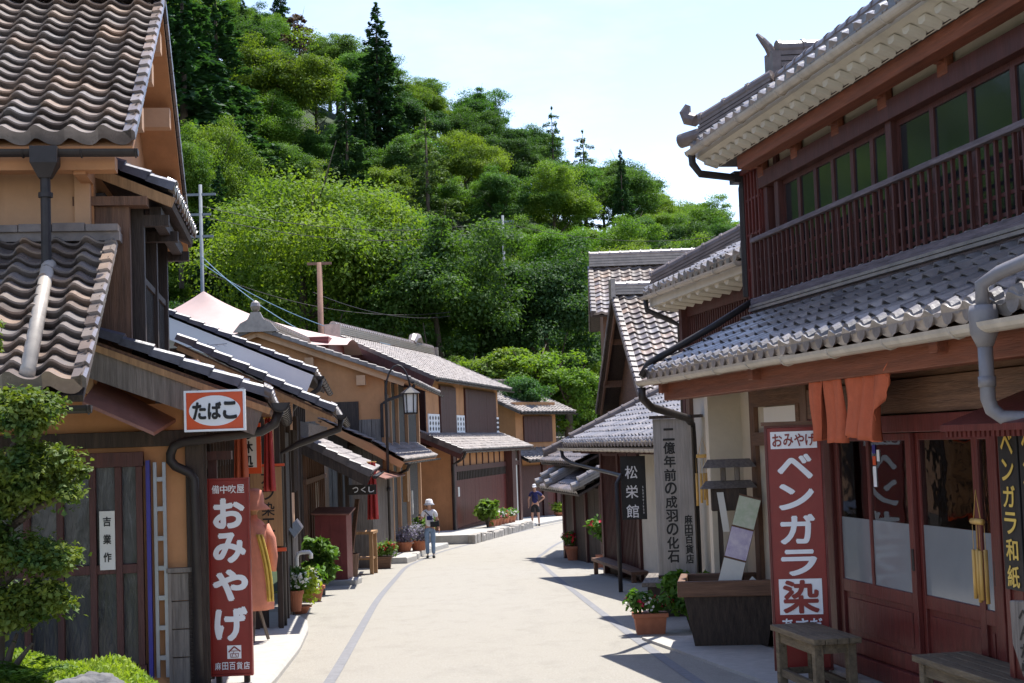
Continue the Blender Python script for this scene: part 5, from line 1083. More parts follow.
K = BLD('white_storehouse', 'white plastered storehouse with grey roof below the bright bushes', 'storehouse', 2.6, 93.0, -2.5, math.atan2(-0.5, -0.87))
m_ = MB(); m_.box(-6, 0, -7, 0, -2.6, 2.6); m_.prism([(0, 2.6), (-7, 2.6), (-3.5, 4.4)], (0, 0, 0), (0, 1, 0), (0, 0, 1), (-.2, 0, 0)); K.p(m_, 'wall', 'white')
r_, N = K.roof((.5, .6, 2.3), (-6.5, .6, 2.3), (.5, -3.5, 4.5), (-6.5, -3.5, 4.5), 'tile_far', pitch=.3, course=.28)
r2_, N2_ = K.roof((-6.5, -7.6, 2.3), (.5, -7.6, 2.3), (-6.5, -3.5, 4.5), (.5, -3.5, 4.5), 'tile_far', pitch=.3, course=.28)
m_ = MB(); ridge(m_, (.5, -3.5, 4.5), (-6.5, -3.5, 4.5), 3, .34, .08, .12); verge(m_, (.5, .6, 2.3), (.5, -3.5, 4.5), N, (1, 0, 0)); verge(m_, (.5, -7.6, 2.3), (.5, -3.5, 4.5), N2_, (1, 0, 0)); K.p(m_, 'ridge', 'tile_far', r_)
W_ = BLD('boarded_wall', 'dark boarded wall with a tiled coping closing the end of the street', 'wall', 1.6, 83.0, -2.4, math.atan2(-0.15, -0.99))
m_ = MB(); planks(m_, -7, 0, 24, -.06, 0, -2.6, .15); W_.p(m_, 'boarding', 'wood_black')
r_, N = W_.roof((.2, .5, .1), (-7.2, .5, .1), (.2, -1.6, 1.6), (-7.2, -1.6, 1.6), 'tile_dark', pitch=.3, course=.28)
m_ = MB(); ridge(m_, (.2, -1.6, 1.6), (-7.2, -1.6, 1.6), 2, .3, .07, .1); W_.p(m_, 'coping_ridge', 'tile_dark', r_)
# ---- tent-like canopy roof and the maroon metal wall behind the left houses
T = thing('tent_roof_hall', 'maroon metal-clad hall under a pale peaked tent roof', 'hall', (-10.8, 52, hz(-10.8, 52)), 0)
def loc_(mb): mb.v = [(a + 10.8, b_ - 52, c) for a, b_, c in mb.v]; return mb
dzT = -hz(-10.8, 52)
m_ = MB()
pk = (px(204, 52), 52, 1.65 + (453 - 291) / 1500 * 52)
def tentf(u, v):
    a = 2 * math.pi * u; 
    cx, cy = math.cos(a), math.sin(a); q = 1 / max(abs(cx), abs(cy)); rx, ry = 5.2, 3.0
    x = pk[0] + cx * q * rx * v; yv = pk[1] + cy * q * ry * v
    ve = min(1.3, math.hypot(cx * q * v, cy * q * v)); z = pk[2] - 1.55 * (1 - math.exp(-2.0 * ve)) / (1 - math.exp(-2.0)) - .35 * ve * ve
    return (x, yv, z)
m_.grid(tentf, 48, 14); loc_(m_).build('tent_canopy', 'tent', T, smooth=True, dz=dzT)
m_ = MB(); m_.box(px(185, 50), px(330, 50), 49.5, 54, -2, 5.35)
for i in range(31): m_.box(px(185, 50), px(330, 50), 49.46, 49.5, 2.05 + i * .105, 2.11 + i * .105)
loc_(m_).build('metal_wall', 'red_sheet', T, dz=dzT)

sd_ = BLD('plank_shed', 'weathered plank shed front with a rusty sheet awning beside the lamp post', 'shed', -3.62, 37.6, -1.4, math.atan2(-0.998, -0.06))
m_ = MB(); planks(m_, -3.6, 0, 16, -.04, 0, -1.6, .92); m_.box(-3.6, 0, -.5, -.04, -1.6, .9); sd_.p(m_, 'plank_front', 'wood_grey')
m_ = MB(); m_.box(-3.6, .02, -.1, .06, -1.7, -1.22); sd_.p(m_, 'stone_base', 'stone', bevel=.02)
m_ = MB(); m_.add([(-3.7, .35, .86), (.15, .35, .86), (.15, -.5, 1.14), (-3.7, -.5, 1.14), (-3.7, .35, .83), (.15, .35, .83), (.15, -.5, 1.11), (-3.7, -.5, 1.11)], [(3, 2, 1, 0), (4, 5, 6, 7), (1, 5, 4, 0), (2, 6, 5, 1), (3, 7, 6, 2), (0, 4, 7, 3)]); sd_.p(m_, 'sheet_awning', 'copper')
def px(xp, Y, y=560): return (xp - 512 - (y - 341) * 0.035) / 1500 * Y
# ================================================================ SIGNS
def sign_board(root, w_, z0, z1, m, th=0.05, frame=None, name='board'):
    mb = MB(); mb.box(-w_ / 2, w_ / 2, 0, th, z0, z1); o = mb.build(name, m, root, bevel=0.004)
    if frame:
        f = MB(); t = 0.018
        for x0, x1, a, c in ((-w_ / 2 - t, -w_ / 2, z0 - t, z1 + t), (w_ / 2, w_ / 2 + t, z0 - t, z1 + t), (-w_ / 2, w_ / 2, z0 - t, z0), (-w_ / 2, w_ / 2, z1, z1 + t)): f.box(x0, x1, -0.01, th + .01, a, c)
        f.build('frame', frame, root)
    return o
EX, EZ = (1, 0, 0), (0, 0, 1)
def txt(root, s, cx, cz, cw, ch, pitch, m, bold=0.02, vertical=True, y=0.0, name='lettering', th=0.004):
    mb = MB(); put_text(mb, s, (0, y, 0), EX, EZ, cx, cz, cw, ch, pitch, vertical, bold, th); return mb.build(name, m, root)
def panel(root, x0, x1, z0, z1, m, name, y=-0.002, th=0.004):
    mb = MB(); mb.box(x0, x1, y - th, y, z0, z1); return mb.build(name, m, root)
# red shop sign at right
g0 = -0.45
t = thing('vertical_signboard', 'tall red signboard reading bengara dye in white, propped behind the small stool', 'sign', (2.31, 12.5, g0), -0.12)
H0, H1 = 0.16, 2.14
sign_board(t, 0.44, H0, H1, 'sign_red', 0.06, 'bengara')
mb = MB(); mb.box(-0.26, 0.26, -0.04, 0.12, H1 + .018, H1 + .05); mb.build('cap', 'wood_brown', t)
mb = MB(); mb.box(-.2, -.15, .02, .07, -.05, H0); mb.build('leg', 'bengara_d', t); mb = MB(); mb.box(.15, .2, .02, .07, -.05, H0); mb.build('leg', 'bengara_d', t)
k = 1 / 120.0
zt = lambda y: H1 - (y - 427) * k * 1.0
panel(t, -.19, .19, zt(448), zt(431), 'sign_white', 'title_panel'); txt(t, 'おみやげ', -.135, zt(439.5), .078, .10, .09, 'sign_red', .02, False, -.007)
for ch, y, hh in (('ベ', 466, .19), ('ン', 496, .20), ('ガ', 528, .23), ('ラ', 561, .20)): txt(t, ch, 0, zt(y), .27, hh, 0, 'sign_white', .035, y=-.001)
panel(t, -.175, .175, zt(612), zt(577), 'sign_white', 'dye_panel'); txt(t, '染', 0, zt(594.5), .28, .26, 0, 'sign_red', .03, y=-.007)
txt(t, 'あさだ', -.115, zt(622), .095, .10, .115, 'sign_white', .02, False, -.001)
# weathered grey board on a post
Y = 18.2
t = thing('fossil_signboard', 'weathered grey wooden signboard with black brush writing about fossils, on a post', 'sign', (1.90, Y, gz(0, Y)), -0.05)
sign_board(t, 0.46, 0.64, 2.52, 'board_grey', 0.06)
mb = MB(); mb.box(-.27, .37, -.06, .12, 2.523, 2.56); mb.build('cap', 'wood_dark', t)
mb = MB(); mb.box(.16, .25, .062, .14, -.1, 2.5); mb.build('post', 'wood_grey', t)
mb = MB(); mb.box(-.235, .235, -.015, .075, .60, .638); mb.build('bottom_rail', 'wood_dark', t)
txt(t, '二億年前の成羽の化石', -.045, 2.33, .135, .14, .163, 'ink', .028)
txt(t, '麻田百貨店', .15, 1.30, .09, .108, .118, 'ink', .028)
# hanging inn sign
Y = 26.0
t = thing('hanging_inn_sign', 'narrow black hanging sign with three white characters under the low pent roof', 'sign', (px(633, Y, 487), Y, gz(0, Y)), -.1)
zb = gz(0, Y); zz = lambda y: 1.65 - (y - 437.8) / 1500 * Y - zb
sign_board(t, .43, zz(519), zz(456), 'ink', .04)
txt(t, '松栄館', -.03, zz(472), .21, .22, .335, 'sign_white', .012)
txt(t, 'shoueikan', .16, zz(487), .03, .045, .055, 'sign_white', 0)
mb = MB(); mb.tube([(-.1, .02, zz(456)), (-.1, .02, zz(440))], .008, 6); mb.tube([(.1, .02, zz(456)), (.1, .02, zz(440))], .008, 6); mb.build('hanger', 'metal_dark', t)
# souvenir sign at left
Y = 13.6
t = thing('vertical_signboard', 'tall red signboard reading omiyage in big white letters, at the kerb beside the drainpipe', 'sign', (px(231.5, Y), Y, gz(0, Y) + .1), .02)
zb = gz(0, Y) + .1; k = Y / 1500; zz = lambda y: 1.65 - (y - 452) * k - zb
sign_board(t, .345, zz(671), zz(480), 'sign_red', .05, 'sign_red')
txt(t, '備中吹屋', -.11, zz(489), .066, .075, .075, 'sign_white', .012, False)
for ch, y, w1, h1 in (('お', 513, .26, .25), ('み', 547, .27, .25), ('や', 584, .29, .26), ('げ', 622, .27, .28)): txt(t, ch, 0.005, zz(y), w1, h1, 0, 'sign_white', .045)
panel(t, -.035, .09, zz(656), zz(643), 'sign_white', 'emblem_panel')
mb = MB(); o_ = (.0275, -.0075, zz(649.5)); 
for a, b_ in (((-.05, .0), (0, .048)), ((0, .048), (.055, .004))): mb.beam((o_[0] + a[0], o_[1], o_[2] + a[1]), (o_[0] + b_[0], o_[1], o_[2] + b_[1]), .004, .012, (0, 0, 1))
for a, b_ in (((-.03, .01), (.034, .01)), ((-.036, -.014), (.04, -.014)), ((-.036, -.014), (-.03, -.048)), ((.04, -.014), (.034, -.048)), ((-.03, -.046), (.034, -.046)), ((0, .01), (-.02, -.04)), ((.006, -.014), (.02, -.04))): mb.beam((o_[0] + a[0], o_[1], o_[2] + a[1]), (o_[0] + b_[0], o_[1], o_[2] + b_[1]), .004, .009, (0, 1, 0.01))
mb.build('emblem', 'sign_red', t)
txt(t, '麻田百貨店', -.12, zz(663), .052, .066, .064, 'sign_white', .012, False)
mb = MB(); mb.box(-.15, -.1, .05, .1, -.1, .6); mb.build('leg', 'wood_dark', t); mb = MB(); mb.box(.1, .15, .05, .1, -.1, .6); mb.build('leg', 'wood_dark', t)
# tobacco sign
Y = 12.6
t = thing('tobacco_sign', 'vermilion enamel sign with a white oval reading tabako, hung from the pent roof', 'sign', (px(215, Y, 409), Y, 1.83), .03)
sign_board(t, .475, 0.015, .325, 'sign_orange', .03, 'sign_white')
mb = MB(); n = 40; mb.prism([(.215 * math.cos(2 * math.pi * i / n), .128 * math.sin(2 * math.pi * i / n)) for i in range(n)], (0, -.001, .17), EX, EZ, (0, -.003, 0)); mb.build('oval', 'sign_white', t)
txt(t, 'たばこ', -.128, .17, .105, .135, .128, 'ink', .045, False, -.0045)
mb = MB(); mb.tube([(-.2, .02, .34), (-.2, .3, .36)], .01, 6); mb.tube([(.2, .02, .34), (.2, .3, .36)], .01, 6); mb.build('bracket', 'metal_dark', t)
# brown wooden workshop board on the low shop
Y = 19.35
t = thing('workshop_board', 'brown plank signboard with black brush characters beside the pink mannequin', 'sign', (px(268, Y, 510), Y, gz(0, Y)), .12)
zb = gz(0, Y); k = Y / 1500; zz = lambda y: 1.65 - (y - 450.6) * k - zb
sign_board(t, .40, zz(546), zz(467), 'pinewood', .05)
txt(t, 'ガラ染工房', .02, zz(477), .16, .17, .205, 'ink', .012)
mb = MB(); mb.box(-.24, .24, -.02, .07, zz(551), zz(547.5)); mb.box(-.24, .24, -.02, .07, zz(466.5), zz(464)); mb.build('red_rail', 'sign_orange', t)
mb = MB(); mb.box(-.18, -.12, .05, .1, -.1, zz(546)); mb.build('leg', 'wood_dark', t); mb = MB(); mb.box(.12, .18, .05, .1, -.1, zz(546)); mb.build('leg', 'wood_dark', t)
# gold lettered black boards beside the shop door
c_, s_ = math.cos(RZ), math.sin(RZ)
def shop_pt(x, y): return (2.7 + x * c_ - y * s_, 12.5 + x * s_ + y * c_)
cab = thing('display_case', 'red painted display case with a little toothed hood, at the right of the shop doors', 'display case', (*shop_pt(-3.92, .16), -.5), RZ)
mb = MB(); mb.box(-.62, .62, -.14, .14, -.1, 2.12)
for i in range(8): x = -.62 + i * .165; mb.box(x, x + .03, .14, .155, .0, 2.12)
mb.build('case', 'bengara', cab, bevel=.005)
mb = MB(); mb.add([(-.8, -.14, 2.36), (.8, -.14, 2.36), (.8, .42, 2.16), (-.8, .42, 2.16), (-.8, -.14, 2.32), (.8, -.14, 2.32), (.8, .42, 2.12), (-.8, .42, 2.12)], [(0, 3, 2, 1), (4, 5, 6, 7), (0, 1, 5, 4), (1, 2, 6, 5), (2, 3, 7, 6), (3, 0, 4, 7)])
for i in range(26): x = -.76 + i * .06; mb.box(x, x + .035, .36, .40, 2.085, 2.125)
mb.build('hood', 'bengara', cab)
def gold(xc, s, lab, y, z1, hgt):
    q = thing('gilt_signboard', lab, 'sign', (*shop_pt(xc, y), 0), RZ + math.pi)
    mb = MB(); mb.box(-.115, .115, 0, .03, z1 - hgt, z1); mb.build('board', 'ink', q, bevel=.003)
    n = len(s); txt(q, s, 0, z1 - .12, .14, .125, (hgt - .2) / (n - 1), 'gold', .02)
gold(-3.52, 'ベンガラ和紙', 'narrow black board with gold letters ending in washi paper, nearest the shop doors', .35, 1.66, .99)
gold(-3.78, 'ベンガラ焼', 'narrow black board with shorter gold lettering ending in pottery, beside the washi board', .352, 1.68, .99)
t = thing('hanging_plank', 'rough grey hanging plank with dark carved writing, below the gold lettered boards', 'sign', (*shop_pt(-3.85, .46), .30), RZ + math.pi)
mb = MB(); mb.prism([(-.2, .33), (.22, .36), (.2, .1), (.1, -.12), (-.08, -.1), (-.19, .08)], (0, 0, 0), EX, EZ, (0, .05, 0)); mb.build('plank', 'wood_grey', t, bevel=.01)
txt(t, 'べんがら', -.02, .26, .13, .09, .10, 'ink', .01, y=-.001)
t = thing('poster', 'white notice with a red spot pinned to the red display case', 'poster', (*shop_pt(-3.85, .33), .0), RZ + math.pi)
panel(t, -.16, .16, .1, .86, 'paper', 'sheet'); mb = MB(); mb.prism([(.05 * math.cos(i * .4), .06 * math.sin(i * .4)) for i in range(16)], (0, -.007, .74), EX, EZ, (0, -.002, 0)); mb.build('red_spot', 'sign_red', t)
# stickers and slips on the doors
for x, z, w1, h1, m in ((-.70, 1.46, .06, .07, 'blue_paint'), (-.70, 1.37, .06, .07, 'sign_orange'), (-.70, 1.20, .06, .16, 'sign_white'), (-.78, 1.40, .05, .09, 'sign_white')):
    q = thing('door_sticker', {'blue_paint': 'small blue card sticker on the shop door glass', 'sign_orange': 'small orange card sticker on the shop door glass', 'sign_white': 'tall white slip stuck on the shop door glass' if h1 > .1 else 'small white square sticker on the shop door glass'}[m], 'sticker', (*shop_pt(x, .006), z), RZ + math.pi)
    panel(q, -w1 / 2, w1 / 2, 0, h1, m, 'sheet', y=0, th=.002)
# noren
t = thing('noren_curtain', 'persimmon orange split curtain hanging in folds from a bamboo pole above the shop doors', 'curtain', (*shop_pt(-1.36, .34), 1.58), RZ + math.pi)
mb = MB(); mb.tube([(-1.2, 0, .58), (0, 0, .61), (1.3, 0, .63)], .017, 8); mb.build('pole', 'bamboo', t, smooth=True)
for i in range(5):
    xa = -1.0 + i * .33; 
    def nf(u, v, xa=xa, i=i):
        x = xa + u * (.325 - .04 * v) + .02 * v; fold = .040 * math.sin(u * 8 + i * 1.7) * (.25 + v) + .018 * math.sin(u * 19 + i * 2.1 + v * 2) * (.3 + v) + .012 * math.sin(v * 5 + i)
        if i == 4:
            x = xa + u * (.295 + .28 * (1 - v)); return (x, -.035 - fold * .7, .62 - v * (.50 - .42 * u) + (.05 if v < .1 else 0))
        return (x, -.02 - fold, .60 - v * (.60 + .02 * math.sin(i * 2.3) + .012 * math.sin(u * 7 + i)))
    mb = MB(); mb.grid(nf, 14, 14); o = mb.build('cloth_panel', 'orange_cloth', t, smooth=True); sd = o.modifiers.new('th', 'SOLIDIFY'); sd.thickness = .006
# bamboo wind chimes
def chime(loc, rz, lab, s=1.0):
    t = thing('wind_chime', lab, 'wind chime', loc, rz)
    mb = MB(); mb.tube([(-.07 * s, 0, .42 * s), (.07 * s, 0, .42 * s)], .02 * s, 8); mb.tube([(-.05 * s, 0, .42 * s), (0, 0, .62 * s), (.05 * s, 0, .42 * s)], .004, 5); mb.build('hanger', 'bamboo', t, smooth=True)
    for i in range(5):
        x = (-.07 + .035 * i) * s; y = .03 * s * math.cos(i * 2.2); mb = MB(); mb.tube([(x, y, .40 * s), (x, y, .24 * s)], .002, 4); mb.tube([(x, y, .24 * s), (x, y, -.1 * s + .03 * (i % 3) * s)], .014 * s, 8); mb.build('tube', 'bamboo', t, smooth=True)
chime((*shop_pt(-2.86, .24), .62), RZ + math.pi, 'bamboo wind chime hanging beside the red display case', 1.0)
chime((2.16, 17.4, 0.95), .1, 'bamboo wind chime hanging between the grey signboard and the plaster wall', 1.1)
# goods inside the shop
t = thing('display_shelf', 'wooden display shelf seen dimly through the shop door glass', 'shelf', (*shop_pt(-1.0, -1.7), -.45), RZ)
for z in (.75, 1.15, 1.55, 1.95): mb = MB(); mb.box(-1.3, 1.3, -.2, .2, z, z + .035); mb.build('shelf_board', 'pinewood', t)
for x in (-1.32, 0, 1.32): mb = MB(); mb.box(x - .025, x + .025, -.2, .2, 0, 2.05); mb.build('side_panel', 'wood_brownv', t)
MJ = ['sign_red', 'terracotta', 'paper', 'orange_cloth', 'gold', 'rock']
NJ = ['dark red', 'terracotta', 'pale', 'persimmon', 'golden', 'grey']
for i in range(6):
    x = -1.1 + i * .42; q = thing('jar', NJ[i] + ' jar on the shelf inside the shop', 'jar', (*shop_pt(-1.0 + x, -1.62), 1.15 - .45 + .035 + (.4 if i % 2 else 0)), 0)
    MB().lathe([(.05, 0), (.085, .06), (.09, .16), (.05, .23), (.055, .26)], n=14).build('jar_body', MJ[i], q, smooth=True)
for i, (x, m, nm) in enumerate(((-.35, 'red_cloth', 'crimson'), (-1.75, 'orange_cloth', 'persimmon'), (-2.1, 'paper', 'pale'))):
    q = thing('dyed_cloth', nm + ' dyed cloth hanging inside the shop behind the door glass', 'cloth', (*shop_pt(x, -.95), .55), RZ)
    mb = MB(); mb.grid(lambda u, v: ((u - .5) * .34, .03 * math.sin(u * 14), 1.1 * (1 - v)), 14, 4); o = mb.build('cloth', m, q, smooth=True); o.modifiers.new('th', 'SOLIDIFY').thickness = .006
# ================================================================ BENCHES, WELL BOX
def bench(loc, rz, L, D, h, lab, stain='wood_bench'):
    t = thing('wooden_bench', lab, 'bench', loc, rz)
    mb = MB(); n = 4
    for i in range(n): a = -D / 2 + i * D / n; mb.box(a + .002, a + D / n - .002, -L / 2, L / 2 + .004 * i, h - .045, h)
    mb.build('seat', stain, t, bevel=.006)
    for sx in (-1, 1):
        for sy in (-1, 1):
            mb = MB(); x = sx * (D / 2 - .06); y = sy * (L / 2 - .09); mb.box(x - .035, x + .035, y - .035, y + .035, -.03, h - .046); mb.build('leg', 'wood_bench', t, bevel=.005)
    for za, zb_ in ((.10, .16), (h - .13, h - .05)):
        for sx in (-1, 1): x = sx * (D / 2 - .06); mb = MB(); mb.box(x - .019, x + .019, -L / 2 + .125, L / 2 - .125, za, zb_); mb.build('long_rail', 'wood_bench', t)
        for sy in (-1, 1): y = sy * (L / 2 - .09); mb = MB(); mb.box(-D / 2 + .095, D / 2 - .095, y - .019, y + .019, za + .01, zb_); mb.build('end_rail', 'wood_bench', t)
    return t
bench((2.27, 11.8, gz(0, 11.8) + .03), .16, 1.0, .38, .50, 'small weathered stool-like bench in front of the red signboard')
bench((2.95, 9.4, gz(0, 9.4) + .03), .16, 1.7, .42, .44, 'long weathered bench cut off by the bottom of the picture')
t = thing('well_box', 'tapered dark wooden tub with a broad brown rim, standing by the plaster wall', 'planter', (2.22, 16.1, gz(0, 16.1) + .0), -.15)
mb = MB()
mb.add([(-.36, -.32, -.05), (.36, -.32, -.05), (.36, .32, -.05), (-.36, .32, -.05), (-.47, -.42, .56), (.47, -.42, .56), (.47, .42, .56), (-.47, .42, .56)], [(3, 2, 1, 0), (0, 1, 5, 4), (1, 2, 6, 5), (2, 3, 7, 6), (3, 0, 4, 7), (4, 5, 6, 7)])
mb.build('tub', 'wood_dark', t)
mb = MB()
for x0, x1, y0, y1 in ((-.53, .53, -.48, -.40), (-.53, .53, .40, .48), (-.53, -.45, -.4, .4), (.45, .53, -.4, .4)): mb.box(x0, x1, y0, y1, .56, .72)
mb.build('rim', 'wood_brown', t, bevel=.01)
mb = MB(); mb.box(-.45, .45, -.4, .4, .561, .60); mb.build('soil', 'earth', t)
t = thing('roofed_post', 'slender post box under a tiny shingled roof, rising out of the dark tub', 'post box', (2.27, 16.2, gz(0, 16.2) + .6), -.1)
mb = MB(); mb.box(-.19, .19, -.1, .1, .82, 1.06); mb.build('box', 'wood_dark', t, bevel=.01)
for x in (-.1, .1): mb = MB(); mb.box(x - .025, x + .025, .05, .09, 0, .82); mb.build('leg', 'wood_dark', t)
mb = MB(); mb.add([(-.30, -.16, 1.06), (.30, -.16, 1.06), (.24, 0, 1.14), (-.24, 0, 1.14), (.30, .16, 1.06), (-.30, .16, 1.06)], [(0, 1, 2, 3), (3, 2, 4, 5), (0, 3, 5), (1, 4, 2), (0, 5, 4, 1)]); mb.tube([(-.05, 0, 1.14), (-.05, 0, 1.3)], .03, 8); mb.tube([(.1, 0, 1.14), (.1, 0, 1.3)], .03, 8)
mb.add([(-.27, -.13, 1.28), (.30, -.13, 1.28), (.24, 0, 1.37), (-.21, 0, 1.37), (.30, .13, 1.28), (-.27, .13, 1.28)], [(0, 1, 2, 3), (3, 2, 4, 5), (0, 3, 5), (1, 4, 2), (0, 5, 4, 1)]); mb.build('roof', 'wood_grey', t)
mb = MB(); mb.grid(lambda u, v: (-.13 + .07 * u + .05 * v, -.115 - .03 * math.sin(v * 3), 1.02 - .42 * v), 3, 8); o = mb.build('paper_slip', 'paper', t, smooth=True)
M['photo'] = mat('photo_print', (0.42, 0.34, 0.50), .5, .5, 14, col2=(0.70, 0.62, 0.66), bump=0)
M['photo_g'] = mat('green_print', (0.42, 0.50, 0.32), .5, .4, 16, col2=(0.62, 0.62, 0.5), bump=0)
t = thing('photo_board', 'slanting board of three pasted photo sheets leaning out of the dark tub', 'board', (2.16, 15.85, gz(0, 15.85) + .58), -.15)
T = Matrix.Rotation(R(-12), 4, 'X') @ Matrix.Rotation(R(16), 4, 'Y')
mb = MB(); mb.box(-.12, .12, 0, .025, 0, 1.04, T); mb.build('backing', 'wood_brown', t)
for i, m in enumerate(('paper', 'photo', 'photo_g')):
    mb = MB(); mb.box(-.115, .115, -.004, -.001, .02 + i * .34, .34 + i * .34, T); mb.build('photo_sheet', m, t)
T2 = T @ Matrix.Translation((.12, -.01, .02)) @ Matrix.Rotation(R(25), 4, 'Y')
mb = MB(); mb.box(0, .16, -.004, 0, 0, .22, T2); mb.build('loose_sheet', 'paper', t)
t = thing('slatted_seat', 'low dark plank seat against the inn wall beside the flower pot', 'bench', (2.05, 20.6, gz(0, 20.6)), -.15)
mb = MB(); mb.box(-.35, .3, -.7, .7, .42, .48); mb.build('seat', 'wood_greyh', t, bevel=.01)
for y in (-.6, .6): mb = MB(); mb.box(-.28, .25, y - .04, y + .04, -.05, .42); mb.build('leg', 'wood_dark', t)
t = thing('side_table', 'narrow trestle shelf behind the plank seat', 'table', (2.5, 21.6, gz(0, 21.6)), -.15)
mb = MB(); mb.box(-.25, .25, -.4, .4, .92, .97); mb.build('table_top', 'wood_brown', t)
for y in (-.3, .3):
    for x in (-.16, .16): mb = MB(); mb.beam((x * 1.3, y, -.03), (x * .4, y, .92), .03, .03); mb.build('leg', 'metal_dark', t)
# ================================================================ PLANTS
def pot(root, r, h, m='terracotta', box=None):
    if box:
        a, b_ = box; mb = MB(); mb.add([(-a * .85, -b_ * .8, 0), (a * .85, -b_ * .8, 0), (a * .85, b_ * .8, 0), (-a * .85, b_ * .8, 0), (-a, -b_, h), (a, -b_, h), (a, b_, h), (-a, b_, h)], [(3, 2, 1, 0), (0, 1, 5, 4), (1, 2, 6, 5), (2, 3, 7, 6), (3, 0, 4, 7), (4, 5, 6, 7)])
        mb.box(-a - .015, a + .015, -b_ - .015, b_ + .015, h - .045, h + .004); mb.build('pot', m, root, bevel=.006)
    else:
        MB().lathe([(r * .68, 0), (r * .95, h * .82), (r * 1.08, h * .82), (r * 1.08, h), (r * .9, h), (r * .88, h * .9), (.01, h * .9)], n=18).build('pot', m, root, smooth=False)
def greens(root, m, C, Rd, per, size, seed, flat=.9, name='leaves', elong=1.9):
    g = np.random.default_rng(seed); np_build(name, cloud(np.array(C, float), np.array(Rd, float), per, size, g, flat, .6, .9, elong), m, root)
def blooms(root, m, C, Rd, n, size, seed, name='flowers', flat=.6):
    g = np.random.default_rng(seed); C = np.array(C, float); V = []
    d = g.normal(size=(n, 3)); d[:, 2] = np.abs(d[:, 2]) * .8 + .15; d[:, 1] -= .5; d /= np.linalg.norm(d, axis=1, keepdims=True)
    i = g.integers(0, len(C), n); P = C[i] + d * np.array(Rd)[i][:, None] * np.array([1, 1, flat]) * 1.03
    for k in range(5):
        off = g.normal(size=(n, 3)) * size * .35; V.append(leaf_quads(P + off, d + g.normal(size=(n, 3)) * .5, size * .75, g, 1.1))
    np_build(name, np.concatenate(V), m, root)
def flowerpot(X, Y, lab, r=.15, h=.24, leaf='leaf_plant', fl=None, fn=40, spread=.2, tall=.2, seed=1, z=None, group=None, box=None, fs=.035, cat='potted plant', potm='terracotta', per=160, ls=.05, rz=0, name='potted_plant'):
    zz = gz(0, Y) if z is None else z
    t = thing(name, lab, cat, (X, Y, zz), rz, group); pot(t, r, h, potm, box)
    g = np.random.default_rng(seed); w1 = box[0] if box else r * .7
    C = [(g.uniform(-w1, w1), g.uniform(-.5, .5) * spread * .6, h + tall * g.uniform(.25, .8)) for _ in range(7)]
    Rd = [spread * g.uniform(.5, .8) for _ in C]
    greens(t, leaf, C, Rd, per, ls, seed)
    for i, f in enumerate(fl or []): blooms(t, f, C, Rd, fn, fs, seed + 9 + i)
    return t
def leafy(X, Y, lab, h, r, leaf='leaf_plant', n=14, seed=1, z=None, ls=.08, per=70, name='shrub', cat='shrub', group=None):
    zz = gz(0, Y) if z is None else z; t = thing(name, lab, cat, (X, Y, zz), 0, group); g = np.random.default_rng(seed); mb = MB(); C = []; Rd = []
    for i in range(n):
        a = g.uniform(0, 6.28); q = r * g.uniform(.1, .8); hh = h * g.uniform(.35, .95); e = (math.cos(a) * q, math.sin(a) * q, hh); mb.tube([(0, 0, -.05), (e[0] * .4, e[1] * .4, hh * .5), e], [.012, .008, .004], 5); C.append(e); Rd.append(r * g.uniform(.28, .5))
    mb.build('stems', 'bark', t); greens(t, leaf, C, Rd, per, ls, seed); return t
flowerpot(px(646, 17.8), 17.7, 'terracotta trough of white and red flowers in front of the grey signboard post', box=(.19, .12), h=.24, fl=['petal_white', 'petal_red'], fn=20, spread=.16, tall=.2, seed=3, fs=.045)
leafy(2.02, 17.9, 'dense green bush at the foot of the grey signboard post', .62, .34, seed=4, n=18, per=110, ls=.07)
flowerpot(1.92, 21.8 + 12.0, 'terracotta pot with a tall leafy plant and red flowers by the dark lattice', box=(.2, .14), h=.28, fl=['petal_red'], fn=16, spread=.3, tall=.9, seed=6, fs=.07, per=170, ls=.07)
flowerpot(1.38, 38.0, 'terracotta pot of pink flowers at the foot of the roofed gate', r=.24, h=.36, fl=['petal_pink', 'petal_red'], fn=26, spread=.26, tall=.3, seed=7, fs=.07)
t = flowerpot(1.50, 40.2, 'flower pot raised on a stand behind the pink flowers', r=.2, h=.8, fl=['petal_red'], fn=20, spread=.24, tall=.25, seed=8, fs=.07, potm='wood_grey')
flowerpot(1.48, 40.9, 'further red flower pot by the gate post', r=.2, h=1.15, fl=['petal_red'], fn=20, spread=.2, tall=.25, seed=18, fs=.07, potm='terracotta')
# left side
zp = .1
flowerpot(-3.28, 22.0, 'small terracotta pot of white flowers just behind the pink mannequin', r=.12, h=.3, fl=['petal_white'], fn=26, spread=.16, tall=.28, seed=9, z=gz(0, 22) + .1, fs=.07)
flowerpot(-3.38, 22.9, 'lime green bushy plant with white blossoms spilling over the kerb', r=.2, h=.12, leaf='leaf_lime', fl=['petal_white'], fn=12, spread=.32, tall=.5, seed=10, z=gz(0, 23), per=230, ls=.05, fs=.07)
flowerpot(-3.52, 25.6, 'wide brown bowl with white flowers between the lime plant and the tall plant', r=.2, h=.26, fl=['petal_white'], fn=14, spread=.2, tall=.25, seed=11, fs=.08)
leafy(-3.62, 27.2, 'tall leafy green plant in front of the maroon cabinet', 1.0, .30, seed=12, n=20, per=90, ls=.10, name='potted_shrub', cat='potted plant')
MB().lathe([(.11, 0), (.13, .3), (.13, .36), (.1, .36), (.1, .3), (.01, .3)], n=14).build('pot', 'rock', COL.objects['potted_shrub'])
t = thing('standpipe', 'white plastic standpipe with a bent top beside the plank wall', 'water pipe', (-3.45, 23.4, gz(0, 23.4)), 0)
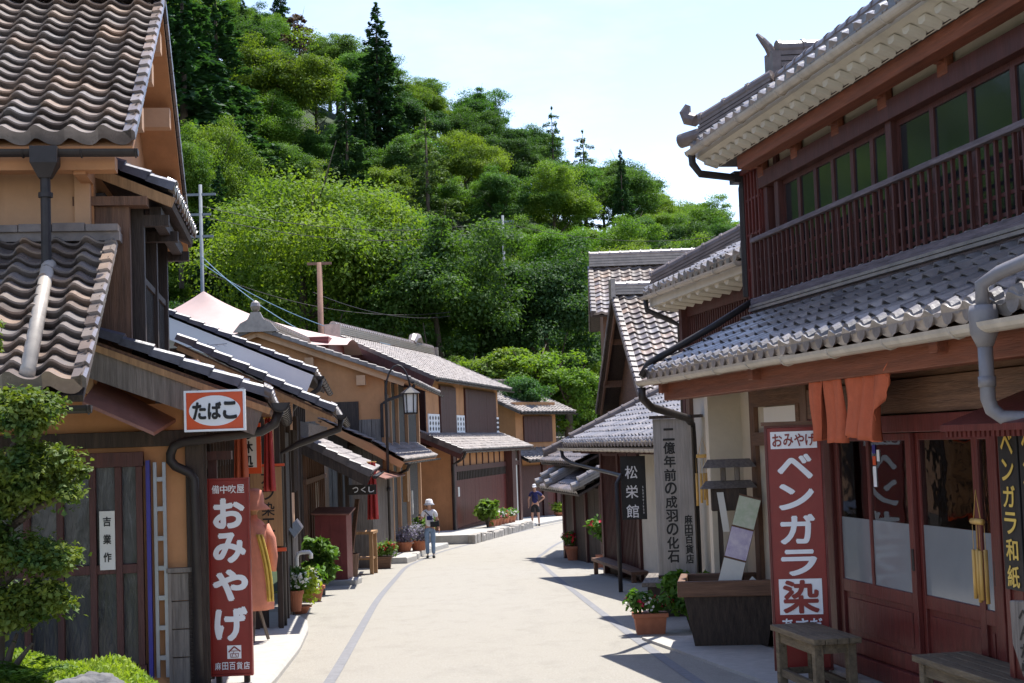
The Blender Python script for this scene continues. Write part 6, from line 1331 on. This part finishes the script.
mb = MB(); mb.tube([(0, 0, 0), (0, 0, .82), (.02, 0, .88), (.08, 0, .9), (.2, 0, .9), (.22, 0, .87), (.22, 0, .80)], .032, 10); mb.build('pipe', 'sign_white', t, smooth=True)
t = thing('street_cabinet', 'maroon sheet-metal cabinet with a sloping lid on a concrete block', 'cabinet', (-3.75, 30.6, gz(0, 30.6)), -.07)
mb = MB(); mb.box(-.32, .32, -.3, .3, .12, 1.42); 
for x in (-.2, 0, .2): mb.box(x - .01, x + .01, -.306, -.3, .15, 1.4)
mb.build('body', 'red_sheet', t, bevel=.01); mb = MB(); mb.add([(-.38, -.38, 1.43), (.40, -.38, 1.40), (.40, .34, 1.50), (-.38, .34, 1.53), (-.38, -.38, 1.46), (.40, -.38, 1.43), (.40, .34, 1.53), (-.38, .34, 1.56)], [(3, 2, 1, 0), (4, 5, 6, 7), (0, 1, 5, 4), (1, 2, 6, 5), (2, 3, 7, 6), (3, 0, 4, 7)]); mb.build('lid', 'copper', t)
mb = MB(); mb.box(-.4, .5, -.42, .3, -.1, .118); mb.build('plinth', 'concrete', t, bevel=.02)
t = thing('stall_table', 'pine stall table with a lower shelf under the porch roof', 'table', (-3.58, 34.6, gz(0, 34.6)), -.07)
mb = MB(); mb.box(-.36, .3, -.35, .35, .92, .98); mb.build('table_top', 'pinewood', t)
for sx in (-.3, .24):
    for sy in (-.28, .28): mb = MB(); mb.box(sx - .04, sx + .04, sy - .04, sy + .04, -.05, .92); mb.build('leg', 'pinewood', t)
mb = MB(); mb.box(-.3, .25, -.3, .3, .34, .38); mb.build('shelf', 'pinewood', t)
t = thing('bucket', 'dark brown tub standing in front of the stall table', 'tub', (-3.78, 33.3, gz(0, 33.3)), 0)
MB().lathe([(.2, -.02), (.25, .5), (.26, .52), (.23, .52), (.2, .1), (.01, .1)], n=18).build('tub', 'wood_brownv', t)
t = thing('leaning_plank', 'brown plank leaning against the stall table', 'plank', (-3.85, 33.9, gz(0, 33.9)), 0)
mb = MB(); mb.beam((0, 0, 0), (.22, .3, 1.7), .12, .03); mb.build('plank', 'wood_brown', t)
flowerpot(-3.38, 37.0, 'box of red flowers beyond the stall table', box=(.25, .18), h=.30, fl=['petal_red'], fn=16, spread=.3, tall=.3, seed=14, fs=.07, potm='wood_brown', per=120)
for i, (X, Y) in enumerate(((-3.32, 43.6), (-2.92, 44.0))):
    flowerpot(X, Y, ['terracotta pot of pale lavender beside the plank wall', 'second pot of lavender, nearer the woman in the white hat'][i], r=.26, h=.28, leaf='lavender', spread=.42, tall=.36, seed=15 + i, z=gz(0, Y) + .16, per=240, ls=.035)
leafy(-2.95, 46.2, 'bright green plant behind the lavender pots', .95, .40, seed=17, n=16, per=80, ls=.1, z=gz(0, 46) + .16, name='potted_shrub', cat='potted plant')
for i in range(8):
    Y = 56.6 + i * .75; X = px(489 + i * 3.4, Y)
    z = gz(0, Y) + .30
    if i == 0: leafy(X, Y, 'bushy green plant at the near end of the pot row by the long house', .95, .5, seed=30, n=16, per=80, ls=.11, z=z, name='potted_shrub', cat='potted plant')
    else: flowerpot(X, Y, ['', 'small pot of green leaves next to the bushy plant in the row', 'pot of pink flowers, nearest in the row along the long house', 'pot of white flowers between pink ones along the long house', 'pot of pink flowers after the white one along the long house', 'pot of red flowers in the row along the long house', 'second white flower pot in the row along the long house', 'last pot of the row, with pink flowers, nearest the man in navy'][i], r=.22, h=.28, fl=[None, None, ['petal_pink'], ['petal_white'], ['petal_pink'], ['petal_red'], ['petal_white'], ['petal_pink']][i], fn=20, spread=.26, tall=.25, seed=31 + i, z=z, fs=.1, per=70, ls=.08, group='flower pots along the long house')
flowerpot(px(562, 74), 74.0, 'lone yellowish plant in a pot at the far wall', r=.3, h=.3, leaf='leaf_lime', spread=.4, tall=.35, seed=44, z=gz(0, 74), per=90, ls=.1)
# banners at the left
def cloth(X, Y, z0, z1, w0, w1, m, lab, name='hanging_cloth', n=2.2, rz=0, cat='banner'):
    t = thing(name, lab, cat, (X, Y, z0), rz); mb = MB(); L = z1 - z0
    mb.grid(lambda u, v: ((u - .5) * (w0 + (w1 - w0) * v), .05 * math.sin(u * 6.28 * n) * (.4 + .6 * v), L * (1 - v)), 24, 12); o = mb.build('cloth', m, t, smooth=True); sd = o.modifiers.new('th', 'SOLIDIFY'); sd.thickness = .008
    mb = MB(); mb.tube([(-w0 * .7, 0, L), (w0 * .7, 0, L)], .015, 6); mb.build('rod', 'bamboo', t); return t
Y = 16.0
cloth(px(241, Y, 450), Y, 1.65 - (482 - 451) / 1500 * Y, 1.65 - (424 - 451) / 1500 * Y, .11, .15, 'orange_cloth', 'long orange cloth streamer hanging below the tobacco sign')
Y = 17.2
cloth(px(269, Y, 450), Y, 1.65 - (491 - 450.5) / 1500 * Y, 1.65 - (418 - 450.5) / 1500 * Y, .07, .13, 'red_cloth', 'crimson cloth streamer hanging over the workshop board')
Y = 16.6
t = thing('paper_lantern_sign', 'white and red hanging shop banner with black characters behind the orange streamer', 'banner', (px(250, Y, 450), Y, 1.40), 0)
mb = MB(); mb.box(-.15, .13, 0, .02, 0, .56); mb.build('sheet', 'sign_orange', t); panel(t, -.13, .08, .07, .55, 'paper', 'pale_panel'); txt(t, 'お休処', -.02, .45, .12, .13, .155, 'ink', .03, y=-.007)
Y = 33.0
cloth(px(373, Y, 495), Y, 1.65 - (519 - 447) / 1500 * Y, 1.65 - (462 - 447) / 1500 * Y, .16, .24, 'red_cloth', 'dark red cloth hanging at the edge of the stall porch')
Y = 30.2
t = thing('stall_sign', 'small dark board with white kana lettering hanging in the porch of the stall', 'sign', (px(362, Y, 485), Y, .70), -.05)
sign_board(t, .60, 0, .20, 'wood_black', .04)
txt(t, 'つくし', -.12, .10, .11, .11, .16, 'sign_white', .02, False)
# ================================================================ MANNEQUIN
t = thing('mannequin', 'dress form in a salmon pink dress, pink sun hat and yellow scarf', 'mannequin', (-3.11, 17.7, gz(0, 17.7) + .1), 0)
wob = lambda a, z: 1 + .07 * math.sin(a * 7 + z * 3) * max(0, 1.25 - z)
MB().lathe([(.21, .34), (.215, .42), (.19, .75), (.165, .98), (.18, 1.15), (.175, 1.26), (.11, 1.36), (.055, 1.40), (.05, 1.44)], n=40, wob=wob).build('dress', 'pink_cloth', t, smooth=True)
for sx in (-1, 1):
    mb = MB(); mb.tube([(sx * .13, 0, 1.31), (sx * .2, -.01, 1.15), (sx * .225, -.03, .95), (sx * .21, -.05, .78)], [.06, .065, .06, .055], 12); mb.build('sleeve', 'pink_cloth', t, smooth=True)
MB().lathe([(.01, 1.36), (.05, 1.38), (.05, 1.46), (.085, 1.52), (.09, 1.60), (.05, 1.68), (.01, 1.7)], n=16).build('head_form', 'pinewood', t, smooth=True)
MB().lathe([(.185, 1.50), (.19, 1.505), (.125, 1.575), (.12, 1.66), (.105, 1.72), (.06, 1.745), (.005, 1.75)], (0.01, -.02, 0), 24, wob=lambda a, z: 1 + (.06 * math.sin(a * 3) if z < 1.52 else 0)).build('sun_hat', 'pink_cloth', t, smooth=True)
mb = MB(); mb.grid(lambda u, v: (.10 + .10 * v + .08 * (u - .5) + .03 * math.sin(v * 3), -.19 + .02 * math.sin(u * 12) + .05 * v, 1.22 - .78 * v), 10, 16); o = mb.build('scarf', 'yellow_cloth', t, smooth=True); o.modifiers.new('th', 'SOLIDIFY').thickness = .008
for a in (0.6, 2.7, 4.7): mb = MB(); mb.beam((.02 * math.cos(a), .02 * math.sin(a), .45), (.16 * math.cos(a), .16 * math.sin(a), -.02), .03, .03); mb.build('leg', 'wood_grey', t)
# ================================================================ LAMP, POLES, WIRES
Y = 39.9; X = px(387.5, Y, 420) - .02; zb = gz(0, Y)
t = thing('street_lamp', 'bronze street lamp with a curved arm and hanging hexagonal lantern', 'street lamp', (X, Y, zb), 0)
zt = 3.80 - zb
mb = MB(); pts = [(0, 0, -.1), (0, 0, zt - .75)] + [(.33 - .33 * math.cos(a), 0, zt - .75 + .55 * math.sin(a) * 1.35) for a in [R(15 * i) for i in range(1, 12)]]; mb.tube(pts, [.038] * 2 + [.026] * 11, 10); mb.tube([(0, 0, 1.9), (0, 0, 2.0)], .055, 10); mb.build('post', 'metal_dark', t, smooth=True)
lx = pts[-1][0]; lz = pts[-1][2]
mb = MB(); mb.lathe([(.02, lz + .02), (.05, lz - .05), (.27, lz - .2), (.27, lz - .22), (.01, lz - .22)], (lx, 0, 0), 6)
for i in range(6): a = i * math.pi / 3; mb.tube([(lx + .19 * math.cos(a), .19 * math.sin(a), lz - .22), (lx + .17 * math.cos(a), .17 * math.sin(a), lz - .72)], .016, 5)
mb.lathe([(.01, lz - .72), (.19, lz - .72), (.18, lz - .76), (.01, lz - .78)], (lx, 0, 0), 6); mb.build('lantern_frame', 'metal_dark', t)
mb = MB(); mb.lathe([(.17, lz - .225), (.15, lz - .715)], (lx, 0, 0), 6); mb.build('lantern_glass', 'paper', t)
def pole(X, Y, ztop, r, m, lab, arms, zbase=None):
    zb = hz(X, Y) if zbase is None else zbase; t = thing('utility_pole', lab, 'utility pole', (X, Y, zb), 0)
    MB().tube([(0, 0, -.3), (0, 0, ztop - zb)], [r, r * .75], 10).build('pole', m, t, smooth=True)
    for z, wd in arms: mb = MB(); mb.box(-wd / 2, wd / 2, -.06, .06, ztop - zb - z - .06, ztop - zb - z + .06); mb.build('crossarm', m, t)
    return t
M['pole_grey'] = mat('pole_concrete', (.20, .22, .24), .7, .15, 4, bump=.1)
M['rustwood'] = mat('rusty_pole', (.24, .13, .09), .8, .2, 4, bump=.2)
pole(px(317, 68, 230), 68, 1.65 + (448.8 - 262) / 1500 * 68, .16, 'rustwood', 'rusty brown pole with a single short crossarm above the roofs', [(.05, 1.1)])
p1 = pole(px(199, 74, 230), 74, 1.65 + (453 - 183) / 1500 * 74, .11, 'pole_grey', 'pale grey utility pole with stepped crossarms beside the near gable', [(.5, 1.5), (1.5, 1.0), (2.6, 1.2)])
mb = MB(); mb.box(.1, .75, -.2, .2, 9.6, 10.4); mb.build('transformer', 'pipe_grey', p1)
pole(px(503, 93, 230), 93, 1.65 + (442 - 214) / 1500 * 93, .11, 'pole_grey', 'slim grey utility pole standing in the trees below the skyline', [(.4, 1.4), (1.3, 1.4)])
def wire(a, b_, sag, lab, r=.018, group='overhead wires', bl=False):
    a = Vector(a); b_ = Vector(b_); pts = [a.lerp(b_, i / 24) - Vector((0, 0, sag * 4 * (i / 24) * (1 - i / 24))) for i in range(25)]
    mb = MB(); mb.tube(pts, r, 5); o = mb.build('overhead_wire', 'blue_wire' if bl else 'metal_dark', None); tag(o, lab, 'wire', group)
M['blue_wire'] = mat('pale_blue_wire', (.22, .33, .42), .5, .1, 3, bump=0)
def W3(x, y, Y): return (px(x, Y, y), Y, 1.65 + (442 - .035 * (x - 512) - y) / 1500 * Y)
wire(W3(199, 205, 74), W3(503, 219, 93), .9, 'upper dark wire strung from the grey pole to the pole in the trees')
wire(W3(199, 215, 74), W3(503, 227, 93), 1.0, 'lower dark wire strung from the grey pole to the pole in the trees')
wire(W3(503, 222, 93), W3(760, 228, 105), 1.0, 'dark wire running right from the pole in the trees')
wire(W3(199, 270, 74), W3(450, 312, 84), .9, 'beaded looking dark cable low across the trees')
wire(W3(199, 255, 74), W3(330, 345, 60), .4, 'pale blue wire slanting down past the tent roof', .02, bl=True)
wire(W3(199, 262, 74), W3(390, 345, 60), .5, 'second pale blue wire slanting down to the long house', .02, bl=True)
wire(W3(312, 292, 68), W3(450, 316, 84), .5, 'thin wire from the rusty pole into the trees')
t = thing('tv_aerial', 'thin metal television aerial in front of the white gable', 'aerial', W3(208, 366, 23.5), 0)
mb = MB(); mb.tube([(0, 0, -.7), (0, 0, .35)], .012, 6); mb.tube([(-.35, 0, .3), (.3, 0, .34)], .009, 6)
for i in range(6): mb.tube([(-.33 + i * .12, -.12, .31), (-.33 + i * .12, .12, .31)], .006, 5)
mb.build('mast', 'alu', t)
# ================================================================ FRONT GARDEN AT THE LEFT
t = thing('garden_mound', 'low stone-edged garden bed in front of the lattice screen', 'garden bed', (-3.25, 9.2, gz(0, 9.2) + .04), 0)
mb = MB(); mb.lathe([(1.58, -.4), (1.5, .25), (1.2, .5), (.7, .58), (.01, .6)], (-.35, 0, 0), 26, wob=lambda a, z: 1 + .06 * math.sin(a * 5) + .04 * math.sin(a * 9 + 1)); mb.build('soil', 'earth', t, smooth=True)
g = np.random.default_rng(8); n = 34000
a = g.uniform(0, 6.28, n); q = 1.6 * np.sqrt(g.uniform(0, 1, n)); lift = np.interp(q, [0, .7, 1.2, 1.5, 1.58], [.6, .58, .5, .25, -.3]); q = q * (1 + .06 * np.sin(a * 5) + .04 * np.sin(a * 9 + 1))
P = np.stack([-.35 + q * np.cos(a), q * np.sin(a), lift + .03 + .05 * g.uniform(size=n) + .06 * np.sin(q * 9) * np.cos(a * 5)], 1)
o = np_build('moss_grass', leaf_quads(P, g.normal(size=(n, 3)) + np.array([0, -.4, .5]), .015, g, 3.2, np.array([0, 0, 1.0]) + g.normal(size=(n, 3)) * .6), 'leaf_lime', None)
o.location = (-3.25, 9.2, gz(0, 9.2) + .04); tag(o, 'bright lime green ground cover over the garden bed', 'ground cover', kind='stuff')
from mathutils import noise as mnoise
def rockmesh(r, seed, sc=(1.1, .8, .55)):
    mb = MB()
    def f(u, v):
        d = Vector((math.cos(u * 6.283185) * math.sin(v * 3.1416), math.sin(u * 6.283185) * math.sin(v * 3.1416), math.cos(v * 3.1416)))
        k = 1 + .35 * mnoise.noise(d * 1.6 + Vector((seed, 0, 0))) + .20 * abs(mnoise.noise(d * 4.1 + Vector((0, seed, 0)))) + .08 * mnoise.noise(d * 11)
        return tuple(sc[q] * r * k * d[q] for q in range(3))
    return mb.grid(f, 48, 30)
o = rockmesh(.26, 3).build('garden_rock', 'rock', None, smooth=True); o.location = (px(82, 8.6), 8.6, .26); tag(o, 'dark craggy rock set in the lime ground cover', 'rock')
t = thing('fern', 'dark green fern under the pruned tree', 'fern', (px(28, 8.9), 8.9, .28), 0)
Vs = []; g = np.random.default_rng(5)
for i in range(16):
    a = g.uniform(0, 6.28); L = g.uniform(.28, .45); n = 70; s_2 = g.uniform(0.1, 1, n); P = np.stack([np.cos(a) * L * s_2 * .8, np.sin(a) * L * s_2 * .8, L * (1.1 * s_2 - .75 * s_2 ** 2)], 1); w1 = .07 * (1.05 - s_2) * np.sign(g.normal(size=n)); P += np.stack([-np.sin(a) * w1, np.cos(a) * w1, 0 * w1], 1)
    Vs.append(leaf_quads(P, np.array([0, 0, 1.0]) + g.normal(size=(n, 3)) * .2, .022, g, 2.6, np.stack([-np.sin(a) * np.sign(w1), np.cos(a) * np.sign(w1), 0 * w1], 1)))
np_build('fronds', np.concatenate(Vs), 'leaf_plant', t)
Yb = 9.2
t = thing('pruned_tree', 'cloud-pruned evergreen with flat glossy leaf pads, cut off by the edge of the picture', 'tree', (-3.15, Yb, gz(0, Yb)), 0)
zb = gz(0, Yb)
def BP(x, y, dy=0): return Vector((px(x, Yb + dy) + 3.15, dy, 1.65 - (y - 458) / 1500 * (Yb + dy) - zb))
mb = MB(); mb.tube([(0, 0, -.1), (-.06, .03, .6), (-.02, 0, 1.2), (-.08, .05, 1.7), (-.1, 0, 2.2)], [.06, .05, .04, .03, .02], 9)
for x, y in ((25, 432), (60, 492), (78, 490), (40, 588), (60, 540), (20, 630), (35, 640)): e = BP(x, y, random.uniform(-.15, .15)); mb.tube([(0, 0, max(.3, e.z - .25)), Vector((0, 0, e.z - .15)).lerp(e, .5) + Vector((0, 0, -.03)), e], [.03, .02, .01], 6)
mb.build('trunk', 'bark', t, smooth=True)
C = []; Rd = []; g = np.random.default_rng(77)
for cx, cy, rx, ry, n in ((18, 412, 54, 24, 34), (48, 478, 52, 30, 42), (12, 470, 50, 36, 26), (36, 556, 50, 16, 26), (20, 603, 54, 22, 32), (60, 558, 28, 10, 10), (-18, 510, 40, 70, 40), (50, 602, 28, 14, 10), (-5, 340, 12, 22, 6)):
    for _ in range(n):
        a = g.uniform(0, 6.28); q = math.sqrt(g.uniform()); c = BP(cx + rx * q * math.cos(a) * .85, cy + ry * q * math.sin(a) * .8, g.uniform(-.28, .28)); C.append(tuple(c)); Rd.append(g.uniform(.06, .14))
np_build('leaf_pads', cloud(np.array(C), np.array(Rd), 190, .024, g, .75, .8, .8, 1.7), 'leaf_pine', t)
# ================================================================ PEOPLE
def skin(name, pts, edges, rad, m, parent, sub=2, root=0):
    me = bpy.data.meshes.new(name); me.from_pydata(pts, edges, []); o = bpy.data.objects.new(name, me); COL.objects.link(o)
    o.modifiers.new('s', 'SKIN'); sb_ = o.modifiers.new('u', 'SUBSURF'); sb_.levels = sub; sb_.render_levels = sub
    for i, r_ in enumerate(rad): me.skin_vertices[0].data[i].radius = r_ if isinstance(r_, tuple) else (r_, r_); me.skin_vertices[0].data[i].use_root = (i == root)
    dg = bpy.context.evaluated_depsgraph_get(); nm = bpy.data.meshes.new_from_object(o.evaluated_get(dg)); bpy.data.objects.remove(o)
    nm.name = name; nm.polygons.foreach_set('use_smooth', [True] * len(nm.polygons)); nm.materials.clear(); nm.materials.append(M[m])
    q = bpy.data.objects.new(name, nm); COL.objects.link(q); q.parent = parent; return q
def person(loc, rz, lab, H, J, top, bottom, shoes, shorts=False, female=False):
    """J: joints for elbows, wrists, knees, ankles; faces -y"""
    t = thing('person', lab, 'person', loc, rz); k = H / 1.70
    P = {'pelvis': (0, 0, .92), 'waist': (0, 0, 1.06), 'chest': (0, .01, 1.24), 'neckb': (0, .01, 1.41), 'neck': (0, 0, 1.47), 'chin': (0, -.02, 1.53), 'face': (0, -.015, 1.60), 'crown': (0, .0, 1.665),
         'nose': (0, -.115, 1.595), 'shl': (-.165, .01, 1.37), 'shr': (.165, .01, 1.37), 'hipl': (-.09, 0, .86), 'hipr': (.09, 0, .86)}
    P.update(J)
    E = [('pelvis', 'waist'), ('waist', 'chest'), ('chest', 'neckb'), ('neckb', 'neck'), ('neck', 'chin'), ('chin', 'face'), ('face', 'crown'), ('face', 'nose'), ('neckb', 'shl'), ('neckb', 'shr'), ('shl', 'ell'), ('shr', 'elr'), ('ell', 'wrl'), ('elr', 'wrr'), ('pelvis', 'hipl'), ('pelvis', 'hipr'), ('hipl', 'knl'), ('hipr', 'knr'), ('knl', 'anl'), ('knr', 'anr')]
    Rr = {'pelvis': .115, 'waist': (.11, .09), 'chest': (.135, .1), 'neckb': .075, 'neck': .05, 'chin': .062, 'face': (.078, .09), 'crown': .06, 'nose': .012, 'shl': .055, 'shr': .055, 'hipl': .085, 'hipr': .085, 'ell': .04, 'elr': .04, 'wrl': .027, 'wrr': .027, 'knl': .055, 'knr': .055, 'anl': .036, 'anr': .036}
    for s_, el, wr in (('l', 'ell', 'wrl'), ('r', 'elr', 'wrr')):
        w1 = Vector(P[wr]); d = (w1 - Vector(P[el])).normalized(); sd = Vector((0, -1, 0)) if abs(d.y) < .7 else Vector((1, 0, 0)); sd = (sd - d * sd.dot(d)).normalized(); palm = w1 + d * .055
        P['pm' + s_] = tuple(palm); Rr['pm' + s_] = (.034, .022); E.append((wr, 'pm' + s_))
        nrm = d.cross(sd)
        for i, (off, ln) in enumerate(((-.027, .055), (-.009, .07), (.009, .075), (.027, .068))):
            a = palm + sd * off + d * .03; b_ = a + d * ln * .55 + nrm * .01; c = a + d * ln + nrm * .028
            P[f'f{s_}{i}a'] = tuple(a); P[f'f{s_}{i}b'] = tuple(b_); P[f'f{s_}{i}c'] = tuple(c)
            for q in 'abc': Rr[f'f{s_}{i}{q}'] = .009
            E += [('pm' + s_, f'f{s_}{i}a'), (f'f{s_}{i}a', f'f{s_}{i}b'), (f'f{s_}{i}b', f'f{s_}{i}c')]
        a = w1 + d * .03 + sd * .03; b_ = w1 + d * .065 + sd * .055; P['t' + s_ + 'a'] = tuple(a); P['t' + s_ + 'b'] = tuple(b_); Rr['t' + s_ + 'a'] = .012; Rr['t' + s_ + 'b'] = .010; E += [('pm' + s_, 't' + s_ + 'a'), ('t' + s_ + 'a', 't' + s_ + 'b')]
    names = list(P); idx = {n: i for i, n in enumerate(names)}
    S = lambda p: tuple(c * k for c in p); RS = lambda r_: tuple(c * k for c in r_) if isinstance(r_, tuple) else r_ * k
    skin('body', [S(P[n]) for n in names], [(idx[a], idx[b_]) for a, b_ in E], [RS(Rr[n]) for n in names], 'skin', t, 2)
    def chain(nm, seq, m):
        pts = []; ed = []; rr = []
        for s2 in seq:
            for i, (p, r_) in enumerate(s2):
                p = Vector(P[p]) if isinstance(p, str) else Vector(p); p = tuple(p)
                if p in pts: j = pts.index(p)
                else: pts.append(p); rr.append(r_); j = len(pts) - 1
                if i: ed.append((last, j))
                last = j
        return skin(nm, [S(p) for p in pts], ed, [RS(r_) for r_ in rr], m, t, 2)
    mid = lambda a, b_, f: tuple(Vector(P[a]).lerp(Vector(P[b_]), f))
    chain('t_shirt', [[((0, 0, .90), (.135, .12)), ('waist', (.13, .11)), ('chest', (.155, .12)), ('neckb', .085)], [('neckb', .085), ('shl', .07), (mid('shl', 'ell', .62), .062)], [('neckb', .085), ('shr', .07), (mid('shr', 'elr', .62), .062)]], top)
    if shorts: chain('shorts', [[((0, 0, .98), .125), ('pelvis', .13), ('hipl', .098), (mid('hipl', 'knl', .9), .085)], [('pelvis', .13), ('hipr', .098), (mid('hipr', 'knr', .9), .085)]], bottom)
    else: chain('jeans', [[((0, 0, .98), .12), ('pelvis', .125), ('hipl', .096), ('knl', .07), (mid('knl', 'anl', .95), .058)], [('pelvis', .125), ('hipr', .096), ('knr', .07), (mid('knr', 'anr', .95), .058)]], bottom)
    for an in ('anl', 'anr'):
        a = Vector(P[an]); skin('shoe', [S((a.x, a.y + .04, .045)), S((a.x, a.y - .06, .045)), S((a.x * 1.15, a.y - .17, .035))], [(0, 1), (1, 2)], [RS(.05), RS(.05), RS(.04)], shoes, t)
    mb = MB()
    for sx in (-1, 1): mb.lathe([(.004, -.008), (.011, 0), (.004, .008)], (sx * .032 * k, -.098 * k, 1.615 * k), 8)
    mb.box(-.022 * k, .022 * k, -.092 * k, -.085 * k, 1.553 * k, 1.56 * k); mb.build('eyes_and_mouth', 'hair', t)
    for sx in (-1, 1): mb = MB(); mb.lathe([(.004, -.03), (.018, -.01), (.02, .01), (.004, .03)], (sx * .083 * k, .005, 1.6 * k), 8); mb.build('ear', 'skin', t, smooth=True)
    hair = [(.07, 1.51), (.095, 1.56), (.1, 1.62), (.085, 1.68), (.04, 1.71), (.005, 1.715)] if female else [(.085, 1.57), (.097, 1.62), (.085, 1.68), (.04, 1.705), (.005, 1.71)]
    MB().lathe([(r_ * k, z * k) for r_, z in hair], (0, .022 * k, 0), 16).build('hair', 'hair', t, smooth=True)
    return t, k, chain
Y = 42.6; zz = gz(0, Y)
t, k, ch = person((px(431.5, Y), Y, zz), .05, 'woman in a white bucket hat, white T-shirt and jeans walking up the street', 1.60,
    {'ell': (-.27, -.03, 1.12), 'wrl': (-.29, -.22, 1.20), 'elr': (.24, .03, 1.10), 'wrr': (.27, -.04, .87), 'knl': (-.09, -.03, .48), 'anl': (-.085, .03, .09), 'knr': (.09, -.05, .48), 'anr': (.095, -.04, .09)}, 'tee_white', 'denim', 'black_cloth', female=True)
MB().lathe([(.165 * k, 1.585 * k), (.17 * k, 1.59 * k), (.115 * k, 1.645 * k), (.105 * k, 1.72 * k), (.07 * k, 1.755 * k), (.005, 1.765 * k)], (0, 0, 0), 20).build('bucket_hat', 'tee_white', t, smooth=True)
ch('arm_cover', [[((-.27, -.03, 1.14), .05), ('ell', .05), ((-.283, -.17, 1.18), .04)]], 'black_cloth'); ch('arm_cover', [[((.236, .03, 1.12), .05), ('elr', .05), ((.265, -.03, .92), .042)]], 'black_cloth')
mb = MB(); mb.box(.02 * k, .23 * k, -.21 * k, -.12 * k, .93 * k, 1.09 * k); mb.tube([(.22 * k, -.12 * k, 1.08 * k), (.05 * k, -.155 * k, 1.22 * k), (-.13 * k, -.07 * k, 1.40 * k), (-.12 * k, .05 * k, 1.42 * k)], .014, 6); mb.build('shoulder_bag', 'black_cloth', t, bevel=.02)
mb = MB(); mb.box(-.08 * k, .08 * k, -.158 * k, -.150 * k, 1.14 * k, 1.26 * k); mb.build('shirt_print', 'navy', t)
mb = MB(); mb.box(-.33 * k, -.26 * k, -.315 * k, -.30 * k, 1.18 * k, 1.33 * k); mb.build('phone', 'ink', t)
Y = 65.0; zz = gz(0, Y)
t, k, ch = person((px(537, Y), Y, zz), -.15, 'man in a navy T-shirt, dark shorts and pale cap with a hand on his hip', 1.74,
    {'ell': (-.27, .02, 1.13), 'wrl': (-.26, -.06, .90), 'elr': (.40, .08, 1.17), 'wrr': (.21, -.04, 1.02), 'knl': (-.13, -.02, .49), 'anl': (-.15, .0, .09), 'knr': (.13, -.03, .49), 'anr': (.15, -.03, .09)}, 'navy', 'black_cloth', 'black_cloth', shorts=True)
MB().lathe([(.105 * k, 1.63 * k), (.105 * k, 1.68 * k), (.085 * k, 1.73 * k), (.04 * k, 1.755 * k), (.005, 1.76 * k)], (0, 0, 0), 16).build('cap', 'tee_white', t, smooth=True)
mb = MB(); mb.prism([(-.075 * k, 0), (.075 * k, 0), (.05 * k, .1 * k), (-.05 * k, .1 * k)], (0, -.09 * k, 1.635 * k), (1, 0, 0), (0, -1, -.15), (0, 0, .012)); mb.build('cap_peak', 'tee_white', t)
mb = MB(); mb.tube([(-.12 * k, -.1 * k, 1.38 * k), (.0, -.16 * k, 1.2 * k), (.15 * k, -.12 * k, 1.05 * k)], .012, 6); mb.build('bag_strap', 'black_cloth', t)
bpy.data.objects.remove(_to)
